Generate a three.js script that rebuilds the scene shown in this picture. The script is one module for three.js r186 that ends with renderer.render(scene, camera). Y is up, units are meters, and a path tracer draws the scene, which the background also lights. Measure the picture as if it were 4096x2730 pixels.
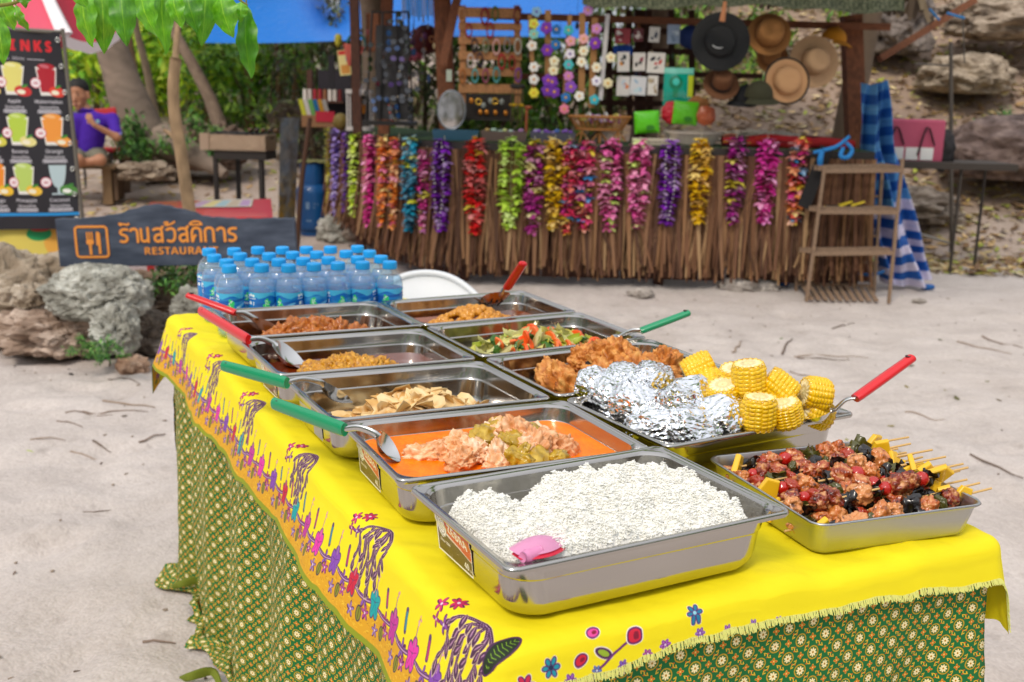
import * as THREE from 'three';
import { mergeGeometries, mergeVertices } from 'three/addons/utils/BufferGeometryUtils.js';
import { RoundedBoxGeometry } from 'three/addons/geometries/RoundedBoxGeometry.js';
import { MarchingCubes } from 'three/addons/objects/MarchingCubes.js';
import { createNoise3D } from 'simplex-noise';

// ---------- camera, sky, sun, exposure ----------
const scene = new THREE.Scene();
const EYE = 1.33;                                   // metres above the sand
const camera = new THREE.PerspectiveCamera(35.06, 1024 / 682, 0.1, 300);
camera.position.set(0, EYE, 0);
camera.rotation.set(THREE.MathUtils.degToRad(-12.904), 0, THREE.MathUtils.degToRad(1.348), 'YXZ');
camera.updateMatrixWorld();
camera.focus = 1.55; camera.userData.fStop = 6.4;
const renderer = new THREE.WebGLRenderer({ antialias: true });
renderer.setSize(1024, 682);
renderer.toneMapping = THREE.LinearToneMapping;
renderer.toneMappingExposure = 1.22;
renderer.shadowMap.enabled = true; renderer.shadowMap.type = THREE.PCFSoftShadowMap;
{
  // bright, thinly overcast sky: pale all over, a little brighter towards the veiled sun
  const w = 256, h = 128, d = new Float32Array(w * h * 4), sun = new THREE.Vector3(-0.3, 0.74, 0.6).normalize(), v = new THREE.Vector3();
  for (let j = 0; j < h; j++) for (let i = 0; i < w; i++) {
    const th = (j + 0.5) / h * Math.PI - Math.PI / 2, ph = ((i + 0.5) / w - 0.5) * Math.PI * 2;
    v.set(Math.cos(th) * Math.cos(ph), Math.sin(th), Math.cos(th) * Math.sin(ph));
    const s = Math.max(0, v.dot(sun)), up = Math.max(0, v.y);
    const l = 0.46 + 0.42 * up + 0.5 * Math.pow(s, 6);
    const k = (j * w + i) * 4;
    d[k] = l * 0.97; d[k + 1] = l * 1.0; d[k + 2] = l * 1.07; d[k + 3] = 1;
  }
  const t = new THREE.DataTexture(d, w, h, THREE.RGBAFormat, THREE.FloatType);
  t.mapping = THREE.EquirectangularReflectionMapping; t.magFilter = t.minFilter = THREE.LinearFilter; t.needsUpdate = true;
  scene.background = t; scene.environment = t;
}
const sun = new THREE.DirectionalLight(0xfff3e2, 1.5);
sun.position.set(-6, 14.8, 9); sun.target.position.set(0, 0, -3); scene.add(sun, sun.target);
sun.castShadow = true; sun.shadow.radius = 24; sun.shadow.mapSize.set(2048, 2048);
Object.assign(sun.shadow.camera, { left: -16, right: 16, top: 16, bottom: -16, near: 1, far: 60 });

// ---------- helpers ----------
const rng = (s) => () => { s = (s + 0x6d2b79f5) | 0; let t = Math.imul(s ^ (s >>> 15), 1 | s); t = (t + Math.imul(t ^ (t >>> 7), 61 | t)) ^ t; return ((t ^ (t >>> 14)) >>> 0) / 4294967296; };
const R0 = rng(7), rr = (a, b, r = R0) => a + (b - a) * r(), pick = (l, r = R0) => l[Math.floor(r() * l.length) % l.length];
const N3 = createNoise3D(rng(11));
const fbm = (x, y, z, o = 4) => { let a = 0, k = 0.5; for (let i = 0; i < o; i++) { a += k * N3(x, y, z); x *= 2.03; y *= 2.03; z *= 2.03; k *= 0.5; } return a; };
const V = (x, y, z) => new THREE.Vector3(x, y, z), clamp = (x, a, b) => Math.min(b, Math.max(a, x)), lerp = (a, b, t) => a + (b - a) * t;
const sstep = (a, b, x) => { const t = clamp((x - a) / (b - a), 0, 1); return t * t * (3 - 2 * t); };
const PI = Math.PI, DEG = PI / 180;
const mat = (c, rough = 0.8, o = {}) => new THREE.MeshPhysicalMaterial({ color: new THREE.Color(c), roughness: rough, metalness: 0, side: THREE.DoubleSide, ...o });
const used = new Map();
const numbered = (n) => { const k = used.get(n) || 0; used.set(n, k + 1); return k ? n + '_' + String(k).padStart(3, '0') : n; };
const tag = (o, label, category, group) => { o.userData.label = label; o.userData.category = category; if (group) o.userData.group = group; return o; };
const shade = (m) => { m.castShadow = true; m.receiveShadow = true; return m; };
function thing(name, label, category, group, p, ry = 0) { const o = new THREE.Group(); o.name = numbered(name); tag(o, label, category, group); if (p) o.position.copy(p); o.rotation.y = ry; scene.add(o); return o; }
function part(name, g, m, parent) { const o = shade(new THREE.Mesh(Array.isArray(g) ? merge(g) : g, m)); o.name = name; parent.add(o); return o; }
function one(name, label, category, group, g, m, p, q) { const o = shade(new THREE.Mesh(Array.isArray(g) ? merge(g) : g, m)); o.name = numbered(name); tag(o, label, category, group); if (p) o.position.copy(p); if (q) { if (q.isQuaternion) o.quaternion.copy(q); else o.rotation.set(q[0], q[1], q[2]); } scene.add(o); return o; }
function struct(name, g, m) { const o = shade(new THREE.Mesh(g, m)); o.name = name; o.userData.kind = 'structure'; scene.add(o); return o; }
function copyOf(o, p, ry, label) { const c = o.clone(); c.name = numbered(o.name.replace(/_\d{3}$/, '')); c.userData = { ...o.userData }; if (label) c.userData.label = label; if (p) c.position.copy(p); if (ry !== undefined) c.rotation.y = ry; scene.add(c); return c; }
function merge(list) {
  const gs = list.map((g) => { const n = g.index ? g.toNonIndexed() : g; for (const k of Object.keys(n.attributes)) if (!['position', 'normal', 'uv', 'color'].includes(k)) n.deleteAttribute(k); if (!n.attributes.uv) n.setAttribute('uv', new THREE.BufferAttribute(new Float32Array(n.attributes.position.count * 2), 2)); return n; });
  const col = gs.some((g) => g.attributes.color);
  if (col) for (const g of gs) if (!g.attributes.color) g.setAttribute('color', new THREE.BufferAttribute(new Float32Array(g.attributes.position.count * 3).fill(1), 3));
  return mergeGeometries(gs);
}
const tf = (g, p = [0, 0, 0], r = [0, 0, 0], s = [1, 1, 1]) => g.applyMatrix4(new THREE.Matrix4().compose(V(...p), new THREE.Quaternion().setFromEuler(new THREE.Euler(...r)), V(...s)));
const box = (w, h, d, p, r) => tf(new THREE.BoxGeometry(w, h, d), p, r);
const rbox = (w, h, d, rad, p, r) => tf(new RoundedBoxGeometry(w, h, d, 2, rad), p, r);
const cyl = (r1, r2, h, p, r, n = 16) => tf(new THREE.CylinderGeometry(r1, r2, h, n), p, r);
const lathe = (pts, n = 24) => new THREE.LatheGeometry(pts.map(([x, y]) => new THREE.Vector2(x, y)), n);
const tint = (g, c) => { const k = new THREE.Color(c), n = g.attributes.position.count, a = new Float32Array(n * 3); for (let i = 0; i < n; i++) { a[3 * i] = k.r; a[3 * i + 1] = k.g; a[3 * i + 2] = k.b; } g.setAttribute('color', new THREE.BufferAttribute(a, 3)); return g; };
// a tube through points with a radius at each point; flat squashes the section
function taper(pts, radii, rad = 8, flat = 1, seg = pts.length * 4) {
  const c = new THREE.CatmullRomCurve3(pts), P = [], U = [], I = [], fr = c.computeFrenetFrames(seg, false);
  for (let i = 0; i <= seg; i++) {
    const t = i / seg, p = c.getPoint(t), f = t * (radii.length - 1), k = Math.min(radii.length - 2, Math.floor(f)), r = radii.length === 1 ? radii[0] : lerp(radii[k], radii[k + 1], f - k);
    for (let j = 0; j <= rad; j++) { const a = j / rad * 2 * PI, n = fr.normals[i], b = fr.binormals[i], q = p.clone().addScaledVector(n, Math.cos(a) * r).addScaledVector(b, Math.sin(a) * r * flat); P.push(q.x, q.y, q.z); U.push(j / rad, t * c.getLength()); }
  }
  for (let i = 0; i < seg; i++) for (let j = 0; j < rad; j++) { const a = i * (rad + 1) + j, b = a + rad + 1; I.push(a, a + 1, b, a + 1, b + 1, b); }
  const cap = (row, p, flip) => { const k = P.length / 3; P.push(p.x, p.y, p.z); U.push(0.5, 0); for (let j = 0; j < rad; j++) flip ? I.push(k, row + j + 1, row + j) : I.push(k, row + j, row + j + 1); };
  cap(0, c.getPoint(0), false); cap(seg * (rad + 1), c.getPoint(1), true);
  const g = new THREE.BufferGeometry(); g.setAttribute('position', new THREE.Float32BufferAttribute(P, 3)); g.setAttribute('uv', new THREE.Float32BufferAttribute(U, 2)); g.setIndex(I); g.computeVertexNormals(); return g;
}
const rod = (a, b, r = 0.01, n = 8, r2 = r) => { const d = b.clone().sub(a), g = new THREE.CylinderGeometry(r2, r, d.length(), n); g.applyQuaternion(new THREE.Quaternion().setFromUnitVectors(V(0, 1, 0), d.clone().normalize())); g.translate((a.x + b.x) / 2, (a.y + b.y) / 2, (a.z + b.z) / 2); return g; };
const beam = (a, b, w, h) => { const d = b.clone().sub(a), g = new THREE.BoxGeometry(w, d.length(), h); g.applyQuaternion(new THREE.Quaternion().setFromUnitVectors(V(0, 1, 0), d.clone().normalize())); g.translate((a.x + b.x) / 2, (a.y + b.y) / 2, (a.z + b.z) / 2); return g; };
// grid surface from f(u, v) -> Vector3, u and v in 0..1; uvf(u, v) -> [s, t]
function sheet(f, nu, nv, uvf = (u, v) => [u, v]) {
  const P = [], U = [], I = [];
  for (let j = 0; j <= nv; j++) for (let i = 0; i <= nu; i++) { const p = f(i / nu, j / nv); P.push(p.x, p.y, p.z); U.push(...uvf(i / nu, j / nv)); }
  for (let j = 0; j < nv; j++) for (let i = 0; i < nu; i++) { const a = j * (nu + 1) + i, b = a + nu + 1; I.push(a, a + 1, b, a + 1, b + 1, b); }
  const g = new THREE.BufferGeometry(); g.setAttribute('position', new THREE.Float32BufferAttribute(P, 3)); g.setAttribute('uv', new THREE.Float32BufferAttribute(U, 2)); g.setIndex(I); g.computeVertexNormals(); return g;
}
// an uneven lump: an icosphere pushed about by noise. opt: amp, freq, ridge (crumple), seed, flat (bottom cut)
function lump(sx, sy, sz, o = {}) {
  const { amp = 0.25, freq = 1.6, seed = 0, det = 8, oct = 4, ridge = 0, flat } = o;
  let g = new THREE.IcosahedronGeometry(1, det); g.deleteAttribute('normal'); g.deleteAttribute('uv'); g = mergeVertices(g, 1e-4);
  const p = g.attributes.position, UV = [];
  for (let i = 0; i < p.count; i++) {
    const x = p.getX(i), y = p.getY(i), z = p.getZ(i);
    let n = fbm(x * freq + seed * 7.3, y * freq - seed * 3.1, z * freq + seed, oct);
    if (ridge) n += ridge * (0.5 - Math.abs(N3(x * freq * 2.3 + seed, y * freq * 2.3, z * freq * 2.3)) - 0.6 * Math.abs(N3(x * freq * 5 + seed, y * freq * 5, z * freq * 5 + 4)));
    const k = 1 + amp * n; let Y = y * k; if (flat !== undefined && Y < flat) Y = flat + (Y - flat) * 0.15;
    p.setXYZ(i, x * k * sx, Y * sy, z * k * sz); UV.push(Math.atan2(z, x) / PI * (sx + sz), (y + 0.001) * sy * 2);
  }
  g.setAttribute('uv', new THREE.Float32BufferAttribute(UV, 2)); g.computeVertexNormals(); return g;
}
function paint(g, f) { const p = g.attributes.position, n = p.count, a = new Float32Array(n * 3), c = new THREE.Color(); for (let i = 0; i < n; i++) { f(c, p.getX(i), p.getY(i), p.getZ(i)); a[3 * i] = c.r; a[3 * i + 1] = c.g; a[3 * i + 2] = c.b; } g.setAttribute('color', new THREE.BufferAttribute(a, 3)); return g; }
// textures
function noiseTex(size, f, srgb = false, repeat = [1, 1]) {
  const d = new Uint8Array(size * size * 4);
  for (let j = 0; j < size; j++) for (let i = 0; i < size; i++) { const c = f(i / size, j / size), k = (j * size + i) * 4; d[k] = clamp(c[0], 0, 1) * 255; d[k + 1] = clamp(c[1], 0, 1) * 255; d[k + 2] = clamp(c[2], 0, 1) * 255; d[k + 3] = 255; }
  const t = new THREE.DataTexture(d, size, size); t.wrapS = t.wrapT = THREE.RepeatWrapping; t.magFilter = THREE.LinearFilter; t.minFilter = THREE.LinearMipmapLinearFilter; t.generateMipmaps = true; if (srgb) t.colorSpace = THREE.SRGBColorSpace; t.repeat.set(...repeat); t.needsUpdate = true; return t;
}
// noise that tiles over 0..1 in both directions
const tn = (u, v, f, s = 0, o = 4) => { const a = u * 2 * PI, b = v * 2 * PI, k = f / (2 * PI); let x = 0, w = 0.5, ff = 1; for (let i = 0; i < o; i++) { x += w * N3(Math.cos(a) * k * ff + s + Math.cos(b) * 0.7 * k * ff, Math.sin(a) * k * ff + Math.sin(b) * 0.7 * k * ff * 0.3, Math.sin(b) * k * ff + s * 2 + Math.cos(b) * k * ff * 0.5); w *= 0.5; ff *= 2; } return x; };
const tile = (fx, fy, s = 0, o = 4) => (u, v) => { // value-noise style tiling by blending
  const q = (x, y) => { let n = 0, w = 0.5, k = 1; for (let i = 0; i < o; i++) { n += w * N3(x * fx * k, y * fy * k, s + i * 9); w *= 0.5; k *= 2; } return n; };
  const a = sstep(0.85, 1, u), b = sstep(0.85, 1, v);
  if (a === 0 && b === 0) return q(u, v); if (b === 0) return lerp(q(u, v), q(u - 1, v), a); if (a === 0) return lerp(q(u, v), q(u, v - 1), b);
  return lerp(lerp(q(u, v), q(u - 1, v), a), lerp(q(u, v - 1), q(u - 1, v - 1), a), b);
};
function canvasTex(w, h, draw) { const c = document.createElement('canvas'); c.width = w; c.height = h; const x = c.getContext('2d'); draw(x, w, h); const t = new THREE.CanvasTexture(c); t.colorSpace = THREE.SRGBColorSpace; t.anisotropy = 8; return t; }
// photo pixels (of the 4096 x 2730 photograph) to directions; distance comes from a height or a depth
const FPX = 4323.5;
const dirOf = (x, y) => V((x - 2048) / FPX, -(y - 1365) / FPX, -1).applyQuaternion(camera.quaternion);
const onY = (x, y, Y = 0) => { const d = dirOf(x, y); return V(0, EYE, 0).addScaledVector(d, (Y - EYE) / d.y); };
const onZ = (x, y, z) => { const d = dirOf(x, y); return V(0, EYE, 0).addScaledVector(d, -z / d.z); };   // z: metres straight ahead
// the table's own directions: u across it, v along it, y from the rims of the food pans
const RIM = 0.82, TA = 27.321 * DEG, TC = Math.cos(TA), TS = Math.sin(TA);
const T = (u, v, y) => { const a = u + 0.49961, b = -v - 0.96382; return V(TC * a + TS * b, RIM + y, -TS * a + TC * b); };
const toUV = (p) => { const u = TC * p.x - TS * p.z - 0.49961, z = TS * p.x + TC * p.z + 0.96382; return [u, -z]; };
// ---------- ground, hill ----------
const hillH = (x, z) => {
  const l = 0.085 * Math.max(0, -z - 11.5), r = 0.46 * Math.max(0, -z - 9.7 + 0.12 * Math.max(0, x - 3)) * sstep(-0.5, 2.2, x + 0.16 * (z + 10));
  return Math.min(l, 2.2) * (1 - sstep(-0.5, 2.2, x)) + Math.min(r, 7) + 0.06 * Math.max(0, -z - 11);
};
const STEPS = (() => { const r = rng(321), l = []; for (let i = 0; i < 90; i++) { const left = i % 3 === 0; l.push([left ? rr(-2.6, -0.7, r) : rr(0.6, 4.6, r), left ? rr(-5, -1.5, r) : rr(-6.8, -1.7, r), r() * PI, rr(0.012, 0.026, r)]); } return l; })();
const stepH = (x, z) => { let h = 0; for (const [a, b, t, d] of STEPS) { const dx = x - a, dz = z - b; if (dx * dx + dz * dz > 0.16) continue; const u = (dx * Math.cos(t) + dz * Math.sin(t)) / 0.13, v = (-dx * Math.sin(t) + dz * Math.cos(t)) / 0.06, q = u * u + v * v; h += -d * Math.exp(-q) + d * 0.45 * Math.exp(-((Math.sqrt(q) - 1.5) ** 2) / 0.18); } return h; };   // footprints: a dent with a pushed-up edge
const sandH = (x, z) => { const near = Math.exp(-((x * x + z * z) / 160)); return hillH(x, z) + 0.02 * fbm(x * 0.7, 0, z * 0.7, 3) + near * (0.03 * fbm(x * 2.7, 3, z * 2.7, 3) + 0.009 * N3(x * 8, 0, z * 8)) + stepH(x, z); };
{
  const f1 = tile(5, 5, 1, 5), f2 = tile(60, 60, 3, 3), f3 = tile(14, 14, 6, 4), f4 = tile(190, 190, 9, 2);
  const col = noiseTex(1024, (u, v) => { const n = f1(u, v) * 0.05 + f2(u, v) * 0.03 + f4(u, v) * 0.06 - Math.max(0, f3(u, v) - 0.4) * 0.25; return [0.77 + n, 0.728 + n * 1.02, 0.705 + n * 1.04]; }, true);
  const bmp = noiseTex(1024, (u, v) => { const n = 0.5 + 0.35 * f3(u, v) + 0.22 * f2(u, v) + 0.16 * f4(u, v); return [n, n, n]; });
  const m = mat('#ffffff', 0.95, { map: col, bumpMap: bmp, bumpScale: 0.008, vertexColors: true });
  const n = 480, k = (t) => { t = t * 2 - 1; return t * 6 + t * t * t * 43; };
  const g = sheet((u, v) => { const x = k(u), z = -5 + k(v) * 0.9; return V(x, sandH(x, z), z); }, n, n, (u, v) => [k(u) / 2.4, k(v) * 0.9 / 2.4]);
  // earth and leaf mould on the slope and the shaded path, clean sand in front
  paint(g, (c, x, y, z) => {
    const e = sstep(-8.6, -10.2, z + 0.5 * N3(x * 0.8, 0, z * 0.8) - 0.25 * Math.max(0, x - 2.5)), p = sstep(0.1, 0.5, fbm(x * 0.5, 4, z * 0.5, 4)) * 0.16, hl = sstep(-9.9, -10.5, z + 0.9 * fbm(x * 0.9, 7, z * 0.9, 4) - 0.1 * Math.max(0, x - 3)) * sstep(0.2, 1.4, x + 0.8 * N3(x, 2, z));   // leaf mould covers the slope, with a ragged edge
    c.setRGB(1 - p * 0.4, 1 - p * 0.5, 1 - p * 0.6);
    c.lerp(new THREE.Color().setRGB(0.72, 0.60, 0.50), e * 0.7); c.lerp(new THREE.Color().setRGB(0.58, 0.46, 0.36), hl * 0.9);
  });
  struct('sand_ground', g, m);
}
// ---------- rocks ----------
const rockBump = noiseTex(512, ((a, b) => (u, v) => { const n = 0.5 + 0.4 * a(u, v) + 0.25 * b(u, v); return [n, n, n]; })(tile(7, 7, 21, 5), tile(30, 30, 25, 3)), false);
const rockMat = mat('#ffffff', 0.92, { vertexColors: true, bumpMap: rockBump, bumpScale: 0.02 });
function rock(label, p, s, o = {}) {
  const { cols = ['#8c8276', '#5d5348', '#b3a797'], seed = 1, amp = 0.42, freq = 1.3, ridge = 0.25, det = 34, ry = 0, pits = 0, flat = -0.7, group } = o;
  const g = lump(s[0], s[1], s[2], { amp, freq, ridge, seed, det, oct: 6, flat });
  const q = g.attributes.position;
  if (pits) { for (let i = 0; i < q.count; i++) { const x = q.getX(i), y = q.getY(i), z = q.getZ(i), n = Math.max(0, fbm(x * pits + 9, y * pits, z * pits, 3) - 0.05) * 0.09; const l = Math.hypot(x, y, z); q.setXYZ(i, x * (1 - n / l * 0.6), y * (1 - n / l * 0.6), z * (1 - n / l * 0.6)); } g.computeVertexNormals(); }
  const [c0, c1, c2] = cols.map((x) => new THREE.Color(x));
  paint(g, (c, x, y, z) => { const n = fbm(x * 4 + seed, y * 4, z * 4, 5), m = fbm(x * 14, y * 14 + seed, z * 14, 3); c.copy(c0).lerp(c1, clamp(n * 1.6 + 0.1, 0, 1)).lerp(c2, clamp(-n * 1.5 + m * 0.8, 0, 0.9)); c.multiplyScalar(1 + m * 0.25); });
  const u = g.attributes.uv; for (let i = 0; i < u.count; i++) u.setXY(i, u.getX(i) * 2.2, u.getY(i) * 2.2);
  return one('rock', label, 'rock', group, g, rockMat, p, [0, ry, 0]);
}
{
  const tan = ['#ab9a86', '#84735f', '#cfc2b2'], grey = ['#a8a69c', '#7f7c72', '#cecdc4'], dark = ['#8a7d72', '#66594e', '#a89c90'];
  rock('broad weathered tan boulder under the restaurant sign, reaching out of view', onZ(30, 1225, 5.6), [0.48, 0.29, 0.36], { cols: tan, seed: 3, amp: 0.3, ridge: 0.35 });
  rock('low pinkish brown ledge rock in front of the tan boulder', onZ(220, 1330, 5.25), [0.3, 0.13, 0.22], { cols: ['#a58d7c', '#6d5848', '#c9b5a6'], seed: 5, amp: 0.4 });
  rock('pale grey pitted limestone stump standing under the sign', onZ(390, 1185, 5.15), [0.26, 0.15, 0.18], { cols: grey, seed: 8, amp: 0.22, pits: 16, det: 50, freq: 1.2, flat: undefined });
  rock('pale grey foot of pitted limestone below the limestone stump', onZ(462, 1325, 5.0), [0.115, 0.14, 0.12], { cols: grey, seed: 12, amp: 0.25, pits: 16, det: 40, flat: undefined });
  rock('brown boulder behind the limestone stump under the sign lettering', onZ(700, 1190, 5.85), [0.32, 0.15, 0.25], { cols: ['#836b58', '#54463a', '#a08974'], seed: 15 });
  rock('grey brown stone between the limestone foot and the table cloth', onZ(600, 1340, 5.35), [0.19, 0.11, 0.16], { cols: dark, seed: 18 });
  rock('small rounded stone resting on the ledge rock', onZ(120, 1185, 5.2), [0.085, 0.065, 0.07], { cols: tan, seed: 21, det: 20 });
  rock('brown rock behind the limestone foot', onZ(620, 1270, 5.7), [0.24, 0.13, 0.2], { cols: dark, seed: 19, det: 22 });
  rock('grey rock under the near end of the sign', onZ(250, 1130, 5.75), [0.3, 0.13, 0.2], { cols: tan, seed: 20, det: 24 });
  rock('pale rounded rock behind the bottles left end', onZ(770, 1230, 5.2), [0.1, 0.09, 0.1], { cols: grey, seed: 23, det: 20 });
  rock('small tan stone lying on sand by the yellow cloth corner', onY(530, 1465, 0.03), [0.075, 0.05, 0.06], { cols: ['#b28f77', '#8c6c58', '#cbb09c'], seed: 24, det: 14 });
  rock('small grey stone at the foot of the blue gas cylinder', onZ(1345, 925, 9.6), [0.16, 0.14, 0.14], { cols: grey, seed: 27, det: 20 });
  rock('small dark stone between gas cylinder and thatch skirt', onZ(1430, 935, 9.3), [0.12, 0.09, 0.1], { cols: dark, seed: 29, det: 16 });
  rock('flat slab of pale stone on the path beside the big tree', onZ(575, 690, 11.8), [0.34, 0.11, 0.25], { cols: ['#94826f', '#6d5c4c', '#b3a18c'], seed: 31, det: 22 });
  rock('long brown rock lying behind the sapling', onZ(820, 600, 13), [0.5, 0.32, 0.4], { cols: ['#7b6556', '#554438', '#967f6c'], seed: 33, det: 22 });
  rock('huge dark rounded boulder on the leafy slope', V(4.85, 0.9, -10.5), [0.78, 0.36, 0.5], { cols: ['#7a6660', '#5a4a45', '#96827a'], seed: 36, amp: 0.2, ridge: 0.1 });
  rock('grey overhanging ledge of rock high on the slope', V(5.7, 2.3, -12.9), [0.8, 0.32, 0.6], { cols: ['#a39280', '#75675a', '#bfae9c'], seed: 39, amp: 0.3, ridge: 0.08 });
  rock('blocky tan rock on the slope behind the metal post', V(4.9, 1.62, -12.2), [0.5, 0.24, 0.45], { cols: ['#a59480', '#766856', '#bfae98'], seed: 42, ridge: 0.08, amp: 0.3 });
  rock('upright grey rock face behind the striped tarp', V(4.3, 2.25, -13), [0.45, 0.5, 0.45], { cols: ['#7d726b', '#544b46', '#9a8e86'], seed: 45, ridge: 0.08 });
  rock('dark rock among fallen leaves beside the striped tarp', V(3.75, 0.38, -10.1), [0.4, 0.18, 0.3], { cols: dark, seed: 48, det: 20 });
  for (const [x, y, s, sd] of [[2560, 1175, 0.09, 51], [2960, 1150, 0.15, 53], [3050, 1148, 0.13, 55], [3680, 1205, 0.045, 57]])
    rock(['flat pale stone at the foot of the thatch, alone by the middle', 'long pale stone under the thatch near the rack', 'second pale stone under the thatch near the rack', 'small white pebble on the sand right of the rack'][[51, 53, 55, 57].indexOf(sd)], onY(x, y, 0.02), [s, s * 0.4, s * 0.7], { cols: ['#b5aba3', '#8d837c', '#cfc6be'], seed: sd, det: 12 });
  for (const [x, y, s, sd, l] of [[1215, 640, 0.3, 61, 'brown rock far behind the barbecue grill'], [1190, 480, 0.35, 63, 'mossy rock under the bushes by the market stall'], [700, 560, 0.3, 65, 'rock at the root of the big tree'], [760, 640, 0.22, 66, 'dark stone in the shade beside the big tree']])
    rock(l, onZ(x, y, 14), [s, s * 0.7, s * 0.8], { cols: ['#6c5c4d', '#453a31', '#87766a'], seed: sd, det: 16 });
}
// ---------- leaves, twigs ----------
function leafGeo(L, W, bend = 0.25, fold = 0.2, n = 6) { // a pointed leaf along +y, stalk at the origin
  return sheet((u, v) => { const t = v, w = W * Math.pow(Math.sin(PI * Math.pow(t * 0.985 + 0.012, 0.8)), 0.85) * (1 - 0.25 * t), x = (u - 0.5) * 2; return V(x * w / 2, t * L, -Math.abs(x) * w * fold - bend * L * t * t); }, 2, n, (u, v) => [u, v]);
}
const litterGeo = leafGeo(0.09, 0.045, 0.2, 0.2, 2);
{
  const n = 13000, r = rng(99), im = new THREE.InstancedMesh(litterGeo, mat('#ffffff', 0.85), n), q = new THREE.Object3D(), c = new THREE.Color();
  for (let i = 0; i < n; i++) {
    const z = -8.6 - Math.pow(r(), 1.3) * 7, x = i % 5 ? rr(1.2, 7, r) : rr(-7, 3, r), zz = i % 5 ? z + 0.1 * Math.max(0, x - 3) : z - 2.2;
    q.position.set(x, sandH(x, zz) + 0.008 + 0.03 * r(), zz); q.rotation.set(-PI / 2 + rr(-0.5, 0.7, r), 0, r() * 6.28, 'YXZ'); q.rotation.y = r() * 6.28; q.scale.setScalar(rr(0.7, 1.7, r)); q.updateMatrix(); im.setMatrixAt(i, q.matrix);
    c.set(pick(['#d4b482', '#b89464', '#8d6e4c', '#e2cc98', '#9b7a56', '#c4ac62', '#a9b048', '#7d6248', '#d0c0a0'], r)); c.multiplyScalar(rr(0.7, 1.1, r)); im.setColorAt(i, c);
  }
  shade(im); im.name = 'leaf_litter'; im.userData = { kind: 'stuff', label: 'dry fallen leaves littering the slope and path', category: 'leaf litter' }; scene.add(im);
}
{
  // loose twigs and leaves on the sand, one by one
  const tm = [mat('#8a776b', 0.9), mat('#a08c7c', 0.9), mat('#76665b', 0.9)];
  const tw = [[[330, 1660], [590, 1655], 0.006], [[410, 1620], [620, 1637], 0.008], [[430, 1510], [560, 1550], 0.006], [[260, 1660], [450, 1668], 0.005], [[280, 1812], [400, 1818], 0.006], [[370, 1780], [440, 1792], 0.007], [[555, 1775], [660, 1745], 0.007], [[120, 1775], [260, 1770], 0.005], [[330, 2040], [440, 2030], 0.004], [[570, 2570], [700, 2575], 0.006], [[2930, 1425], [2970, 1375], 0.01], [[3130, 1410], [3170, 1365], 0.011], [[3160, 1480], [3270, 1510], 0.006], [[3180, 1410], [3480, 1430], 0.006], [[3190, 1425], [3400, 1440], 0.006], [[3930, 1345], [4096, 1390], 0.008], [[3830, 1365], [4050, 1420], 0.007], [[3880, 1840], [4096, 1910], 0.008], [[3620, 1880], [3820, 1905], 0.006], [[3620, 1665], [3780, 1680], 0.006], [[3330, 1320], [3420, 1300], 0.008], [[225, 1690], [330, 1720], 0.005]];
  tw.forEach(([a, b, r], i) => { const p = onY(...a), q = onY(...b), n = 5, pts = []; for (let k = 0; k <= n; k++) { const t = k / n, x = p.clone().lerp(q, t); x.x += rr(-0.008, 0.008) * Math.sin(t * PI); x.z += rr(-0.007, 0.007) * Math.sin(t * PI); x.y = sandH(x.x, x.z) + r * 0.6; pts.push(x); } one('twig', i < 10 || i === 21 ? 'thin dry twig lying on sand left of the buffet table' : 'thin dry twig lying on sand right of the buffet table', 'twig', i < 10 || i === 21 ? 'twigs on the sand left of the table' : 'twigs on the sand right of the table', taper(pts, [r * 0.6, r * 0.5, r * 0.25], 5, 1, 10), tm[i % 3]); });
  const lf = [[107, 1808, '#a9b84a', 0.075], [3385, 1760, '#8f8a48', 0.05], [3770, 1360, '#5e5a36', 0.045], [3850, 1445, '#6e6a40', 0.05], [3660, 1465, '#5b5136', 0.05], [3780, 1558, '#7d7446', 0.05], [3820, 1600, '#5f5c38', 0.05], [3960, 1525, '#6a6440', 0.05], [3620, 1545, '#85794c', 0.04], [3600, 1828, '#93863f', 0.05], [3580, 1720, '#8c7f4d', 0.035], [3168, 1338, '#7c9a4a', 0.035], [3110, 1372, '#57503a', 0.04], [3130, 1360, '#5c6b3a', 0.035], [4010, 1615, '#6a5a3e', 0.04], [3300, 1660, '#7a6a50', 0.03], [3610, 1190, '#7d8a3a', 0.08], [270, 1470, '#4d463f', 0.06], [285, 1500, '#3f3a36', 0.05], [180, 1425, '#6d8a3a', 0.05], [720, 2160, '#5b4a40', 0.02], [60, 2290, '#7b6a60', 0.02]];
  lf.forEach(([x, y, c, L], i) => { const p = onY(x, y), r = rng(i + 5); p.y = sandH(p.x, p.z) + 0.006; one('fallen_leaf', i === 0 ? 'single fresh yellow green leaf lying on the sand' : i > 16 ? 'small dry leaf on sand left of the buffet table' : 'small dry leaf on sand right of the buffet table', 'leaf', i === 0 ? undefined : i > 16 ? 'leaves on the sand left of the table' : 'leaves on the sand right of the table', leafGeo(L, L * 0.5, 0.15, 0.2, 4), mat(c, 0.8), p, [-PI / 2 + 0.12, 0, r() * 6.28]); });
  // dark specks of plant debris in the sand
  const n = 300, r = rng(40), im = new THREE.InstancedMesh(lump(0.006, 0.003, 0.005, { det: 1, amp: 0.4 }), mat('#ffffff', 0.95), n), q = new THREE.Object3D(), c = new THREE.Color();
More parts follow.
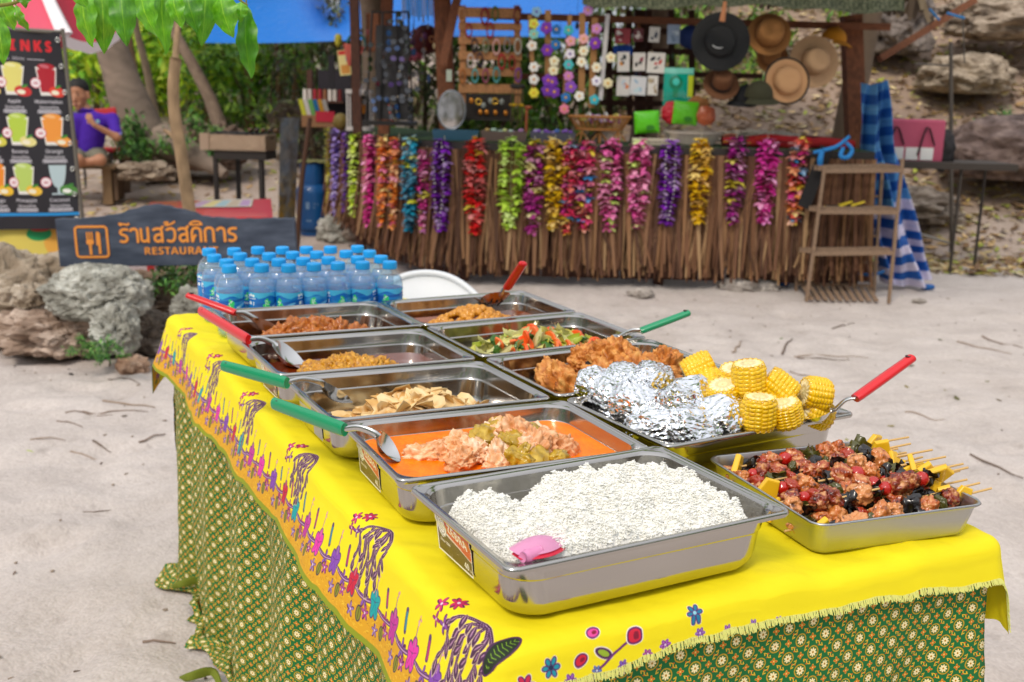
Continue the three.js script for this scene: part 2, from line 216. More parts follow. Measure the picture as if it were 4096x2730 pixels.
  for (let i = 0; i < n; i++) { const left = i % 3 === 0, x = left ? rr(-3, -0.6, r) : rr(0.6, 6, r), z = left ? rr(-5, -1.6, r) : rr(-7.5, -1.6, r); q.position.set(x, sandH(x, z) + 0.002, z); q.rotation.set(0, r() * 6.28, 0); q.scale.set(rr(0.5, 2.4, r), 1, rr(0.4, 1.2, r)); q.updateMatrix(); im.setMatrixAt(i, q.matrix); c.set(pick(['#7a6a5e', '#8f8072', '#665a50', '#9c8c7c'], r)); im.setColorAt(i, c); }
  shade(im); im.name = 'sand_debris'; im.userData = { kind: 'stuff', label: 'tiny dark specks of plant debris in the sand', category: 'debris' }; scene.add(im);
}
// ---------- trees and bushes behind ----------
const barkBump = noiseTex(512, ((a, b) => (u, v) => { const n = 0.5 + 0.45 * a(u, v) + 0.25 * b(u, v); return [n, n, n]; })(tile(6, 10, 31, 5), tile(26, 40, 35, 3)));
const bark = (c) => mat('#ffffff', 0.95, { vertexColors: true, bumpMap: barkBump, bumpScale: 0.006, color: c });
const barkPaint = (g, a = 0.3, f = 7) => paint(g, (c, x, y, z) => { const n = 1 + a * fbm(x * f, y * f * 0.5, z * f, 4) + a * 0.6 * N3(x * f * 3, y * f * 2, z * f * 3); c.setRGB(n, n * 0.98, n * 0.95); });
const foliageMat = mat('#ffffff', 0.6, { vertexColors: true, transmission: 0.2, thickness: 0 });
function foliage(n, rx, ry, rz, cols, seed, L = 0.16, clumps = 14) {
  const r = rng(seed), gs = [], base = leafGeo(L, L * 0.42, 0.3, 0.15, 2).toNonIndexed(), C = [];
  for (let i = 0; i < clumps; i++) { const a = r() * 6.28, e = Math.acos(rr(-1, 1, r)), k = Math.cbrt(r()) * 0.85; C.push(V(Math.sin(e) * Math.cos(a) * rx * k, Math.cos(e) * ry * k, Math.sin(e) * Math.sin(a) * rz * k)); }
  const e = new THREE.Euler(), q = new THREE.Quaternion(), m = new THREE.Matrix4(), c = new THREE.Color();
  for (let i = 0; i < n; i++) {
    const cl = C[Math.floor(r() * clumps)], s = 0.36, g = base.clone();
    const p = V(cl.x + (r() + r() - 1) * rx * s, cl.y + (r() + r() - 1) * ry * s, cl.z + (r() + r() - 1) * rz * s);
    e.set(rr(-2.6, -0.4, r), r() * 6.28, rr(-0.7, 0.7, r), 'YXZ'); m.compose(p, q.setFromEuler(e), V(1, 1, 1).multiplyScalar(rr(0.6, 1.4, r))); g.applyMatrix4(m);
    c.set(pick(cols, r)).multiplyScalar(rr(0.7, 1.25, r)); const k = g.attributes.position.count, a = new Float32Array(k * 3); for (let j = 0; j < k; j++) { a[3 * j] = c.r; a[3 * j + 1] = c.g; a[3 * j + 2] = c.b; } g.setAttribute('color', new THREE.BufferAttribute(a, 3)); gs.push(g);
  }
  return mergeGeometries(gs);
}
const FG = [
  foliage(1500, 1.3, 1.3, 0.9, ['#c4e830', '#9cd028', '#e6f444', '#7ab828', '#d4ec38'], 201),
  foliage(1500, 1.3, 1.3, 0.9, ['#74a834', '#54882c', '#94c03a', '#44702c', '#a8cc44'], 202),
  foliage(1300, 1.3, 1.1, 0.9, ['#6f7a3a', '#4b5a2a', '#8a8a48', '#5d4c30', '#3d4a26'], 203, 0.13),
  foliage(520, 0.5, 0.4, 0.45, ['#5f9a3a', '#3f7a2c', '#7db04a', '#2f5f26'], 204, 0.1, 8),
];
const stemMat = bark('#6b5a48');
function bush(label, p, s, k, ry, group) {
  const t = thing('bush', label, 'bush', group, p, ry); t.scale.setScalar(s);
  part('foliage', FG[k], foliageMat, t).position.y = k === 3 ? 0.35 : 1.2;
  if (!bush.stems) bush.stems = [0, 1, 2].map((i) => barkPaint(taper([V(0.12 * i - 0.1, -0.2, 0), V(0.2 * i - 0.2, 0.6, 0.1 - 0.1 * i), V(0.35 * i - 0.35, 1.4, 0.2 * i - 0.2)], [0.04, 0.03, 0.012], 6)));
  for (const g of bush.stems) part('stem', g, stemMat, t).scale.setScalar(k === 3 ? 0.3 : 1);
}
const BL = 'trees and bushes beyond the path', yl = 'bright yellow green leafy bush beyond the sandy path', dg = 'dark green leafy bush beyond the sandy path', br = 'olive brown thicket bush behind the market stall';
for (const [x, y, d, s, k] of [[330, 560, 17, 1.3, 0], [620, 520, 17.5, 1.2, 0], [820, 500, 17, 1.15, 0], [420, 300, 19, 1.5, 1], [760, 250, 20, 1.6, 0], [1000, 520, 16.5, 1.05, 1], [940, 300, 20, 1.7, 1], [1140, 480, 16, 0.9, 1], [130, 420, 20, 1.8, 1], [520, 80, 21, 1.8, 0], [900, 40, 22, 1.8, 0], [1080, 250, 21, 1.6, 2], [240, 60, 22, 1.8, 0]]) {
  const p = onZ(x, y, d); p.y = Math.max(hillH(p.x, p.z) - 0.25, p.y - 1.2 * s); bush(k ? (k === 2 ? 'olive brown thicket bush under the blue tarpaulin' : dg) : yl, p, s, k, x, BL);
}
for (const [x, y, d, s, k] of [[1300, 330, 13.5, 0.9, 2], [1480, 420, 15, 1.1, 2], [1700, 420, 15, 1.2, 1], [1950, 400, 15, 1.2, 2], [2250, 300, 15, 1.2, 1], [2500, 250, 14.5, 1.1, 2], [2900, 260, 13, 0.8, 1], [2660, 150, 15, 1.2, 2], [3150, 100, 15, 1.1, 2], [3420, 200, 14.5, 0.8, 1], [1200, 120, 18, 1.6, 2], [2050, 80, 17, 1.6, 1], [1620, 120, 18, 1.5, 2], [3900, 60, 16, 1.0, 2], [2400, 0, 18, 1.6, 1]]) {
  const p = onZ(x, y, d); p.y = Math.max(hillH(p.x, p.z) - 0.3, p.y - 1.2 * s); bush(k === 1 ? 'green leafy bush on the slope behind the market stall' : br, p, s, k, x, 'bushes behind the market stall');
}
for (const [x, y, d, s, l] of [[590, 620, 12.6, 0.9, 'small green seedling at the foot of the big tree trunk'], [520, 640, 12.4, 0.7, 'smaller green seedling beside the stone slab'], [790, 600, 12.6, 0.8, 'leafy seedling between the sapling and the long brown rock'], [690, 1170, 5.5, 0.42, 'green weed growing between the rocks under the sign'], [325, 1415, 4.85, 0.16, 'tiny weed on the sand by the ledge rock'], [435, 1430, 4.75, 0.2, 'small weed on the sand at the limestone foot'], [3980, 600, 11.5, 0.5, 'small plant growing on the leafy slope']]) {
  const p = onZ(x, y, d); p.y = Math.max(sandH(p.x, p.z), p.y - 0.15 * s); bush(l, p, s, 3, x);
}
function trunk(name, label, pts, radii, colour, group, limbs = []) {
  const P = pts.map(([x, y, d]) => onZ(x, y, d)), b = P[0].clone(), t = thing(name, label, 'tree', group, b);
  const m = bark(colour), loc = (l) => l.map((p) => p.clone().sub(b));
  part('trunk', barkPaint(taper(loc(P), radii, 14, 1, 40), 0.35, 5), m, t);
  for (const [pp, rad] of limbs) part('limb', barkPaint(taper(loc(pp.map(([x, y, d]) => onZ(x, y, d))), rad, 8, 1, 16), 0.3, 8), m, t);
  const top = P[P.length - 1].clone().sub(b);
  if (radii[0] > 0.04) { const c = part('crown', FG[radii[0] > 0.2 ? 1 : 0], foliageMat, t); c.position.copy(top).add(V(0, 2.6, 0)); c.scale.setScalar(radii[0] > 0.2 ? 1.9 : 1.1); }
  return t;
}
trunk('tree', 'thick grey brown leaning tree trunk behind the boy', [[640, 720, 13], [560, 520, 13], [480, 300, 13], [420, 80, 13], [380, -300, 13]], [0.42, 0.27, 0.2, 0.17, 0.15], '#85766a', undefined, [[[[640, 560, 12.8], [740, 600, 12.6], [900, 700, 12.4]], [0.22, 0.16, 0.06]]]);
trunk('tree', 'pale leaning trunk crossing behind the young sapling', [[890, 540, 13.4], [840, 400, 13.3], [770, 260, 13.2], [700, 130, 13.1], [640, -100, 13]], [0.1, 0.076, 0.068, 0.06, 0.055], '#9c8877');
trunk('tree', 'slim grey leaning trunk beside the thick leaning tree', [[625, 520, 14.5], [590, 300, 14.5], [545, 120, 14.5], [500, -150, 14.5]], [0.07, 0.05, 0.045, 0.042], '#8f7d69');
trunk('tree', 'thin straight trunk among the bright bushes', [[560, 480, 15], [535, 300, 15], [510, 130, 15], [500, -50, 15]], [0.07, 0.06, 0.05, 0.04], '#8a6f52');
for (const [x, w] of [[680, -40], [830, 20], [985, -30], [1120, 20], [1170, -15], [1010, 45]])
  trunk('tree', 'very thin brown stem among the bushes beyond the path', [[x, 520, 16], [x - w * 0.5, 300, 16], [x - w, 60, 16], [x - w * 1.3, -150, 16]], [0.039, 0.036, 0.03, 0.025], '#7a5c40', 'thin stems beyond the path');
{ const t = trunk('tree', 'young sapling with pale stem growing behind the restaurant sign', [[765, 930, 6.1], [750, 800, 6.1], [735, 700, 6.1], [718, 580, 6.1], [698, 470, 6.1], [692, 340, 6.1], [702, 230, 6.1]], [0.034, 0.036, 0.034, 0.034, 0.032, 0.031, 0.03], '#a58a6c', undefined, [[[[722, 590, 6.1], [690, 545, 6.12], [655, 520, 6.15]], [0.02, 0.014, 0.01]], [[[700, 235, 6.1], [705, 150, 6.15], [715, 20, 6.2], [705, -120, 6.2]], [0.02, 0.016, 0.014, 0.012]], [[[765, 930, 6.1], [770, 1000, 6.12], [772, 1230, 6.15]], [0.034, 0.035, 0.04]]]); void t; }
// the wooded bank behind the photographer, mirrored brown and green in the steel of the pans
for (let i = 0; i < 20; i++) { const a = lerp(-0.15, PI + 0.15, i / 19), d = 7.5 + 2 * ((i * 7) % 3), x = Math.cos(a) * d * 1.15, z = Math.sin(a) * d - 0.5; bush('leafy bush on the bank that faces the stall across the sand', V(x, -0.2, z), 1.9 + 0.3 * (i % 3), i % 3 ? 2 : 1, i, 'bushes on the bank facing the stall'); }
// unseen trees added over the stall, crowns placed and sized to shade it
for (const [x, z, cx, cz, l] of [[-1.4, -10.6, -1.5, -5.0, 'tree leaning over the barbecue end of the stall'], [1.2, -10.9, 1.0, -4.9, 'tree leaning over the middle of the stall'], [3.3, -11.2, 3.3, -5.1, 'tree leaning over the rack end of the stall']]) {
  const t = thing('tree', l + ', added out of view to shade it', 'tree', 'trees added over the stall for shade', V(x, hillH(x, z) - 0.1, z)), y = 4.3; part('trunk', barkPaint(taper([V(0, 0, 0), V(0.1, 2.2, 0.6), V((cx - x) * 0.6, 4.6, (cz - z) * 0.6), V(cx - x, y + 0.8, cz - z)], [0.14, 0.12, 0.09, 0.04], 10), 0.3, 6), bark('#6f6052'), t);
  const c = part('crown', FG[1], foliageMat, t); c.position.set(cx - x, y, cz - z); c.scale.set(0.95, 0.6, 0.6); const c2 = part('crown', FG[0], foliageMat, t); c2.position.set((cx - x) * 0.7, y + 0.9, (cz - z) * 0.75); c2.scale.set(1.2, 0.7, 0.8); c2.rotation.y = 2;
}
// ---------- blue tarpaulin strung behind ----------
{
  const f = tile(8, 30, 71, 4), m = mat('#0f70cc', 0.55, { roughness: 0.5, bumpMap: noiseTex(256, (u, v) => { const n = 0.5 + 0.4 * f(u, v); return [n, n, n]; }), bumpScale: 0.02 });
  const g = sheet((u, v) => { const x = lerp(800, 2350, u), hole = 190 * Math.exp(-(((x - 1330) / 95) ** 2)), b = 158 + 14 * Math.sin(u * 5 + 1), top = -260 + hole * 1.55, p = onZ(x, lerp(b, top, v), 12.5 + 1.6 * v + 0.25 * Math.sin(u * 17 + v * 3) * v); return p; }, 80, 24, (u, v) => [u * 5, v]);
  one('blue_tarpaulin', 'bright blue tarpaulin strung up behind the market stall', 'tarpaulin', undefined, g, m);
}
// ---------- parasol ----------
{
  const b = onZ(110, 900, 7.3); b.y = 0;
  const t = thing('parasol', 'pink red parasol with white ribs standing behind the drinks board', 'parasol', undefined, b, 0.1);
  const pts = [V(onZ(262, 150, 6.6).x, 0, 0)]; void pts;
  const red = mat('#ee5a78', 0.75, { transmission: 0.25, thickness: 0 }), val = mat('#c0203c', 0.75), wht = mat('#f1e8ec', 0.8), lx = (x, y, d) => onZ(x, y, d).sub(b).applyAxisAngle(V(0, 1, 0), -0.1);
  const apex = lx(60, -420, 7.3), rim = [[-420, 60, 6.9], [-100, 175, 6.3], [258, 140, 6.55], [475, 118, 7.4], [380, 40, 8.3], [60, 20, 8.6], [-350, 20, 8.2]].map((a) => lx(...a));
  rim.forEach((p, i) => {
    const q = rim[(i + 1) % rim.length], n = p.clone().lerp(q, 0.5).lerp(apex, 0.0);
    part('canopy_panel', sheet((u, v) => { const e = p.clone().lerp(q, u), s = e.clone().lerp(apex, v); s.y -= 0.1 * Math.sin(PI * u) * (1 - v) * 0.6 + 0.12 * Math.sin(PI * v); return s; }, 10, 8), i === 2 ? val : red, t);
    part('valance', sheet((u, v) => { const e = p.clone().lerp(q, u); e.y -= 0.06 * Math.sin(PI * u) + 0.065 * v + 0.004 * Math.sin(u * 19) * v; return e; }, 24, 2), i === 2 ? wht : val, t);
    part('rib', taper([p.clone(), p.clone().lerp(apex, 0.5).add(V(0, -0.095, 0)), apex.clone()], [0.045, 0.032, 0.02], 6, 0.4), wht, t); void n;
  });
  // round printed emblem on the panel that faces the camera
  const a = rim[1], c2 = rim[2], ring = []; for (const [r0, r1] of [[0.2, 0.16], [0.12, 0.085]]) ring.push(sheet((u, v) => { const an = lerp(0.5, 5.2, u), rd = lerp(r0, r1, v), s = 0.34 + rd * Math.cos(an) * 0.62, w = 0.26 + rd * Math.sin(an) * 0.9, e = a.clone().lerp(c2, s).lerp(apex, w); e.y -= 0.1 * Math.sin(PI * s) * (1 - w) * 0.6 + 0.12 * Math.sin(PI * w) - 0.012; e.z += 0.012; return e; }, 24, 1));
  part('emblem', ring, wht, t);
  part('pole', rod(V(0, 0, 0), V(apex.x, apex.y, apex.z), 0.022, 12), mat('#d8d4d0', 0.4, { metalness: 0.6 }), t);
}
// ---------- menu banner ----------
{
  const d = 6.25, tl = onZ(-330, 92, d), tr = onZ(238, 128, d), br2 = onZ(322, 912, d), bl = onZ(-300, 930, d);
  const W = 1024, H = 1380, tex = canvasTex(W, H, (x) => {
    x.fillStyle = '#26232b'; x.fillRect(0, 0, W, H); x.textAlign = 'center'; x.textBaseline = 'middle';
    x.fillStyle = '#d8202c'; x.font = 'bold 96px sans-serif'; x.lineWidth = 7; x.strokeStyle = '#d8202c'; [...'DRINKS'].forEach((k, i) => { x.fillText(k, 500 + i * 84, 105); x.strokeText(k, 500 + i * 84, 105); });
    x.strokeStyle = '#c9c4cc'; x.lineWidth = 5; x.beginPath(); x.moveTo(560, 196); x.lineTo(640, 196); x.moveTo(760, 196); x.lineTo(880, 196); x.stroke(); x.fillStyle = '#c9c4cc'; x.font = 'italic 30px serif'; x.fillText('Menu', 700, 192);
    const cups = [['#d0452e', '#f1d37a', 'Kiwi'], ['#e7dc7a', '#d03030', 'Apple'], ['#b01a2c', '#e04030', 'Watermelon'], ['#e8e4dc', '#d8d050', 'Lemon'], ['#b9d24a', '#e8dc90', 'Banana'], ['#f39a3c', '#f3a040', 'Orange'], ['#ef8e2a', '#f0c030', 'Mango'], ['#bcd46a', '#f0c040', 'Pineapple'], ['#b9ccd2', '#4f8a3a', 'Coconut']];
    cups.forEach(([c, f, n], i) => {
      const cx = [455, 660, 885][i % 3] + Math.floor(i / 3) * 12, cy = 335 + Math.floor(i / 3) * 345;
      if (n === 'Coconut') { x.fillStyle = c; x.beginPath(); x.moveTo(cx - 55, cy - 100); x.quadraticCurveTo(cx - 45, cy + 55, cx - 8, cy + 60); x.lineTo(cx - 8, cy + 100); x.lineTo(cx + 8, cy + 100); x.lineTo(cx + 8, cy + 60); x.quadraticCurveTo(cx + 45, cy + 55, cx + 55, cy - 100); x.fill(); x.fillRect(cx - 45, cy + 98, 90, 12); }
      else { x.fillStyle = '#ece7e2'; x.beginPath(); x.moveTo(cx - 76, cy - 90); x.lineTo(cx + 76, cy - 90); x.lineTo(cx + 50, cy + 105); x.lineTo(cx - 50, cy + 105); x.fill(); x.fillStyle = c; x.beginPath(); x.moveTo(cx - 66, cy - 74); x.lineTo(cx + 66, cy - 74); x.lineTo(cx + 44, cy + 82); x.lineTo(cx - 44, cy + 82); x.fill(); x.beginPath(); x.ellipse(cx, cy - 92, 62, 24, 0, 0, 7); x.fill(); x.fillStyle = '#ffffff55'; x.beginPath(); x.ellipse(cx - 12, cy - 96, 36, 12, 0.2, 0, 7); x.fill(); }
      x.fillStyle = f; x.beginPath(); x.ellipse(cx + 62, cy + 78, 56, 36, 0.2, 0, 7); x.fill(); x.fillStyle = n === 'Coconut' ? '#f1f1ea' : '#f6ecd2'; x.beginPath(); x.ellipse(cx + 50, cy + 84, 28, 16, 0.1, 0, 7); x.fill(); x.fillStyle = '#3f8a35'; x.beginPath(); x.ellipse(cx + 72, cy + 44, 24, 10, -0.4, 0, 7); x.fill();
      x.fillStyle = '#f3e6ea'; x.beginPath(); x.arc(cx - 78, cy + 20, 34, 0, 7); x.fill(); x.strokeStyle = '#d24860'; x.lineWidth = 5; x.stroke(); x.fillStyle = '#c03a54'; x.font = 'bold 26px sans-serif'; x.fillText('60', cx - 78, cy + 22);
      x.fillStyle = '#e6e2ea'; x.font = '34px sans-serif'; x.fillText(n, cx, cy + 148); x.font = '30px sans-serif'; x.fillText('Smoothie', cx, cy + 188);
      x.lineWidth = 5; x.strokeStyle = '#dcd8e2'; x.beginPath(); for (let k = 0; k < 9; k++) { const X = cx - 74 + k * 17; x.moveTo(X, cy + 230); x.lineTo(X, cy + 212); x.arc(X + 6, cy + 212, 6, PI, 0); x.lineTo(X + 12, cy + 230); } x.stroke();
    });
    x.fillStyle = '#1f8fd6'; x.fillRect(0, 1262, W, 22);
  });
  const t = thing('menu_banner', 'black drinks menu banner with nine smoothie pictures, hung on a frame', 'banner', undefined, V(0, 0, 0));
  const P = (u, v) => { const a = bl.clone().lerp(br2, u), b = tl.clone().lerp(tr, u); const p = a.lerp(b, v); p.z += 0.02 * Math.sin(u * 9 + v * 4); return p; };
  part('sheet', sheet(P, 24, 24), mat('#ffffff', 0.45, { map: tex }), t);
  const fm = mat('#6c655c', 0.6), e = 0.02;
  part('frame', [rod(P(1, 0).add(V(0.01, -0.02, -e)), P(1, 1).add(V(0.01, 0.02, -e)), 0.012), rod(P(0, 0).add(V(0, 0, -e)), P(0, 1).add(V(0, 0, -e)), 0.012), rod(P(0, 1).add(V(0, 0, -e)), P(1, 1).add(V(0, 0, -e)), 0.012), rod(P(1, 0).add(V(0, 0, -e)), P(1, 0).add(V(0.06, -P(1, 0).y, -0.1)), 0.014), rod(P(0, 0).add(V(0, 0, -e)), P(0, 0).add(V(0, -P(0, 0).y, -0.1)), 0.014)], fm, t);
  for (let k = 0; k < 8; k++) part('grommet', new THREE.TorusGeometry(0.011, 0.004, 6, 12).translate(...P(0.985, 0.05 + k * 0.13).add(V(0, 0, 0.012)).toArray()), mat('#d8d8d4', 0.25, { metalness: 0.9 }), t);
  // the yellow banner below it
  const y = thing('fruit_banner', 'yellow banner with a painted fruit cup below the drinks menu', 'banner', undefined, V(0, 0, 0)), a1 = onZ(-300, 925, 6.3), b1 = onZ(318, 905, 6.3), a0 = onZ(-300, 1130, 6.3), b0 = onZ(330, 1120, 6.3);
  part('sheet', sheet((u, v) => a0.clone().lerp(b0, u).lerp(a1.clone().lerp(b1, u), v), 4, 4), mat('#ffffff', 0.6, { map: canvasTex(512, 256, (x) => { x.fillStyle = '#e3cf62'; x.fillRect(0, 0, 512, 256); x.fillStyle = '#eeb04a'; x.beginPath(); x.ellipse(430, 60, 40, 80, 0, 0, 7); x.fill(); x.fillStyle = '#1d9a5a'; x.beginPath(); x.ellipse(375, 30, 42, 34, 0, 0, 7); x.fill(); x.fillStyle = '#d8402e'; x.beginPath(); x.ellipse(380, 6, 34, 14, 0, 0, 7); x.fill(); x.fillStyle = '#e0784a'; x.beginPath(); x.ellipse(250, 210, 120, 34, 0, 0, 7); x.fill(); }) }), y);
}
// ---------- restaurant sign ----------
{
  const d = 5.4, A = onZ(250, 1062, d), B = onZ(1182, 1058, d - 0.05), w = A.distanceTo(B), h = 0.235, ang = Math.atan2(B.y - A.y, B.x - A.x);
  const t = thing('restaurant_sign', 'dark slate restaurant sign board with orange lettering, set on the rocks', 'sign', undefined, A); t.rotation.z = ang;
  const s = new THREE.Shape(), r = rng(3); s.moveTo(0, 0); s.lineTo(w, 0); s.lineTo(w, h); for (let k = 0; k <= 46; k++) { const u = 1 - k / 46; s.lineTo(w * u, h + 0.065 * Math.exp(-(((u - 0.42) / 0.16) ** 2)) - 0.008 * (u > 0.6) + (r() - 0.5) * 0.007); } s.lineTo(0, h * 0.97);
  const g = new THREE.ExtrudeGeometry(s, { depth: 0.03, bevelEnabled: true, bevelSize: 0.003, bevelThickness: 0.003, bevelSegments: 1 });
  const gn = tile(4, 14, 81, 4);
  part('board', g, mat('#ffffff', 0.75, { map: noiseTex(256, (u, v) => { const n = gn(u, v) * 0.1; return [0.25 + n, 0.285 + n, 0.35 + n]; }, true, [1.2, 1.2]) }), t);
  const OW = 1536, OH = 400, px = OW / w;
  const tex = canvasTex(OW, OH, (x) => {
    x.clearRect(0, 0, OW, OH); x.strokeStyle = x.fillStyle = '#e8933a'; x.lineCap = 'butt'; x.lineJoin = 'round';
    // fork and knife in a rounded frame
    x.lineWidth = 15; x.beginPath(); x.roundRect(120, 78, 205, 196, 22); x.stroke();
    x.fillRect(190, 112, 10, 60); x.fillRect(206, 112, 10, 60); x.fillRect(222, 112, 10, 60); x.beginPath(); x.roundRect(186, 160, 50, 34, 14); x.fill(); x.fillRect(202, 180, 18, 80); x.beginPath(); x.moveTo(254, 112); x.quadraticCurveTo(280, 108, 280, 130); x.lineTo(280, 256); x.lineTo(262, 256); x.lineTo(262, 200); x.lineTo(250, 196); x.fill();
    // Thai words drawn stroke by stroke, loopless letters
    x.lineWidth = 17; const L = (...p) => { x.beginPath(); p.forEach(([a, b, c2, e2], i) => (i ? (c2 === undefined ? x.lineTo(a, b) : x.quadraticCurveTo(a, b, c2, e2)) : x.moveTo(a, b))); x.stroke(); };
    const Y0 = 95, Y1 = 178, ro = (o) => { L([o + 64, Y0 + 6], [o + 40, Y0 - 2, o + 20, Y0 + 8], [o + 4, Y0 + 22, o + 20, Y0 + 36], [o + 52, Y0 + 42, o + 54, Y0 + 60], [o + 54, Y1, o + 30, Y1], [o + 14, Y1, o + 6, Y1 - 8]); };
    const aa = (o) => L([o + 2, Y0 + 18], [o + 10, Y0, o + 28, Y0], [o + 50, Y0, o + 50, Y0 + 28], [o + 50, Y1 + 8]);
    const so = (o) => { L([o + 6, Y0 + 14], [o + 14, Y0, o + 36, Y0], [o + 62, Y0, o + 62, Y0 + 26], [o + 62, Y1 + 8]); L([o + 62, Y0 + 40], [o + 30, Y0 + 34, o + 18, Y0 + 50], [o + 8, Y0 + 66, o + 22, Y1 - 4], [o + 38, Y1 + 8, o + 50, Y1 - 12]); L([o + 56, Y0 + 4], [o + 74, Y0 - 16]); };
    const wo = (o) => L([o + 6, Y0 + 14], [o + 14, Y0, o + 34, Y0], [o + 60, Y0, o + 60, Y0 + 30], [o + 60, Y1, o + 32, Y1], [o + 16, Y1, o + 8, Y1 - 10]);
    const nu = (o) => L([o + 12, Y0 - 4], [o + 12, Y1 - 20], [o + 14, Y1, o + 32, Y1 - 2], [o + 50, Y1 - 4, o + 56, Y1 - 24], [o + 56, Y0 - 4], [o + 56, Y1 + 8]);
    const ko = (o) => L([o + 8, Y1 + 8], [o + 8, Y0 + 22], [o + 12, Y0 - 2, o + 36, Y0 - 2], [o + 62, Y0 - 2, o + 62, Y0 + 24], [o + 62, Y1 + 8]);
    const dd = (o) => { L([o + 10, Y1 + 8], [o - 4, Y0 - 6, o + 36, Y0 - 2], [o + 64, Y0 - 2, o + 64, Y0 + 28], [o + 64, Y1 + 8]); L([o + 10, Y1 + 2], [o + 18, Y1 - 30, o + 34, Y0 + 42]); };
    let o = 400; ro(o); o += 72; aa(o); o += 62; nu(o); o += 84; so(o); o += 86; wo(o); o += 76; so(o); o += 86; dd(o); o += 84; ko(o); o += 84; aa(o); o += 66; ro(o);
    x.lineWidth = 12; L([412, 74], [430, 60, 448, 66], [460, 74, 474, 58]); L([406, 66], [414, 56, 424, 62]);       // mai tho
    L([700, 64], [706, 50, 722, 56], [722, 74, 706, 72], [730, 78, 770, 50]);                                         // mai han akat
    L([862, 72], [870, 52, 900, 50], [934, 50, 940, 72], [862, 72]);                                                  // sara i
    x.font = 'bold 66px sans-serif'; x.textBaseline = 'alphabetic'; x.save(); x.translate(552, 262); x.scale(1.18, 1); x.fillText('RESTAURANT', 0, 0); x.restore();
  });
  const lg = new THREE.PlaneGeometry(w, OH / px); lg.translate(w / 2, h - OH / px / 2 + 0.024, 0.0375);
  part('lettering', lg, mat('#ffffff', 0.7, { map: tex, alphaMap: (() => { const c = tex.clone(); c.colorSpace = THREE.NoColorSpace; return c; })(), alphaTest: 0.3, transparent: true }), t);
  for (const u of [0.12, 0.86]) part('post', box(0.05, 0.42, 0.03, [w * u, 0.0, -0.02]), mat('#4a3d33', 0.9), t);
}
// ---------- red low table, grill, board, cylinder ----------
{
  const c = [[555, 868, 6.7], [1085, 868, 6.75], [1068, 790, 7.9], [600, 803, 7.9]].map((a) => onZ(...a)), y = 0.53;
  const a = onY(552, 872, y), b = onY(1090, 868, y), e = onY(1082, 795, y), f = onY(600, 808, y); void c;
  const t = thing('red_table', 'low glossy red table behind the restaurant sign', 'table', undefined, V(a.x, 0, a.z)), L = (p, dy = 0) => V(p.x - a.x, p.y + dy, p.z - a.z);
  const top = sheet((u, v) => L(a).lerp(L(b), u).lerp(L(f).lerp(L(e), u), v), 6, 6), red = mat('#c9202a', 0.35, { clearcoat: 0.3 });
  part('table_top', top, red, t);
  for (const [p, q] of [[a, b], [b, e], [e, f], [f, a]]) part('apron', sheet((u, v) => L(p).lerp(L(q), u).add(V(0, -0.12 * v, 0)), 6, 2), mat('#e0261f', 0.35), t);
  for (const [u, v] of [[0.06, 0.1], [0.94, 0.1], [0.94, 0.9], [0.06, 0.9]]) { const p = L(a).lerp(L(b), u).lerp(L(f).lerp(L(e), u), v); part('leg', rod(V(p.x, 0, p.z), V(p.x, p.y - 0.02, p.z), 0.025), red, t); }
  const m0 = onY(735, 832, y + 0.004), m1 = onY(1005, 828, y + 0.004), m2 = onY(1012, 796, y + 0.004), m3 = onY(810, 802, y + 0.004);
  one('picture_mat', 'pale printed place mat lying on the red table', 'mat', undefined, sheet((u, v) => m0.clone().lerp(m1, u).lerp(m3.clone().lerp(m2, u), v).add(V(0, 0.002, 0)), 4, 2), mat('#ffffff', 0.5, { map: canvasTex(256, 64, (x) => { x.fillStyle = '#b9b2a4'; x.fillRect(0, 0, 256, 64); ['#b08fb0', '#c8bc78', '#8fb0b8', '#b0a088', '#a888b0'].forEach((k, i) => { x.fillStyle = k; x.fillRect(12 + i * 48, 8, 40, 48); }); }) }));
}
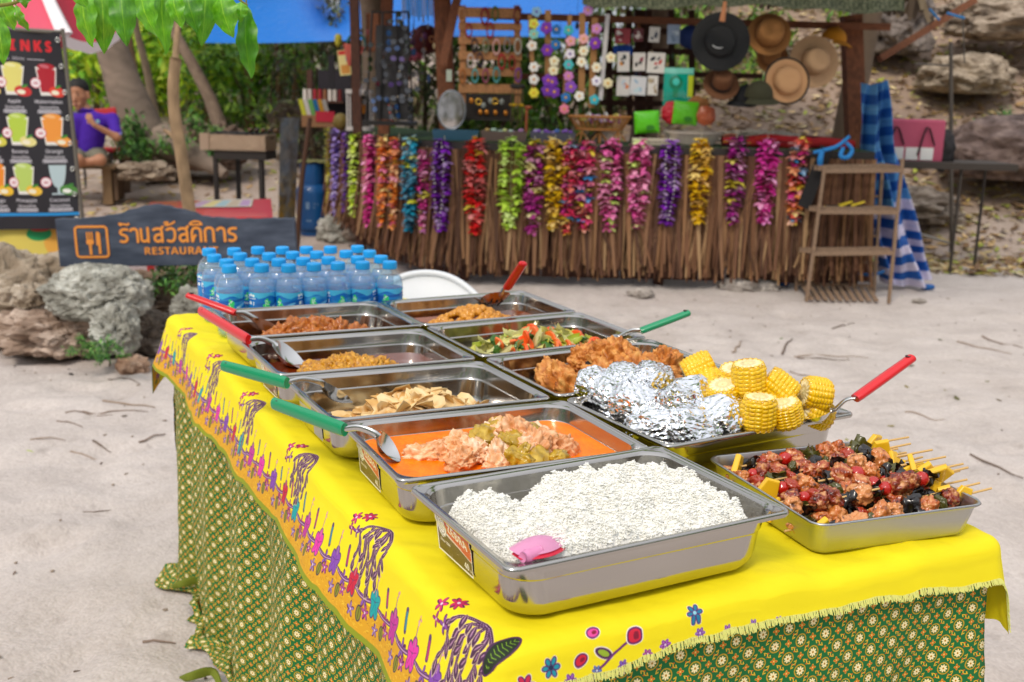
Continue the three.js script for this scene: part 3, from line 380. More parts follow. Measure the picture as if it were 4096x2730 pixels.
{
  const d = 9.6, p = onZ(975, 700, d), k = d / FPX, t = thing('barbecue_grill', 'charcoal barbecue trough of dull steel on a black metal stand', 'grill', undefined, V(p.x, 0, p.z), -0.08), Yp = (y) => onZ(975, y, d).y;
  const W = 225 * k, y0 = Yp(595), y1 = Yp(537);
  const st = mat('#a8947e', 0.42, { metalness: 0.7, bumpMap: rockBump, bumpScale: 0.004 }), bk = mat('#2a2623', 0.7);
  part('trough', [box(W, y1 - y0, 0.012, [0, (y0 + y1) / 2, 0.16]), box(W, y1 - y0, 0.012, [0, (y0 + y1) / 2, -0.16]), box(0.012, y1 - y0, 0.308, [-W / 2, (y0 + y1) / 2, 0]), box(0.012, y1 - y0, 0.308, [W / 2, (y0 + y1) / 2, 0]), box(W, 0.01, 0.33, [0, y0 - 0.006, 0])], st, t);
  part('side_shield', box(36 * k, (y1 - y0) * 1.15, 0.01, [-W / 2 - 16 * k, (y0 + y1) / 2, 0.17]), mat('#c0aa94', 0.4, { metalness: 0.6 }), t);
  part('coal_bed', paint(lump(W / 2 - 0.01, 0.03, 0.14, { det: 20, amp: 0.4, freq: 6 }), (c, x, y, z) => { const n = 0.4 + 0.4 * fbm(x * 20, y * 20, z * 20); c.setRGB(0.06 * n, 0.05 * n, 0.05 * n); }).translate(0, y1 - 0.03, 0), mat('#ffffff', 0.9, { vertexColors: true }), t);
  const rods = []; for (let i = 0; i < 16; i++) rods.push(rod(V(-W / 2 + (i + 0.5) * W / 16, y1 + 0.012, -0.17), V(-W / 2 + (i + 0.5) * W / 16, y1 + 0.012, 0.17), 0.004, 6)); part('grate', rods, bk, t);
  part('stand_top', box(W * 0.92, 0.07, 0.3, [0.02, y0 - 0.05, 0]), bk, t);
  for (const [sx, sz] of [[-1, 1], [-0.45, -1], [0.92, 1], [0.6, -1]]) part('leg', box(0.035, y0 - 0.06, 0.035, [sx * W * 0.42, (y0 - 0.06) / 2, sz * 0.12]), bk, t);
  for (let i = 0; i < 5; i++) one('grilled_sausage', 'dark roasting piece lying on the barbecue grate', 'food', 'pieces on the barbecue grate', new THREE.CapsuleGeometry(0.02, 0.05, 4, 8).rotateX(PI / 2), mat(i % 2 ? '#3a2a1c' : '#5a3f1e', 0.6), onZ(1000 + i * 26, 520, d).setY(y1 + 0.036));
}
{
  const a = onZ(1150, 862, 8.9), b = onZ(1165, 470, 9.1); a.y = 0.02;
  const t = thing('wrapped_board', 'scuffed printed board leaning beside the barbecue grill', 'board', undefined, V(a.x, 0, a.z)), q = b.clone().sub(V(a.x, 0, a.z));
  part('panel', sheet((u, v) => V(q.x * v + lerp(-0.065, 0.02 + 0.02 * v, u), lerp(0.02, q.y, v), q.z * v + lerp(0.12, -0.12, u)), 6, 10), mat('#ffffff', 0.35, { map: canvasTex(128, 512, (x) => { x.fillStyle = '#7d848a'; x.fillRect(0, 0, 128, 512); const r = rng(8); for (let i = 0; i < 260; i++) { const low = i % 2; x.fillStyle = pick(low ? ['#b0903a55', '#3a342c55', '#8a866e55', '#a8843055'] : ['#6b7f9255', '#a9a69a55', '#5d5a5555', '#8fa0aa55'], r); x.beginPath(); x.ellipse(r() * 128, low ? 220 + r() * 292 : r() * 300, 4 + r() * 22, 4 + r() * 26, r() * 3, 0, 7); x.fill(); } }) }), t);
  part('prop_stick', taper([V(0.07, 0, 0), V(0.1, 0.5, -0.05), V(0.16, q.y * 1.0, q.z)], [0.02, 0.022, 0.018], 7), mat('#4d3426', 0.9), t);
}
{
  const p = onZ(1253, 890, 10.1); p.y = sandH(p.x, p.z) - 0.0;
  const t = thing('gas_cylinder', 'dark blue gas cylinder standing beside the thatched counter', 'gas cylinder', undefined, p), k = 10.1 / FPX, r = 67 * k, H = 300 * k;
  const blue = mat('#0a5290', 0.4, { clearcoat: 0.3, bumpMap: rockBump, bumpScale: 0.002 });
  part('body', lathe([[0, 0.04], [r * 0.8, 0.04], [r * 0.95, 0.07], [r, 0.12], [r, H * 0.56], [r * 0.95, H * 0.62], [r * 0.78, H * 0.67], [r * 0.6, H * 0.69], [0, H * 0.7]], 32), blue, t);
  part('foot_ring', lathe([[r * 0.72, 0], [r * 0.76, 0.0], [r * 0.78, 0.06], [r * 0.74, 0.06]], 28), blue, t);
  part('collar', lathe([[r * 0.7, H * 0.67], [r * 0.72, H * 0.7], [r * 0.76, H * 0.95], [r * 0.74, H * 0.97], [r * 0.7, H * 0.95]], 28), blue, t);
  part('valve', [cyl(0.02, 0.025, 0.1, [0, H * 0.75, 0]), cyl(0.035, 0.035, 0.02, [0, H * 0.81, 0])], mat('#8a7a4a', 0.4, { metalness: 0.7 }), t);
  part('lettering', new THREE.CylinderGeometry(r * 1.004, r * 1.004, 0.22, 24, 1, true, -0.9, 1.8).translate(0, H * 0.34, 0), mat('#ffffff', 0.5, { transparent: true, alphaTest: 0.3, ...(() => { const mk = () => canvasTex(256, 128, (x) => { x.strokeStyle = x.fillStyle = '#8fb0cc'; x.lineWidth = 5; x.strokeRect(96, 20, 22, 30); x.beginPath(); x.arc(107, 35, 8, 0, 7); x.stroke(); x.font = '11px sans-serif'; x.fillText('LPG 15 kg', 150, 30); x.fillText('GAS', 150, 48); x.font = 'bold 12px sans-serif'; x.fillText('DANGER', 90, 120); }); const a = mk(), b = mk(); b.colorSpace = THREE.NoColorSpace; return { map: a, alphaMap: b }; })() }), t);
  const cloth = one('folded_cloth', 'olive cloth draped over the gas cylinder collar', 'cloth', undefined, sheet((u, v) => { const x = (u - 0.5) * 2.1, z = (v - 0.5) * 1.9, q = Math.max(Math.abs(x), Math.abs(z)); return V(x * r * 0.92, H * 0.985 + 0.02 * fbm(x * 2, 0, z * 2, 2) - 0.05 * Math.max(0, q - 0.75), z * r * 0.92); }, 12, 12), mat('#6b6a3c', 0.9), p); void cloth;
}
// ---------- bench ----------
const BZ = 11.75;
{
  const p = onZ(390, 800, BZ), k = BZ / FPX, wood = mat('#8a7052', 0.9, { bumpMap: barkBump, bumpScale: 0.006 }), wd = mat('#5c4836', 0.9);
  const t = thing('wooden_bench', 'plain weathered wooden bench that the boy sits on', 'bench', undefined, V(p.x, sandH(p.x, p.z), p.z), 0.12), H = 0.40;
  for (const i of [0, 1, 2]) part('seat_plank', rbox(1.05, 0.04, 0.125, 0.006, [-0.28, H, -0.13 + i * 0.132]), wood, t);
  for (const x of [-0.7, 0.14]) { part('leg', rbox(0.1, H - 0.02, 0.1, 0.008, [x, (H - 0.02) / 2, 0.1]), wood, t); part('leg', rbox(0.1, H - 0.02, 0.1, 0.008, [x, (H - 0.02) / 2, -0.12]), wood, t); }
  part('side_panel', box(0.04, 0.3, 0.3, [0.23, 0.2, -0.0]), wd, t);
  const s = thing('wooden_stool', 'small wooden block stool at the end of the bench', 'stool', undefined, onZ(468, 750, 12.3).setY(sandH(onZ(468, 750, 12.3).x, -12.3)), 0.3); void k;
  part('seat', rbox(0.3, 0.05, 0.3, 0.008, [0, 0.38, 0]), wood, s); for (const [a, b] of [[-1, -1], [1, -1], [1, 1], [-1, 1]]) part('leg', rbox(0.08, 0.36, 0.08, 0.006, [a * 0.1, 0.18, b * 0.1]), wd, s);
}
// red folding seat behind the boy
{
  const p = onZ(440, 600, 12.45), t = thing('red_chair', 'red chair standing behind the boy in purple', 'chair', undefined, V(p.x, sandH(p.x, p.z), p.z), 0.1), m = mat('#b81f2a', 0.6), H = onZ(440, 418, 12.4).y - sandH(p.x, p.z);
  part('backrest', rbox(0.4, 0.3, 0.04, 0.015, [-0.1, H - 0.2, 0], [-0.12, 0, 0.12]), m, t); part('seat', rbox(0.46, 0.04, 0.4, 0.012, [-0.1, 0.44, 0.2]), m, t);
  for (const [a, b] of [[-0.3, 0], [0.1, 0], [-0.3, 0.36], [0.1, 0.36]]) part('leg', rod(V(a, 0, b), V(a, b ? 0.44 : H - 0.3, b), 0.014), mat('#444', 0.5), t);
}
// ---------- the boy ----------
function sdfMesh(bones, lo, hi, res, blend = 0.03, extra) {
  const S = Math.max(hi.x - lo.x, hi.y - lo.y, hi.z - lo.z), mc = new MarchingCubes(res, new THREE.MeshBasicMaterial(), false, false, 120000), c = lo.clone().add(hi).multiplyScalar(0.5), h = res / 2;
  const a = V(0, 0, 0), q = V(0, 0, 0), ab = V(0, 0, 0);
  for (let z = 0; z < res; z++) for (let y = 0; y < res; y++) for (let x = 0; x < res; x++) {
    q.set((x - h) / h, (y - h) / h, (z - h) / h).multiplyScalar(S / 2).add(c); let D = 1e3;
    for (const [p0, p1, r0, r1, sq] of bones) { ab.subVectors(p1, p0); a.subVectors(q, p0); const t = clamp(a.dot(ab) / Math.max(1e-9, ab.lengthSq()), 0, 1); a.addScaledVector(ab, -t); if (sq) a.set(a.x / sq[0], a.y / sq[1], a.z / sq[2]); const d = a.length() - lerp(r0, r1, t), k = clamp(0.5 + 0.5 * (D - d) / blend, 0, 1); D = D + (d - D) * k - blend * k * (1 - k); }
    if (extra) D = extra(q, D); mc.field[x + y * res + z * res * res] = -D;
  }
  mc.isolation = 0; mc.update(); const n = mc.count !== undefined ? mc.count : mc.geometry.drawRange.count, P = new Float32Array(mc.positionArray.slice(0, n * 3));
  for (let i = 0; i < n; i++) { P[3 * i] = P[3 * i] * S / 2 + c.x; P[3 * i + 1] = P[3 * i + 1] * S / 2 + c.y; P[3 * i + 2] = P[3 * i + 2] * S / 2 + c.z; }
  let g = new THREE.BufferGeometry(); g.setAttribute('position', new THREE.BufferAttribute(P, 3)); g = mergeVertices(g, 1e-5); g.computeVertexNormals(); g.setAttribute('uv', new THREE.Float32BufferAttribute(new Float32Array(g.attributes.position.count * 2), 2)); return g;
}
{
  const O = onZ(365, 800, BZ); O.y = sandH(O.x, O.z);
  const P = (x, y, dz = 0) => onZ(x, y, BZ - dz).sub(O);           // joints read off the photograph, dz towards the camera
  const head = P(314, 384, 0.02), hipL = V(0.06, 0.5, 0.0), hipR = V(-0.14, 0.5, 0.02), chest = P(372, 500), belly = P(385, 580), neck = P(345, 440);
  const shR = P(305, 478, 0.08), shL = P(448, 478, -0.02), elL = P(465, 548, 0.14), wrL = P(375, 500, 0.26), elR = P(292, 560, 0.1), wrR = P(300, 620, 0.2);
  const knL = P(400, 640, 0.3), anL = P(300, 655, 0.36), knR = P(310, 640, 0.4), anR = V(-0.2, 0.12, 0.36);
  const skinM = mat('#ad7859', 0.55), t = thing('person', 'person in purple polo shirt sitting on the wooden bench, hand at chest', 'person', undefined, O);
  const torso = [[belly.clone().lerp(V(-0.04, 0.5, 0), 0.6), chest, 0.118, 0.128], [chest, neck, 0.11, 0.05], [shR, shL, 0.052, 0.05]];
  const bones = [...torso, [hipR, hipL, 0.11, 0.11], [neck, head.clone().add(V(0.01, -0.05, 0)), 0.048, 0.045], [shL, elL, 0.052, 0.04], [elL, wrL, 0.038, 0.026], [shR, elR, 0.052, 0.04], [elR, wrR, 0.038, 0.026], [hipL, knL, 0.085, 0.058], [knL, anL, 0.05, 0.034], [anL, anL.clone().add(V(-0.14, -0.01, 0.04)), 0.035, 0.025], [hipR, knR, 0.085, 0.058], [knR, anR, 0.052, 0.034], [anR, anR.clone().add(V(-0.02, -0.07, 0.14)), 0.035, 0.028]];
  const body = sdfMesh(bones, V(-0.62, -0.02, -0.6), V(0.62, 1.22, 0.64), 76, 0.03);
  // head turned towards the camera, tilted to its right
  const hq = new THREE.Euler(0.1, -0.1, 0.14), HS = 1.2, H = (x, y, z) => V(x, y, z).multiplyScalar(HS).applyEuler(hq).add(head);
  const hb = [[H(0, 0.045, -0.01), H(0, 0.03, -0.01), 0.092, 0.092, [0.86, 1.08, 1]], [H(0, -0.02, 0.02), H(0, -0.085, 0.04), 0.074, 0.038], [H(0, 0.012, 0.085), H(0, -0.028, 0.1), 0.009, 0.015], [H(-0.025, -0.068, 0.075), H(0.025, -0.068, 0.075), 0.012, 0.012], [H(0.078, 0.015, -0.01), H(0.085, -0.025, -0.005), 0.018, 0.012], [H(-0.078, 0.015, -0.01), H(-0.085, -0.025, -0.005), 0.018, 0.012], [H(0, -0.06, -0.02), H(0.01, -0.16, -0.03), 0.046, 0.046]].map(([a, b, c, d, e]) => [a, b, c * HS, d * HS, e]);
  const hg = sdfMesh(hb, head.clone().sub(V(0.2, 0.22, 0.2)), head.clone().add(V(0.2, 0.18, 0.2)), 64, 0.012, (q, D) => { const l = q.clone().sub(head).applyQuaternion(new THREE.Quaternion().setFromEuler(hq).invert()); for (const s of [-1, 1]) { const e = Math.hypot((l.x - s * 0.033 * HS) / 1.5, l.y - 0.012 * HS, l.z - 0.088 * HS) - 0.013; D = Math.max(D, -e); } return D; });
  // hand with fingers at the chest
  const hand = (w, dir, side) => { const f = [], n = dir.clone().normalize(), s = side.clone().normalize(), d = n.clone().cross(s); f.push([w, w.clone().addScaledVector(n, 0.07), 0.026, 0.03]); for (let i = 0; i < 4; i++) { const b = w.clone().addScaledVector(n, 0.075).addScaledVector(s, (i - 1.5) * 0.02), L = [0.062, 0.072, 0.068, 0.052][i]; f.push([b, b.clone().addScaledVector(n, L * 0.55).addScaledVector(d, 0.008), 0.0095, 0.009], [b.clone().addScaledVector(n, L * 0.55).addScaledVector(d, 0.008), b.clone().addScaledVector(n, L * 0.9).addScaledVector(d, 0.03), 0.009, 0.008]); } f.push([w.clone().addScaledVector(n, 0.02), w.clone().addScaledVector(n, 0.06).addScaledVector(s, -0.045), 0.014, 0.01]); return sdfMesh(f, w.clone().sub(V(0.11, 0.13, 0.13)), w.clone().add(V(0.15, 0.13, 0.13)), 44, 0.006); };
  part('body', mergeGeometries([body, hg, hand(wrL, V(-0.55, 0.8, -0.05), V(0.7, 0.5, 0.1)), hand(wrR, V(0.3, -0.5, 0.7), V(0.8, 0.2, -0.1))]), skinM, t);
  const shirt = sdfMesh([[belly.clone().lerp(V(-0.04, 0.5, 0), 0.75), chest, 0.138, 0.146], [chest, neck.clone().lerp(chest, 0.2), 0.13, 0.065], [shR, shL, 0.066, 0.062], [shL, shL.clone().lerp(elL, 0.75), 0.062, 0.062], [shR, shR.clone().lerp(elR, 0.75), 0.066, 0.062]], V(-0.55, 0.35, -0.55), V(0.55, 1.2, 0.55), 64, 0.03, (q, D) => D + 0.006 * fbm(q.x * 9, q.y * 9, q.z * 9, 2));
  const sh = part('polo_shirt', shirt, mat('#43149c', 0.85), t);
  part('collar', new THREE.TorusGeometry(0.068, 0.016, 8, 20).rotateX(PI / 2 - 0.25).translate(neck.x - 0.005, neck.y - 0.012, neck.z + 0.01), mat('#3d128c', 0.85), sh);
  part('chest_badge', new THREE.CircleGeometry(0.022, 14).translate(...P(388, 486, 0.158).toArray()), mat('#8fc0d0', 0.7), sh);
  part('cuff', cyl(0.064, 0.063, 0.022, shL.clone().lerp(elL, 0.84).toArray(), [0.5, 0, 0.25], 18), mat('#8f86d0', 0.85), sh);
  part('shorts', sdfMesh([[hipR, hipL, 0.135, 0.135], [hipL, hipL.clone().lerp(knL, 0.7), 0.105, 0.09], [hipR, hipR.clone().lerp(knR, 0.7), 0.105, 0.09]], V(-0.5, 0.2, -0.4), V(0.5, 1.0, 0.6), 50, 0.03), mat('#75705f', 0.9), t);
  const hair = sdfMesh([[H(0, 0.062, -0.022), H(0, 0.05, -0.03), 0.098 * HS, 0.098 * HS, [0.88, 1.02, 1]]], head.clone().sub(V(0.19, 0.18, 0.19)), head.clone().add(V(0.19, 0.2, 0.19)), 54, 0.01, (q, D) => { const l = q.clone().sub(head).applyQuaternion(new THREE.Quaternion().setFromEuler(hq).invert()).multiplyScalar(1 / HS); return Math.max(D + 0.004 * N3(q.x * 60, q.y * 60, q.z * 60), -(l.y - 0.058 + Math.max(0, -l.z) * 1.1 - 0.1 * Math.max(0, Math.abs(l.x) - 0.05)), 0.0) === 0 ? D : Math.max(D, 0.056 - l.y - Math.max(0, 0.045 - l.z) * 1.25); });
  part('hair', hair, mat('#15110f', 0.7), t);
  for (const s of [-1, 1]) { part('eye', new THREE.SphereGeometry(0.0105, 10, 8).translate(...H(s * 0.033, 0.01, 0.076).toArray()), mat('#2a1c16', 0.3), t); part('eyebrow', new THREE.CapsuleGeometry(0.004, 0.026, 3, 6).rotateZ(PI / 2 + s * 0.1).translate(...H(s * 0.034, 0.036, 0.084).toArray()), mat('#1c1512', 0.8), t); }
  part('lips', new THREE.CapsuleGeometry(0.006, 0.026, 3, 8).rotateZ(PI / 2).translate(...H(0, -0.067, 0.087).toArray()), mat('#8f4f44', 0.6), t);
}
// ---------- market stall ----------
const SD = 7.62, SK = SD / FPX;                      // distance of the counter front, metres per photo pixel there
const CPTS = [[1325, 10.1], [1420, 9.2], [1530, 8.45], [1660, 7.9], [1850, 7.66], [2400, SD], [3000, SD], [3500, 7.58]].map(([x, d]) => { const p = onZ(x, 560, d); return V(p.x, 0, p.z); });
const CC = new THREE.CatmullRomCurve3(CPTS, false, 'catmullrom', 0.2), CL = CC.getLength();
const atPx = (x) => { let a = 0, b = 1; for (let i = 0; i < 30; i++) { const m = (a + b) / 2, p = CC.getPointAt(m); const q = 2048 + FPX * p.x / -p.z; q < x ? (a = m) : (b = m); } return (a + b) / 2; };
const CH = 0.985;
const woodTex = (c, s) => { const a = tile(3, 26, s, 4), b = tile(30, 160, s + 4, 2), k = new THREE.Color(c).convertLinearToSRGB(); return noiseTex(256, (u, v) => { const n = 1 + 0.28 * a(u, v) + 0.14 * b(u, v); return [k.r * n, k.g * n, k.b * n]; }, true); };
const brownWood = mat('#ffffff', 0.8, { map: woodTex('#7a4a30', 91) }), paleWood = mat('#ffffff', 0.8, { map: woodTex('#b07c50', 95) }), darkWood = mat('#ffffff', 0.8, { map: woodTex('#4a2c20', 97) });
{
  const t = thing('market_counter', 'long thatched market counter with green turf top', 'counter', undefined, V(0, 0, 0));
  const off = (s, o) => { const p = CC.getPointAt(s), d = CC.getTangentAt(s); return V(p.x + d.z * o, 0, p.z - d.x * o); };   // o metres behind the front
  const turf = tile(60, 60, 51, 2);
  part('turf_top', sheet((u, v) => off(u, -0.04 + 0.72 * v).setY(CH + 0.012), 60, 4, (u, v) => [u * CL, v * 0.7]), mat('#ffffff', 0.95, { map: noiseTex(256, (u, v) => { const n = 0.5 + 0.6 * turf(u, v); return [0.16 * n + 0.04, 0.36 * n + 0.06, 0.10 * n + 0.02]; }, true, [3, 3]) }), t);
  part('counter_edge', sheet((u, v) => off(u, -0.045).setY(CH + 0.01 - 0.05 * v), 60, 1), mat('#2c2624', 0.5), t);
  part('counter_board', sheet((u, v) => off(u, -0.03 + 0.7 * v).setY(CH - 0.03), 60, 2), darkWood, t);
  for (let i = 0; i < 30; i++) part('skirt_plank', sheet((u, v) => off((i + 0.02 + 0.96 * u) / 30, 0.05 + 0.004 * (i % 3)).setY(lerp(0.05, CH - 0.04, v)), 2, 1, (u, v) => [v * 2, u * 0.3 + i * 0.13]), darkWood, t);
  for (const s of [0.02, 0.25, 0.5, 0.75, 0.98]) for (const o of [0.1, 0.62]) { const p = off(s, o); part('leg', box(0.07, CH - 0.04, 0.07, [p.x, (CH - 0.04) / 2, p.z]), darkWood, t); }
  // thatch: dry palm strips hung side by side
  const tmat = ['#6a4836', '#80593f', '#97704e', '#563a2b', '#76513b', '#a98762', '#8c674b'].map((c, i) => mat(c, 0.9));
  const sg = []; for (let k = 0; k < 8; k++) { const r = rng(k + 60), w = rr(0.014, 0.042, r), L = rr(0.8, 0.95, r), b = rr(-0.05, 0.05, r), tw = rr(-0.5, 0.5, r), sp = rr(0.02, 0.1, r); sg.push(sheet((u, v) => { const x = (u - 0.5) * w * (1 - 0.55 * v * v), y = -L * v; return V(x * Math.cos(tw * v) + b * v * v, y, 0.015 * Math.abs(u - 0.5) + sp * v * v + x * Math.sin(tw * v)); }, 2, 5)); }
  const r = rng(77), extra = [];
  for (let i = 0; i < 1250; i++) {
    const s = (i < 290 ? (i + r()) / 290 : r()), p = off(s, i < 290 ? -0.035 - 0.02 * r() : -0.008 - 0.03 * r()), d = CC.getTangentAt(s), g = sg[i % 8], ry = Math.atan2(-d.z, d.x) + rr(-0.12, 0.12, r), rz = rr(-0.1, 0.1, r) + (r() < 0.1 ? rr(-0.3, 0.3, r) : 0), sy = rr(0.88, 1.04, r);
    const low = sstep(1700, 1350, 2048 + FPX * p.x / -p.z), y = CH - 0.04 - (r() < 0.25 ? rr(0, 0.08, r) : 0), ss = Math.min(sy, (y - 0.01) / 0.95 + 0.0) * (1 - 0.12 * low);
    if (i < 290) { const m = part('thatch_strip', g, tmat[Math.floor(r() * 7)], t); m.position.set(p.x, y, p.z); m.rotation.set(0, ry, rz, 'YXZ'); m.scale.set(1, ss, 1); }
    else extra.push(tint(g.clone().applyMatrix4(new THREE.Matrix4().compose(V(p.x, y, p.z), new THREE.Quaternion().setFromEuler(new THREE.Euler(0, ry, rz, 'YXZ')), V(0.8, ss, 1))), tmat[Math.floor(r() * 7)].color));
  }
  const e = part('thatch_underlayer', extra, mat('#ffffff', 0.9, { vertexColors: true }), t); e.userData.kind = 'stuff';
}
// ---------- stall frame and roof ----------
{
  const post = (label, x0, y0, x1, y1, d, w, m = brownWood) => { const a = onZ(x0, y0, d), b = onZ(x1, y1, d); const k = b.clone().sub(a).multiplyScalar(a.y / Math.max(0.1, b.y - a.y)); const f = a.clone().sub(k); f.y = Math.max(0, hillH(f.x, f.z) - 0.02); return one('stall_post', label, 'post', undefined, beam(f, b, w, w), m); };
  post('thick brown stall post with a diagonal brace behind the mirror', 1790, 470, 1765, -60, 8.35, 0.125);
  post('dark red brown stall post in front of the blue tarpaulin', 1425, 330, 1415, -60, 8.9, 0.07, darkWood);
  post('slim brown stall post behind the sunglasses stand', 1540, 330, 1550, -60, 8.6, 0.085);
  post('brown stall post beside the striped tarp', 3425, 560, 3405, 60, 8.2, 0.13);
  post('dark stall post behind the hats', 2560, 480, 2560, 40, 9.4, 0.09, darkWood);
  one('stall_brace', 'diagonal timber brace nailed to the thick stall post', 'beam', undefined, beam(onZ(1770, 260, 8.2), onZ(1840, -60, 8.2), 0.06, 0.05), brownWood);
  one('stall_beam', 'horizontal brown roof beam running above the hanging goods', 'beam', undefined, beam(onZ(1950, 62, 8.3), onZ(3560, 108, 8.1), 0.05, 0.075), brownWood);
  one('stall_beam', 'lower brown rail behind the souvenir cards', 'beam', undefined, beam(onZ(2300, 285, 8.9), onZ(3050, 305, 8.9), 0.04, 0.05), darkWood);
  one('stall_beam', 'slanting brown roof pole near the striped tarp', 'beam', undefined, beam(onZ(3520, 235, 8.3), onZ(3900, 0, 8.5), 0.05, 0.06), brownWood);
  one('stall_beam', 'horizontal rail behind the bracelet rack', 'beam', undefined, beam(onZ(2080, 305, 8.6), onZ(2300, 305, 8.6), 0.04, 0.06), brownWood);
  // roof: thatch over poles, with a ragged eave and green shade net
  const t = thing('thatched_roof', 'thatched stall roof with ragged eave and green shade net', 'roof', undefined, V(0, 0, 0)), th = ['#57483a', '#6a5a46', '#463a30', '#7b6a55'].map((c) => mat(c, 0.95));
  const e0 = onZ(1350, -210, 8.0), e1 = onZ(3700, -25, 7.45), b0 = e0.clone().add(V(-0.1, 1.0, -3.4)), b1 = e1.clone().add(V(0.1, 1.0, -3.4)), Pn = (u, v) => { const p = e0.clone().lerp(e1, u).lerp(b0.clone().lerp(b1, u), v); p.y += 0.04 * Math.sin(u * 23) * (1 - v) + 0.02 * fbm(u * 12, v * 6, 1, 3) - 0.035 * Math.sin(u * PI * 2.2); return p; };
  part('roof_deck', sheet((u, v) => Pn(u, v).add(V(0, 0.03, 0)), 60, 12), th[2], t);
  const r = rng(123), g = sheet((u, v) => V((u - 0.5) * 0.05 * (1 - 0.5 * v), -0.18 * v, 0.05 * v), 1, 3), st = [[], []];
  for (let i = 0; i < 900; i++) { const u = r(), v = r() < 0.5 ? 0 : r() * 0.5, p = Pn(u, v), m = i < 260 && v === 0 ? part('eave_strip', g, th[i % 4], t) : null, q = new THREE.Quaternion().setFromEuler(new THREE.Euler(v ? 1.2 : rr(-0.1, 0.9, r), 0, rr(-0.5, 0.5, r))), s = V(1, rr(0.4, 1.1, r), 1); p.y += v ? 0.05 : 0.03; if (m) { m.position.copy(p); m.quaternion.copy(q); m.scale.copy(s); } else st[0].push(tint(g.clone().applyMatrix4(new THREE.Matrix4().compose(p, q, s)), th[i % 4].color)); }
  part('thatch_cover', st[0], mat('#ffffff', 0.95, { vertexColors: true }), t).userData.kind = 'stuff';
  part('shade_net', sheet((u, v) => { const p = onZ(lerp(2330, 3620, u), lerp(-40, 18 + 10 * Math.sin(u * 9) + 6 * Math.sin(u * 31) + 24 * u, v), 7.35 + 0.05 * Math.sin(u * 40)); return p; }, 60, 4, (u, v) => [u * 9, v]), mat('#ffffff', 0.9, { map: noiseTex(256, ((a, b) => (u, v) => { const n = a(u, v) * 0.25 + b(u, v) * 0.2; return [0.33 + n, 0.35 + n * 0.9, 0.27 + n * 0.8]; })(tile(8, 5, 181, 4), tile(70, 60, 185, 2)), true) }), t);
  for (let i = 0; i < 8; i++) part('roof_pole', rod(Pn(i / 7, 0.01).add(V(0, -0.03, 0)), Pn(i / 7, 1).add(V(0, -0.03, 0)), 0.025, 8), brownWood, t);
  one('hanging_stick', 'short pale stick hanging from the shade net above the black hat', 'stick', undefined, rod(onZ(2902, 5, 7.3), onZ(2890, 85, 7.3), 0.012, 7, 0.02), mat('#b5764e', 0.8));
}
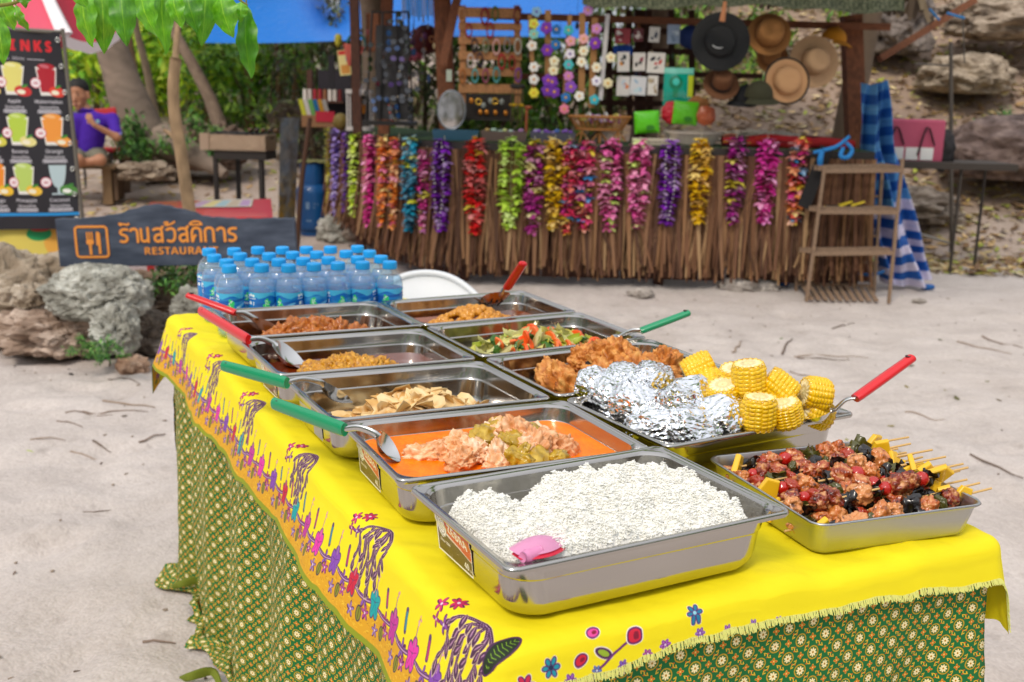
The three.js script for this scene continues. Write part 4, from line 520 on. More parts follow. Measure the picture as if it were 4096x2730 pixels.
// ---------- flower garlands ----------
{
  const pet = sheet((u, v) => V((u - 0.5) * 0.024 * Math.sin(PI * (0.15 + 0.75 * v)), -0.008 * v * v, 0.034 * v), 2, 2).toNonIndexed();
  const flower = (r) => { const l = []; for (let k = 0; k < 6; k++) l.push(pet.clone().applyMatrix4(new THREE.Matrix4().compose(V(0, 0, 0), new THREE.Quaternion().setFromEuler(new THREE.Euler(rr(-0.5, 0.5, r), k * PI / 3 + r() * 0.8, 0, 'YXZ')), V(1, 1, rr(0.8, 1.15, r))))); return mergeGeometries(l); };
  const fm = mat('#ffffff', 0.6, { vertexColors: true, sheen: 0.2 });
  const list = [
    [1342, 505, 830, 26, ['#d8d23a', '#c9c24a'], 'yellow flower garland at the far end of the counter, half hidden'],
    [1372, 520, 845, 40, ['#a58ae0', '#b9a4ee', '#9678d8'], 'lavender flower garland next to the far yellow one'],
    [1412, 530, 838, 34, ['#5a1292', '#6d1aa8', '#4a0f80'], 'deep purple garland beside the lavender garland'],
    [1448, 535, 850, 50, ['#c6e03a', '#a9cc30', '#e2ee90'], 'lime green garland between deep purple and pink garlands'],
    [1508, 540, 885, 52, ['#e0349c', '#f06ab8', '#c81f86', '#f7b0d8'], 'hot pink garland beside the lime green garland'],
    [1562, 548, 890, 44, ['#f0882a', '#f4a860', '#f07ab0', '#f2d070'], 'orange garland beside the hot pink garland'],
    [1608, 550, 895, 44, ['#ef9030', '#f6c080', '#e8669a', '#f0d060'], 'orange and yellow garland beside the teal garland'],
    [1664, 552, 905, 54, ['#1796b8', '#1fa8c6', '#d8d83a', '#0f86aa'], 'teal and yellow garland'],
    [1712, 600, 905, 36, ['#d83a9a', '#c87ad0', '#e8e060', '#f0a0c8'], 'pink and yellow garland half behind the teal garland'],
    [1778, 560, 900, 62, ['#7a10a8', '#8a1cc0', '#640c90'], 'purple garland with white beads beside the red garland', 1],
    [1892, 555, 915, 58, ['#d8141c', '#e82a24', '#e8d848', '#c01018'], 'red and yellow garland'],
    [2030, 552, 892, 84, ['#c8e850', '#b4dc3c', '#dcf090'], 'wide lime green garland', 0],
    [2120, 560, 912, 52, ['#b0288c', '#c848a8', '#e8e050', '#f0e8a0'], 'magenta and pale yellow garland beside the wide lime garland'],
    [2200, 555, 892, 52, ['#e8c010', '#f0d020', '#d8ac08'], 'golden yellow garland between two magenta mixed garlands'],
    [2256, 560, 912, 42, ['#e83a6a', '#f0d040', '#3a9ad0', '#c02a8a', '#f06a4a'], 'multicoloured garland beside the golden yellow garland'],
    [2322, 565, 905, 50, ['#e0407a', '#f0d848', '#2f8fd0', '#b8308c', '#f0804a'], 'multicoloured garland beside the pink and lime garland'],
    [2420, 560, 900, 62, ['#e86ab0', '#f08cc0', '#c8e070', '#d84a9c'], 'pink and lime garland beside the multicoloured pair'],
    [2532, 562, 890, 62, ['#ea70b4', '#f294c4', '#cce478', '#dc50a0'], 'pink and lime garland beside the purple beaded garland'],
    [2650, 560, 878, 56, ['#7a10a8', '#8a1cc0', '#640c90'], 'purple garland with white beads beside the golden garland standing alone', 1],
    [2770, 552, 868, 56, ['#e8bc10', '#f0cc20', '#d8a808'], 'golden yellow garland standing alone beside the purple beaded one'],
    [2908, 552, 872, 50, ['#a8208c', '#c040a4', '#e8dc50', '#8a1878'], 'purple and yellow garland standing alone'],
    [3032, 555, 872, 60, ['#e03aa8', '#ec60bc', '#d02a98', '#f098d4'], 'bright pink garland near the rack'],
    [3152, 552, 872, 50, ['#f06a5a', '#f0d848', '#3a9ed4', '#e03a9a', '#f09a4a'], 'multicoloured garland nearest the rack'],
  ];
  list.forEach(([x, y0, y1, w, cols, label, beads], n) => {
    const s = atPx(x), p = CC.getPointAt(s), tg = CC.getTangentAt(s), d = -p.z, nrm = V(-tg.z, 0, tg.x).normalize(), k = d / FPX, top = onZ(x, y0, d).y, bot = onZ(x, y1, d).y, L = top - bot, r = rng(300 + n), hw = w * k * 0.66, gs = [], cs = [];
    const t = thing('flower_garland', label + (label.length > 62 ? '' : ', hanging from the counter edge'), 'garland', 'flower garlands on the counter edge', V(p.x, top, p.z).addScaledVector(nrm, 0.085), Math.atan2(-tg.z, tg.x));
    const N = Math.round(L / 0.029);
    for (const sd of [-1, 1]) { const strand = []; for (let i = 0; i <= N; i++) { const v = i / N, spread = Math.min(1, Math.sin(PI * Math.pow(v, 0.6)) * 1.3 + (v > 0.5 ? 0.3 * (1 - v) : 0.25)); const g = flower(r), c = new THREE.Color(r() < 0.5 ? cols[0] : pick(cols, r)).lerp(new THREE.Color('#fff6f0'), Math.max(0, rr(-0.3, 0.34, r))), q = V(sd * hw * 0.52 * spread + rr(-0.006, 0.006, r), -L * v, rr(-0.006, 0.012, r)); g.applyMatrix4(new THREE.Matrix4().compose(q, new THREE.Quaternion().setFromEuler(new THREE.Euler(rr(-0.22, 0.22, r), r() * 6, rr(-0.22, 0.22, r))), V(1, 1, 1).multiplyScalar(clamp(hw * 27, 1.05, 1.7)))); strand.push(tint(g, c)); if (beads) cs.push(new THREE.SphereGeometry(0.007, 6, 5).translate(q.x, q.y - L / N / 2, q.z + 0.024)); }
      part('flower_strand', strand, fm, t); }
    for (let i = 0; i < 3; i++) gs.push(tint(flower(r).translate(rr(-0.01, 0.01, r), -L - 0.01 * i, 0.01), pick(cols, r))); part('tail_flowers', gs, fm, t);
    if (cs.length) part('beads', cs, mat('#f1eee6', 0.4), t);
    part('string', rod(V(0, -L, 0), V(0, 0.03, -0.04), 0.002, 4), mat('#d8d0b0', 0.8), t);
  });
}
// ---------- goods on and above the counter ----------
const G = (x, y, d = 7.95) => onZ(x, y, d), gk = (d = 7.95) => d / FPX;
{
  // bracelet rack of pallet slats
  const d = 8.15, k = gk(d), o = G(1960, 370, d), t = thing('bracelet_rack', 'wooden slat rack hung with bracelets', 'rack', undefined, o), L = (x, y, z = 0) => { const p = G(x, y, d).sub(o); p.z += z; return p; };
  for (const [y0, y1] of [[30, 68], [91, 118], [148, 175], [207, 237], [273, 302], [336, 371]]) { const a = L(1834, (y0 + y1) / 2 - 1), b = L(2087, (y0 + y1) / 2 + 3); part('slat', beam(a, b, (y1 - y0) * k, 0.015), paleWood, t); }
  for (const x of [1850, 2068]) part('upright', beam(L(x, 20, -0.02), L(x + 2, 420, -0.02), 0.045, 0.02), paleWood, t);
  const tor = new THREE.TorusGeometry(0.03, 0.0065, 7, 22);
  for (const [x, y, c, l, s = 1] of [[950, 180, '#8a1420', 'dark red bracelet on the top slat', 1.2], [1065, 150, '#4a6a28', 'green bracelet on the top slat'], [1315, 170, '#6b1a1c', 'wine red bracelet at the top slat end', 1.15], [690, 160, '#c08a60', 'tan bracelet at the top slat start'], [770, 340, '#8f1a20', 'red bracelet at the second slat start'], [1010, 340, '#9a2024', 'red bracelet in the middle of the second slat', 1.1], [835, 510, '#33202a', 'dark bracelet on the third slat'], [960, 510, '#8a8a70', 'olive grey bracelet on the third slat'], [1080, 525, '#d8a8a0', 'pink and yellow bracelet on the third slat', 1.15], [1200, 510, '#8f8c8a', 'grey bracelet on the third slat'], [1320, 520, '#b9b4a8', 'pale grey bracelet at the third slat end', 1.15], [790, 680, '#c9b8b0', 'pale bracelet on the fourth slat'], [895, 670, '#2c1830', 'dark purple bracelet on the fourth slat'], [1140, 690, '#b01c24', 'red bracelet on the fourth slat', 1.1], [1255, 700, '#a02020', 'brick red bracelet on the fourth slat'], [700, 850, '#b06a30', 'orange brown bracelet on the fifth slat'], [840, 850, '#5aa8a8', 'teal bracelet on the fifth slat'], [960, 850, '#a05068', 'rose bracelet on the fifth slat'], [1080, 840, '#4f9c9c', 'sea green bracelet on the fifth slat', 1.1], [1325, 840, '#7a3a98', 'purple bracelet on the fifth slat']])
    { const b = one('bracelet', l + ' of the wooden rack', 'bracelet', 'bracelets on the wooden rack', tor, mat(c, 0.5), G(1600 + x / 2.8, y / 2.8, d - 0.03), [0.1, 0.15, 0]); b.scale.set(0.72 * s, 1.5 * s, 1); }
}
{
  // flower hair clips on hanging card strips
  const d = 7.9, card = mat('#a5784a', 0.9), white = mat('#c9c6c6', 0.7);
  const strip = (x0, y0, x1, y1, w, m, l) => one('card_strip', l, 'card strip', 'card strips of flower hair clips', beam(G(x0, y0, d + 0.02), G(x1, y1, d + 0.02), w, 0.006), m);
  strip(2120, 60, 2136, 392, 0.03, card, 'brown card strip of white and yellow clips beside the bracelet rack'); strip(2192, 40, 2192, 392, 0.042, card, 'brown card strip of purple flower clips');
  strip(2330, 50, 2326, 390, 0.045, card, 'brown card strip of cream and white clips'); strip(2380, 70, 2366, 430, 0.045, card, 'brown card strip with teal clip at its foot'); strip(2432, 55, 2402, 400, 0.03, white, 'white card strip beside the souvenir cards'); strip(2280, 60, 2255, 440, 0.03, card, 'brown card strip of blue and pink clips');
  const petal = new THREE.SphereGeometry(1, 8, 6).scale(0.46, 0.5, 0.12).translate(0, 0.55, 0), pg = (() => { const l = []; for (let i = 0; i < 6; i++) l.push(petal.clone().rotateZ(i * PI / 3)); return merge(l); })(), pg5 = (() => { const l = []; for (let i = 0; i < 5; i++) l.push(petal.clone().scale(1.15, 1, 1).rotateZ(i * PI * 0.4)); return merge(l); })(), cen = new THREE.SphereGeometry(0.24, 8, 6).scale(1, 1, 0.7).translate(0, 0, 0.12), ms = {};
  const M = (c) => (ms[c] ||= mat(c, 0.6)), z3 = (x, y) => [2200 + x / 1.742, y / 1.742], z2 = (x, y) => [1600 + x / 2.8, y / 2.8];
  const F = [[z3(45, 205), 'blue', '#1568b0'], [z3(40, 310), 'blue', '#1a70b8'], [z3(130, 210), 'turquoise', '#3ab8c0'], [z3(265, 70), 'lilac', '#c88ac8'], [z3(145, 285), 'pale pink', '#f0a8b8'], [z3(235, 270), 'pale pink', '#f2b0b0'], [z3(325, 200), 'lilac', '#d088c8'], [z3(315, 300), 'purple', '#7a2cb0'], [z3(140, 375), 'white', '#eee6f0', '#6a2aa0'], [z3(235, 355), 'cream', '#f2ecd0'], [z3(30, 425), 'cream', '#f0e8c8'], [z3(130, 450), 'turquoise', '#4cc0c4', '#d868b0'], [z3(220, 430), 'cream', '#f4eed8'], [z3(325, 470), 'cream', '#ece4cc'], [z3(25, 490), 'cream', '#f2e8c4'], [z3(130, 530), 'lilac', '#d080c0'], [z3(145, 605), 'purple', '#8a4ac0'], [z3(325, 565), 'white', '#ece8f0', '#5a2a98'], [z3(205, 670), 'white', '#f0ece4'], [z3(110, 680), 'blue', '#1870b8'], [z3(310, 695), 'turquoise', '#38b4c4'], [z3(100, 760), 'rose pink', '#e8809c'], [z3(15, 570), 'purple', '#7428ac'], [z3(30, 640), 'purple', '#702aa8'], [z3(425, 400), 'cream', '#ece2c0'], [z3(405, 580), 'cream', '#e8dcb0'], [z2(1500, 265), 'yellow', '#dcd84a', '#f08a20'], [z2(1500, 380), 'turquoise', '#8accc0', '#f0b030'], [z2(1480, 510), 'white', '#ece4da', '#e8a030'], [z2(1500, 750), 'white', '#ece8e2', '#e8a030'], [z2(1500, 890), 'white', '#e8e4e0', '#e8a030'], [z2(1500, 1040), 'yellow', '#e8d83a', '#e8b020'], [z2(1640, 310), 'purple', '#7a2eb0', '#f08a20'], [z2(1650, 560), 'purple', '#742aac', '#f08a20'], [z2(1660, 900), 'purple', '#7830b0', '#f08a20'], [z2(1650, 1010), 'purple', '#6c28a4', '#f08a20'], [z2(1530, 130), 'blue', '#8ab8d8', '#5a30a0']];
  F.forEach(([p, n, c, c2 = '#f0b428'], i) => { const s = c === '#7a2eb0' || c === '#742aac' || n === 'purple' ? 0.043 : 0.036, t = thing('flower_clip', n + ' flower hair clip hanging among the clips on card strips', 'hair clip', n + ' flower hair clips', G(p[0], p[1], d - 0.012), 0); t.rotation.z = i; t.rotation.x = -0.1; t.scale.setScalar(s); part('petals', i % 2 ? pg : pg5, M(c), t); part('flower_centre', cen, M(c2), t); });
}
{
  // souvenir cards, packets
  const d = 8.0, cardTex = (bg, f) => mat('#ffffff', 0.4, { map: canvasTex(64, 84, (x) => { x.fillStyle = bg; x.fillRect(0, 0, 64, 84); f(x); }) });
  const z3 = (x, y) => [2200 + x / 1.742, y / 1.742];
  [[470, 365, 555, 495, '#d8d4d0', ['#20282c', '#d08a40'], 'white souvenir card with dark shapes'], [580, 370, 665, 490, '#d4cfca', ['#8a3a48', '#333'], 'white souvenir card with a wine red print'], [680, 370, 800, 505, '#dcd8d2', ['#20242c', '#c0302c'], 'white souvenir card with a red and green mark'], [465, 535, 555, 665, '#d9d5d2', ['#d87a40', '#b8c8d8'], 'white card with an orange print in the lower row'], [560, 535, 670, 660, '#d5d6da', ['#8fb4d0', '#c0d8e0'], 'white card with a pale blue print in the lower row'], [682, 530, 752, 660, '#dad6d0', ['#8a7050', '#b0a080'], 'narrow white card with a brown print'], [455, 200, 560, 300, '#8a2a34', ['#d0c8c4', '#5a1820'], 'wine red patterned purse card'], [582, 200, 650, 285, '#5c2028', ['#d8d0c8', '#d8d0c8'], 'dark red card with a white flag shape'], [692, 190, 765, 290, '#d0ccc6', ['#26324a', '#26324a'], 'white pouch with navy foot'], [820, 175, 905, 300, '#8fa0b8', ['#70849c', '#c0ccd8'], 'pale blue folded cloth pouch']].forEach(([x0, y0, x1, y1, bg, c, l], i) => {
    const a = z3((x0 + x1) / 2, (y0 + y1) / 2), w = (x1 - x0) / 1.742 * gk(d), h = (y1 - y0) / 1.742 * gk(d);
    one('souvenir_card', l + ' hanging at the stall', 'card', 'souvenir cards at the stall', new RoundedBoxGeometry(w, h, 0.006, 1, 0.0025), cardTex(bg, (x) => { const r = rng(i + 1); for (let k = 0; k < 5; k++) { x.fillStyle = c[k % 2]; x.beginPath(); x.ellipse(12 + r() * 40, 22 + r() * 48, 5 + r() * 9, 3 + r() * 8, r() * 3, 0, 7); x.fill(); } }), G(a[0], a[1], d), [0, 0.1 - 0.06 * (i % 3), rr(-0.06, 0.06)]);
  });
  const a = z3(895, 615), w = 200 / 1.742 * gk(d), h = 270 / 1.742 * gk(d);
  one('teal_packet', 'large teal plastic packet hanging at the stall', 'packet', undefined, sheet((u, v) => V((u - 0.5) * w, (v - 0.5) * h, 0.02 * Math.sin(PI * u) * Math.sin(PI * v) + 0.004 * fbm(u * 6, v * 6, 0, 2)), 12, 14), mat('#ffffff', 0.15, { clearcoat: 0.6, map: canvasTex(128, 170, (x) => { x.fillStyle = '#12a08c'; x.fillRect(0, 0, 128, 170); x.fillStyle = '#7fd0c0'; x.fillRect(0, 0, 128, 24); x.fillStyle = '#0a7a58'; x.beginPath(); x.arc(52, 62, 30, 0, 7); x.fill(); x.fillStyle = '#35c0b0'; x.beginPath(); x.arc(52, 58, 15, 0, 7); x.fill(); x.fillStyle = '#c8d83a'; x.fillRect(104, 30, 24, 90); x.fillStyle = '#0c8a64'; x.fillRect(40, 84, 24, 40); }) }), G(a[0], a[1], d));
  one('dark_blue_hat', 'dark blue cap edge peeping out behind the black hat', 'cap', undefined, new THREE.SphereGeometry(0.09, 16, 10, 0, PI * 2, 0, PI / 2).rotateX(1.2), mat('#16306a', 0.8), G(2762, 150, 8.2));
  one('blue_cloth', 'bright blue cloth tag behind the souvenir cards', 'cloth', undefined, sheet((u, v) => V((u - 0.5) * 0.14, (v - 0.5) * 0.06 - 0.02 * Math.abs(u - 0.5), 0.01 * Math.sin(u * 9)), 8, 4), mat('#1a52b8', 0.8), G(2492, 195, 8.1));
}
// hats
{
  const brim = (r, w, k = 0.05) => lathe([[w, 0], [w * 1.15, 0.004], [r * 0.8, 0.004 + k * r * 0.3], [r, k * r], [r * 1.005, k * r - 0.006], [r * 0.8, k * r * 0.3 - 0.005], [w, -0.006]], 36), crown = (w, h) => lathe([[w, -0.002], [w * 0.98, h * 0.5], [w * 0.9, h * 0.85], [w * 0.7, h], [w * 0.3, h * 0.97], [0, h * 0.94]], 30), band = (w, h) => lathe([[w * 1.01, 0.003], [w * 1.025, 0.005], [w * 1.01, h]], 30);
  const straw = (c) => mat(c, 0.85, { bumpMap: rockBump, bumpScale: 0.003 });
  const hat = (label, x, y, r, c, bc, tilt, d = 7.75, w = 0.48, h = 0.1, open = false) => { const R = r * gk(d), t = thing('hat', label, 'hat', 'hats hung at the stall', G(x, y, d)); t.rotation.set(...tilt); t.scale.set(1, 1, 1); part('brim', brim(R, R * w), straw(c), t); if (!open) { part('crown', crown(R * w * 1.02, h), straw(c), t); part('hat_band', band(R * w * 1.02, h * 0.28), mat(bc, 0.7), t); } else { part('crown', crown(R * w * 1.02, -h), straw(c), t); part('sweat_band', lathe([[R * w * 0.98, -0.004], [R * w, -0.02], [R * w * 0.98, -0.04]], 30), mat(bc, 0.8), t); } return t; };
  const b = hat('large black felt hat with a line of white stitching', 2883, 166, 112, '#141416', '#0c0c0e', [1.42, 0, 0.1], 7.6, 0.52, 0.035); part('white_stitching', new THREE.TorusGeometry(0.06, 0.003, 5, 20, 1.2).rotateX(PI / 2).rotateY(-1.2).translate(-0.01, 0.037, -0.01), mat('#d8d8d8', 0.7), b);
  hat('tan felt hat hung above the boater', 3078, 138, 84, '#a87440', '#8a5a30', [1.25, 0, 0.05], 7.85, 0.62, 0.12);
  hat('large pale beige sun hat', 3256, 247, 100, '#c09a74', '#a5805c', [1.4, 0, -0.15], 7.9, 0.5, 0.1);
  hat('dark brown fedora with a black band', 2886, 339, 70, '#6a4226', '#1c1512', [0.95, 0, 0.02], 7.7, 0.55, 0.12);
  const bo = hat('tan boater hat with a black edge', 3147, 324, 88, '#c49468', '#c49468', [1.4, 0, -0.1], 7.65, 0.6, 0.06); { const R = 88 * gk(7.65); part('black_edge', new THREE.TorusGeometry(R, 0.007, 6, 40).rotateX(PI / 2).translate(0, 0.05 * R, 0), mat('#1a1614', 0.7), bo); }
  hat('tan hat half hidden behind the boater', 3090, 230, 60, '#b07a48', '#8a5c34', [1.3, 0, 0.2], 8.0, 0.6, 0.09);
  const cap = (label, x, y, r, c, d, rot) => { const R = r * gk(d), t = thing('cap', label, 'cap', 'caps hung at the stall', G(x, y, d)); t.rotation.set(...rot); part('crown', new THREE.SphereGeometry(R, 24, 14, 0, PI * 2, 0, PI / 2).scale(0.95, 1.05, 1.05), mat(c, 0.85), t); part('visor', sheet((u, v) => { const a = lerp(-1.05, 1.05, u), q = R * (0.98 + 0.72 * v * Math.cos(a * 0.75)); return V(Math.sin(a) * q * 0.95, -0.002 - 0.25 * v * v * R + 0.1 * R * Math.cos(a * 1.4), Math.cos(a) * q); }, 14, 5), mat(c, 0.85), t); part('button', new THREE.SphereGeometry(R * 0.09, 8, 6).translate(0, R * 1.06, 0), mat(c, 0.85), t); return t; };
  cap('dark olive baseball cap hung below the boater', 3036, 385, 58, '#37351f', 7.6, [0.25, 0.15, 0]); cap('black baseball cap behind the olive cap', 2985, 395, 52, '#1a1a1e', 7.75, [0.3, -0.6, 0.1]); cap('yellow cap behind the beige sun hat', 3335, 160, 48, '#d08a1a', 8.05, [0.3, 0.7, -0.3]);
}
// things standing on the counter
{
  const cy = CH + 0.014, C = (x, d = 7.95) => { const p = G(x, 540, d); return V(p.x, cy, p.z); }, k = gk();
  const tray = (label, x0, x1, c, d = 7.82) => { const w = (x1 - x0) * gk(d), t = thing('plastic_tray', label, 'tray', undefined, C((x0 + x1) / 2, d)), m = mat(c, 0.6), h = 0.065; part('base', box(w * 0.92, 0.006, 0.15, [0, 0.004, 0]), m, t); const side = (a, b2) => sheet((u, v) => a.clone().lerp(b2, u).multiply(V(lerp(0.92, 1, v), 1, lerp(0.92, 1, v))).setY(0.004 + h * v), 1, 1); const A = V(-w / 2, 0, 0.08), B = V(w / 2, 0, 0.08), D = V(w / 2, 0, -0.08), E = V(-w / 2, 0, -0.08); for (const [a, b2] of [[A, B], [B, D], [D, E], [E, A]]) part('side', side(a, b2), m, t); return t; };
  tray('blue plastic tray under the oval mirror', 1732, 1914, '#2f5a72'); tray('brown plastic tray of trinkets', 1926, 2108, '#6b5750'); tray('grey plastic tray of purple trinkets', 2120, 2300, '#565462');
  const r = rng(5); for (let i = 0; i < 26; i++) { const p = C(i < 12 ? rr(1935, 2100, r) : rr(2130, 2290, r), rr(7.8, 7.88, r)); p.y += 0.06 + r() * 0.02; one('trinket', i < 12 ? 'small pale trinket in the brown plastic tray' : 'small violet trinket in the grey plastic tray', 'trinket', i < 12 ? 'trinkets in the brown tray' : 'trinkets in the grey tray', lump(0.018, 0.013, 0.016, { det: 3, seed: i % 4, amp: 0.5 }), mat(i < 12 ? pick(['#c8d08a', '#a9c0b0', '#c0a060', '#b080b0', '#9ab8a0'], r) : pick(['#8a5ac0', '#5a7ac8', '#a890d0', '#b8d0b0', '#7040a8'], r), 0.25, { clearcoat: 0.5 }), p); }
  { const t = thing('oval_mirror', 'oval table mirror in a grey frame in the blue tray', 'mirror', undefined, G(1806, 440, 7.95)); t.rotation.x = 0.0; const rx = 54 * k, ry = 74 * k; part('frame', new THREE.TorusGeometry(1, 0.05, 8, 40).scale(rx, ry, 0.14), mat('#9aa0a8', 0.3, { metalness: 0.6 }), t); part('glass', new THREE.CircleGeometry(1, 40).scale(rx, ry, 1), mat('#c9c4c0', 0.04, { metalness: 1 }), t); part('stand', rod(V(0, 0.02, -0.01), V(0.04, -ry * 1.1, -0.12), 0.01), mat('#5a4634', 0.7), t); }
  { const t = thing('wicker_basket', 'oval wicker basket on cane feet full of hair bands', 'basket', undefined, C(2397, 7.85)), m = mat('#a06a34', 0.7), w = 120 * k, y1 = 0.185, y0 = 0.095; const el = (s, y) => { const l = []; for (let i = 0; i <= 40; i++) { const a = i / 40 * 2 * PI; l.push(V(Math.cos(a) * w * s, y, Math.sin(a) * w * s * 0.55)); } return l; }; part('rim', taper(el(1, y1), [0.01], 6, 1, 60), m, t); part('base_ring', taper(el(0.74, y0), [0.008], 6, 1, 60), m, t); part('floor', tf(new THREE.CircleGeometry(1, 30), [0, y0, 0], [-PI / 2, 0, 0], [w * 0.74, w * 0.74 * 0.55, 1]), m, t); const sp = []; for (let i = 0; i < 34; i++) { const a = i / 34 * 2 * PI, c = Math.cos(a), s = Math.sin(a); sp.push(rod(V(c * w * 0.74, y0, s * w * 0.41), V(c * w, y1, s * w * 0.55), 0.004, 5)); } part('spokes', sp, m, t); for (const [x, z] of [[-0.75, 0.5], [0, 0.6], [0.75, 0.5], [0, -0.6]]) { part('foot', rod(V(x * w * 0.85, 0, z * w * 0.55), V(x * w * 0.75, y0, z * w * 0.45), 0.008), m, t); part('foot_hoop', taper([V((x - 0.3) * w * 0.8, 0.02, z * w * 0.5), V(x * w * 0.8, 0.075, z * w * 0.5), V((x + 0.3) * w * 0.8, 0.02, z * w * 0.5)], [0.006], 6), m, t); }
    for (let i = 0; i < 9; i++) one('hair_band', 'coloured hair band lying in the wicker basket', 'hair band', 'hair bands in the wicker basket', new THREE.TorusGeometry(0.03, 0.007, 6, 16), mat(pick(['#b8a0c8', '#c8c060', '#80a0c0', '#d0d0d0', '#a060a8']), 0.6), C(2330 + i * 18, 7.82 + 0.03 * (i % 3)).add(V(0, 0.17 + 0.012 * (i % 2), 0)), [1.3 + i, i, 0.3]); }
  const pouch = (label, x, y, w, h, c, rz, d = 7.85) => { const t = thing('pouch', label, 'pouch', undefined, G(x, y, d)); t.rotation.z = rz; part('bag', sheet((u, v) => V((u - 0.5) * w * k, (v - 0.5) * h * k, 0.025 * Math.pow(Math.sin(PI * u) * Math.sin(PI * v), 0.5) + 0.003 * fbm(u * 5, v * 5, 1, 3)), 14, 14), mat(c, 0.4, { clearcoat: 0.4 }), t); part('bag_back', sheet((u, v) => V((u - 0.5) * w * k, (v - 0.5) * h * k, -0.02 * Math.pow(Math.sin(PI * u) * Math.sin(PI * v), 0.5)), 10, 10), mat(c, 0.4), t); part('print', new THREE.CircleGeometry(0.03, 16).scale(1, 0.6, 1).translate(0.02, -0.04, 0.031), mat('#2a7a10', 0.6), t); };
  pouch('bright green plastic pouch leaning beside the wicker basket', 2588, 488, 96, 84, '#5ac80c', 0.08); pouch('bright green plastic pouch standing in the white basket', 2742, 452, 96, 88, '#5cc010', -0.06, 7.9);
  { const t = thing('paper_box', 'cream cardboard box with printed lettering in front of the green pouch', 'box', undefined, C(2618, 7.72), 0.02); part('carton', rbox(168 * gk(7.72), 0.045, 0.12, 0.003, [0, 0.024, 0]), mat('#c4b8a4', 0.8), t); part('print', new THREE.PlaneGeometry(0.24, 0.026).translate(0, 0.024, 0.0625), mat('#ffffff', 0.8, { map: canvasTex(256, 28, (x) => { x.fillStyle = '#c4b8a4'; x.fillRect(0, 0, 256, 28); x.fillStyle = '#5c5248'; const q = rng(2); for (let i = 0; i < 16; i++) x.fillRect(14 + i * 14, 6, 4 + q() * 7, 15); }) }), t); }
  { const t = thing('white_basket', 'white woven plastic basket holding pouches', 'basket', undefined, C(2772, 7.86)), w = 112 * k, m = mat('#c9bdb2', 0.7); part('wall', lathe([[w * 0.72, 0.004], [w * 0.8, 0.03], [w * 0.95, 0.085], [w, 0.1], [w * 1.03, 0.1], [w * 0.97, 0.08]], 40), m, t); part('floor', new THREE.CircleGeometry(w * 0.72, 30).rotateX(-PI / 2).translate(0, 0.005, 0), m, t); const h = []; for (let j = 0; j < 4; j++) h.push(tf(new THREE.TorusGeometry(w * (0.76 + 0.055 * j), 0.004, 5, 44), [0, 0.02 + 0.02 * j, 0], [PI / 2, 0, 0])); part('weave', h, mat('#b5a89c', 0.7), t); }
  one('red_purse', 'red wavy edged purse in the white basket', 'purse', undefined, lump(0.075, 0.08, 0.03, { det: 10, amp: 0.25, freq: 2.4 }), mat('#c01a2c', 0.4), G(2690, 450, 7.93)); one('orange_purse', 'orange copper purse in the white basket', 'purse', undefined, lump(0.07, 0.07, 0.035, { det: 10, amp: 0.2, seed: 4 }), mat('#b85a34', 0.3, { clearcoat: 0.5 }), G(2825, 462, 7.9)); one('brown_pouch', 'brown pouch behind the green pouch in the white basket', 'pouch', undefined, lump(0.09, 0.06, 0.03, { det: 8, amp: 0.2, seed: 6 }), mat('#8a5a2c', 0.7), G(2790, 420, 8.0));
  const plaid = canvasTex(128, 128, (x) => { x.fillStyle = '#a01c24'; x.fillRect(0, 0, 128, 128); for (let i = 0; i < 4; i++) { x.fillStyle = '#c8a030'; x.fillRect(i * 32, 0, 4, 128); x.fillRect(0, i * 32, 128, 4); x.fillStyle = '#26301c'; x.fillRect(i * 32 + 12, 0, 7, 128); x.fillRect(0, i * 32 + 12, 128, 7); } }), redc = canvasTex(128, 64, (x) => { x.fillStyle = '#a80f18'; x.fillRect(0, 0, 128, 64); const q = rng(4); for (let i = 0; i < 90; i++) { x.fillStyle = pick(['#c8141c', '#780a10', '#b83a20'], q); x.beginPath(); x.arc(q() * 128, q() * 64, 2 + q() * 3, 0, 7); x.fill(); } });
  const roll = (label, x0, x1, m, r2, d = 7.82) => { const a = C(x0, d), b = C(x1, d); a.y = b.y = cy + r2 * 0.75; one('rolled_sarong', label, 'sarong', 'rolled sarongs on the counter', taper([a, a.clone().lerp(b, 0.3).add(V(0, 0.008, 0)), a.clone().lerp(b, 0.7).add(V(0, -0.003, 0.01)), b], [r2 * 0.85, r2, r2 * 1.02, r2 * 0.8], 16, 0.95, 24), m); };
  roll('red plaid rolled sarong beside the white basket', 2890, 3005, mat('#ffffff', 0.9, { map: plaid }), 0.048); roll('dark red rolled sarong with small pattern', 2995, 3245, mat('#ffffff', 0.9, { map: redc }), 0.05); roll('plain dark red rolled sarong at the counter end', 3240, 3420, mat('#8e0d14', 0.9), 0.042); roll('maroon rolled sarong lying behind the red ones', 3150, 3400, mat('#5c1418', 0.9), 0.045, 8.05);
  one('crumpled_net', 'white crumpled net bag behind the rolled sarongs', 'net bag', undefined, lump(0.3, 0.05, 0.08, { det: 14, amp: 0.6, freq: 3, ridge: 0.4 }), mat('#b5aca2', 0.8), C(3030, 8.3).add(V(0, 0.05, 0)));
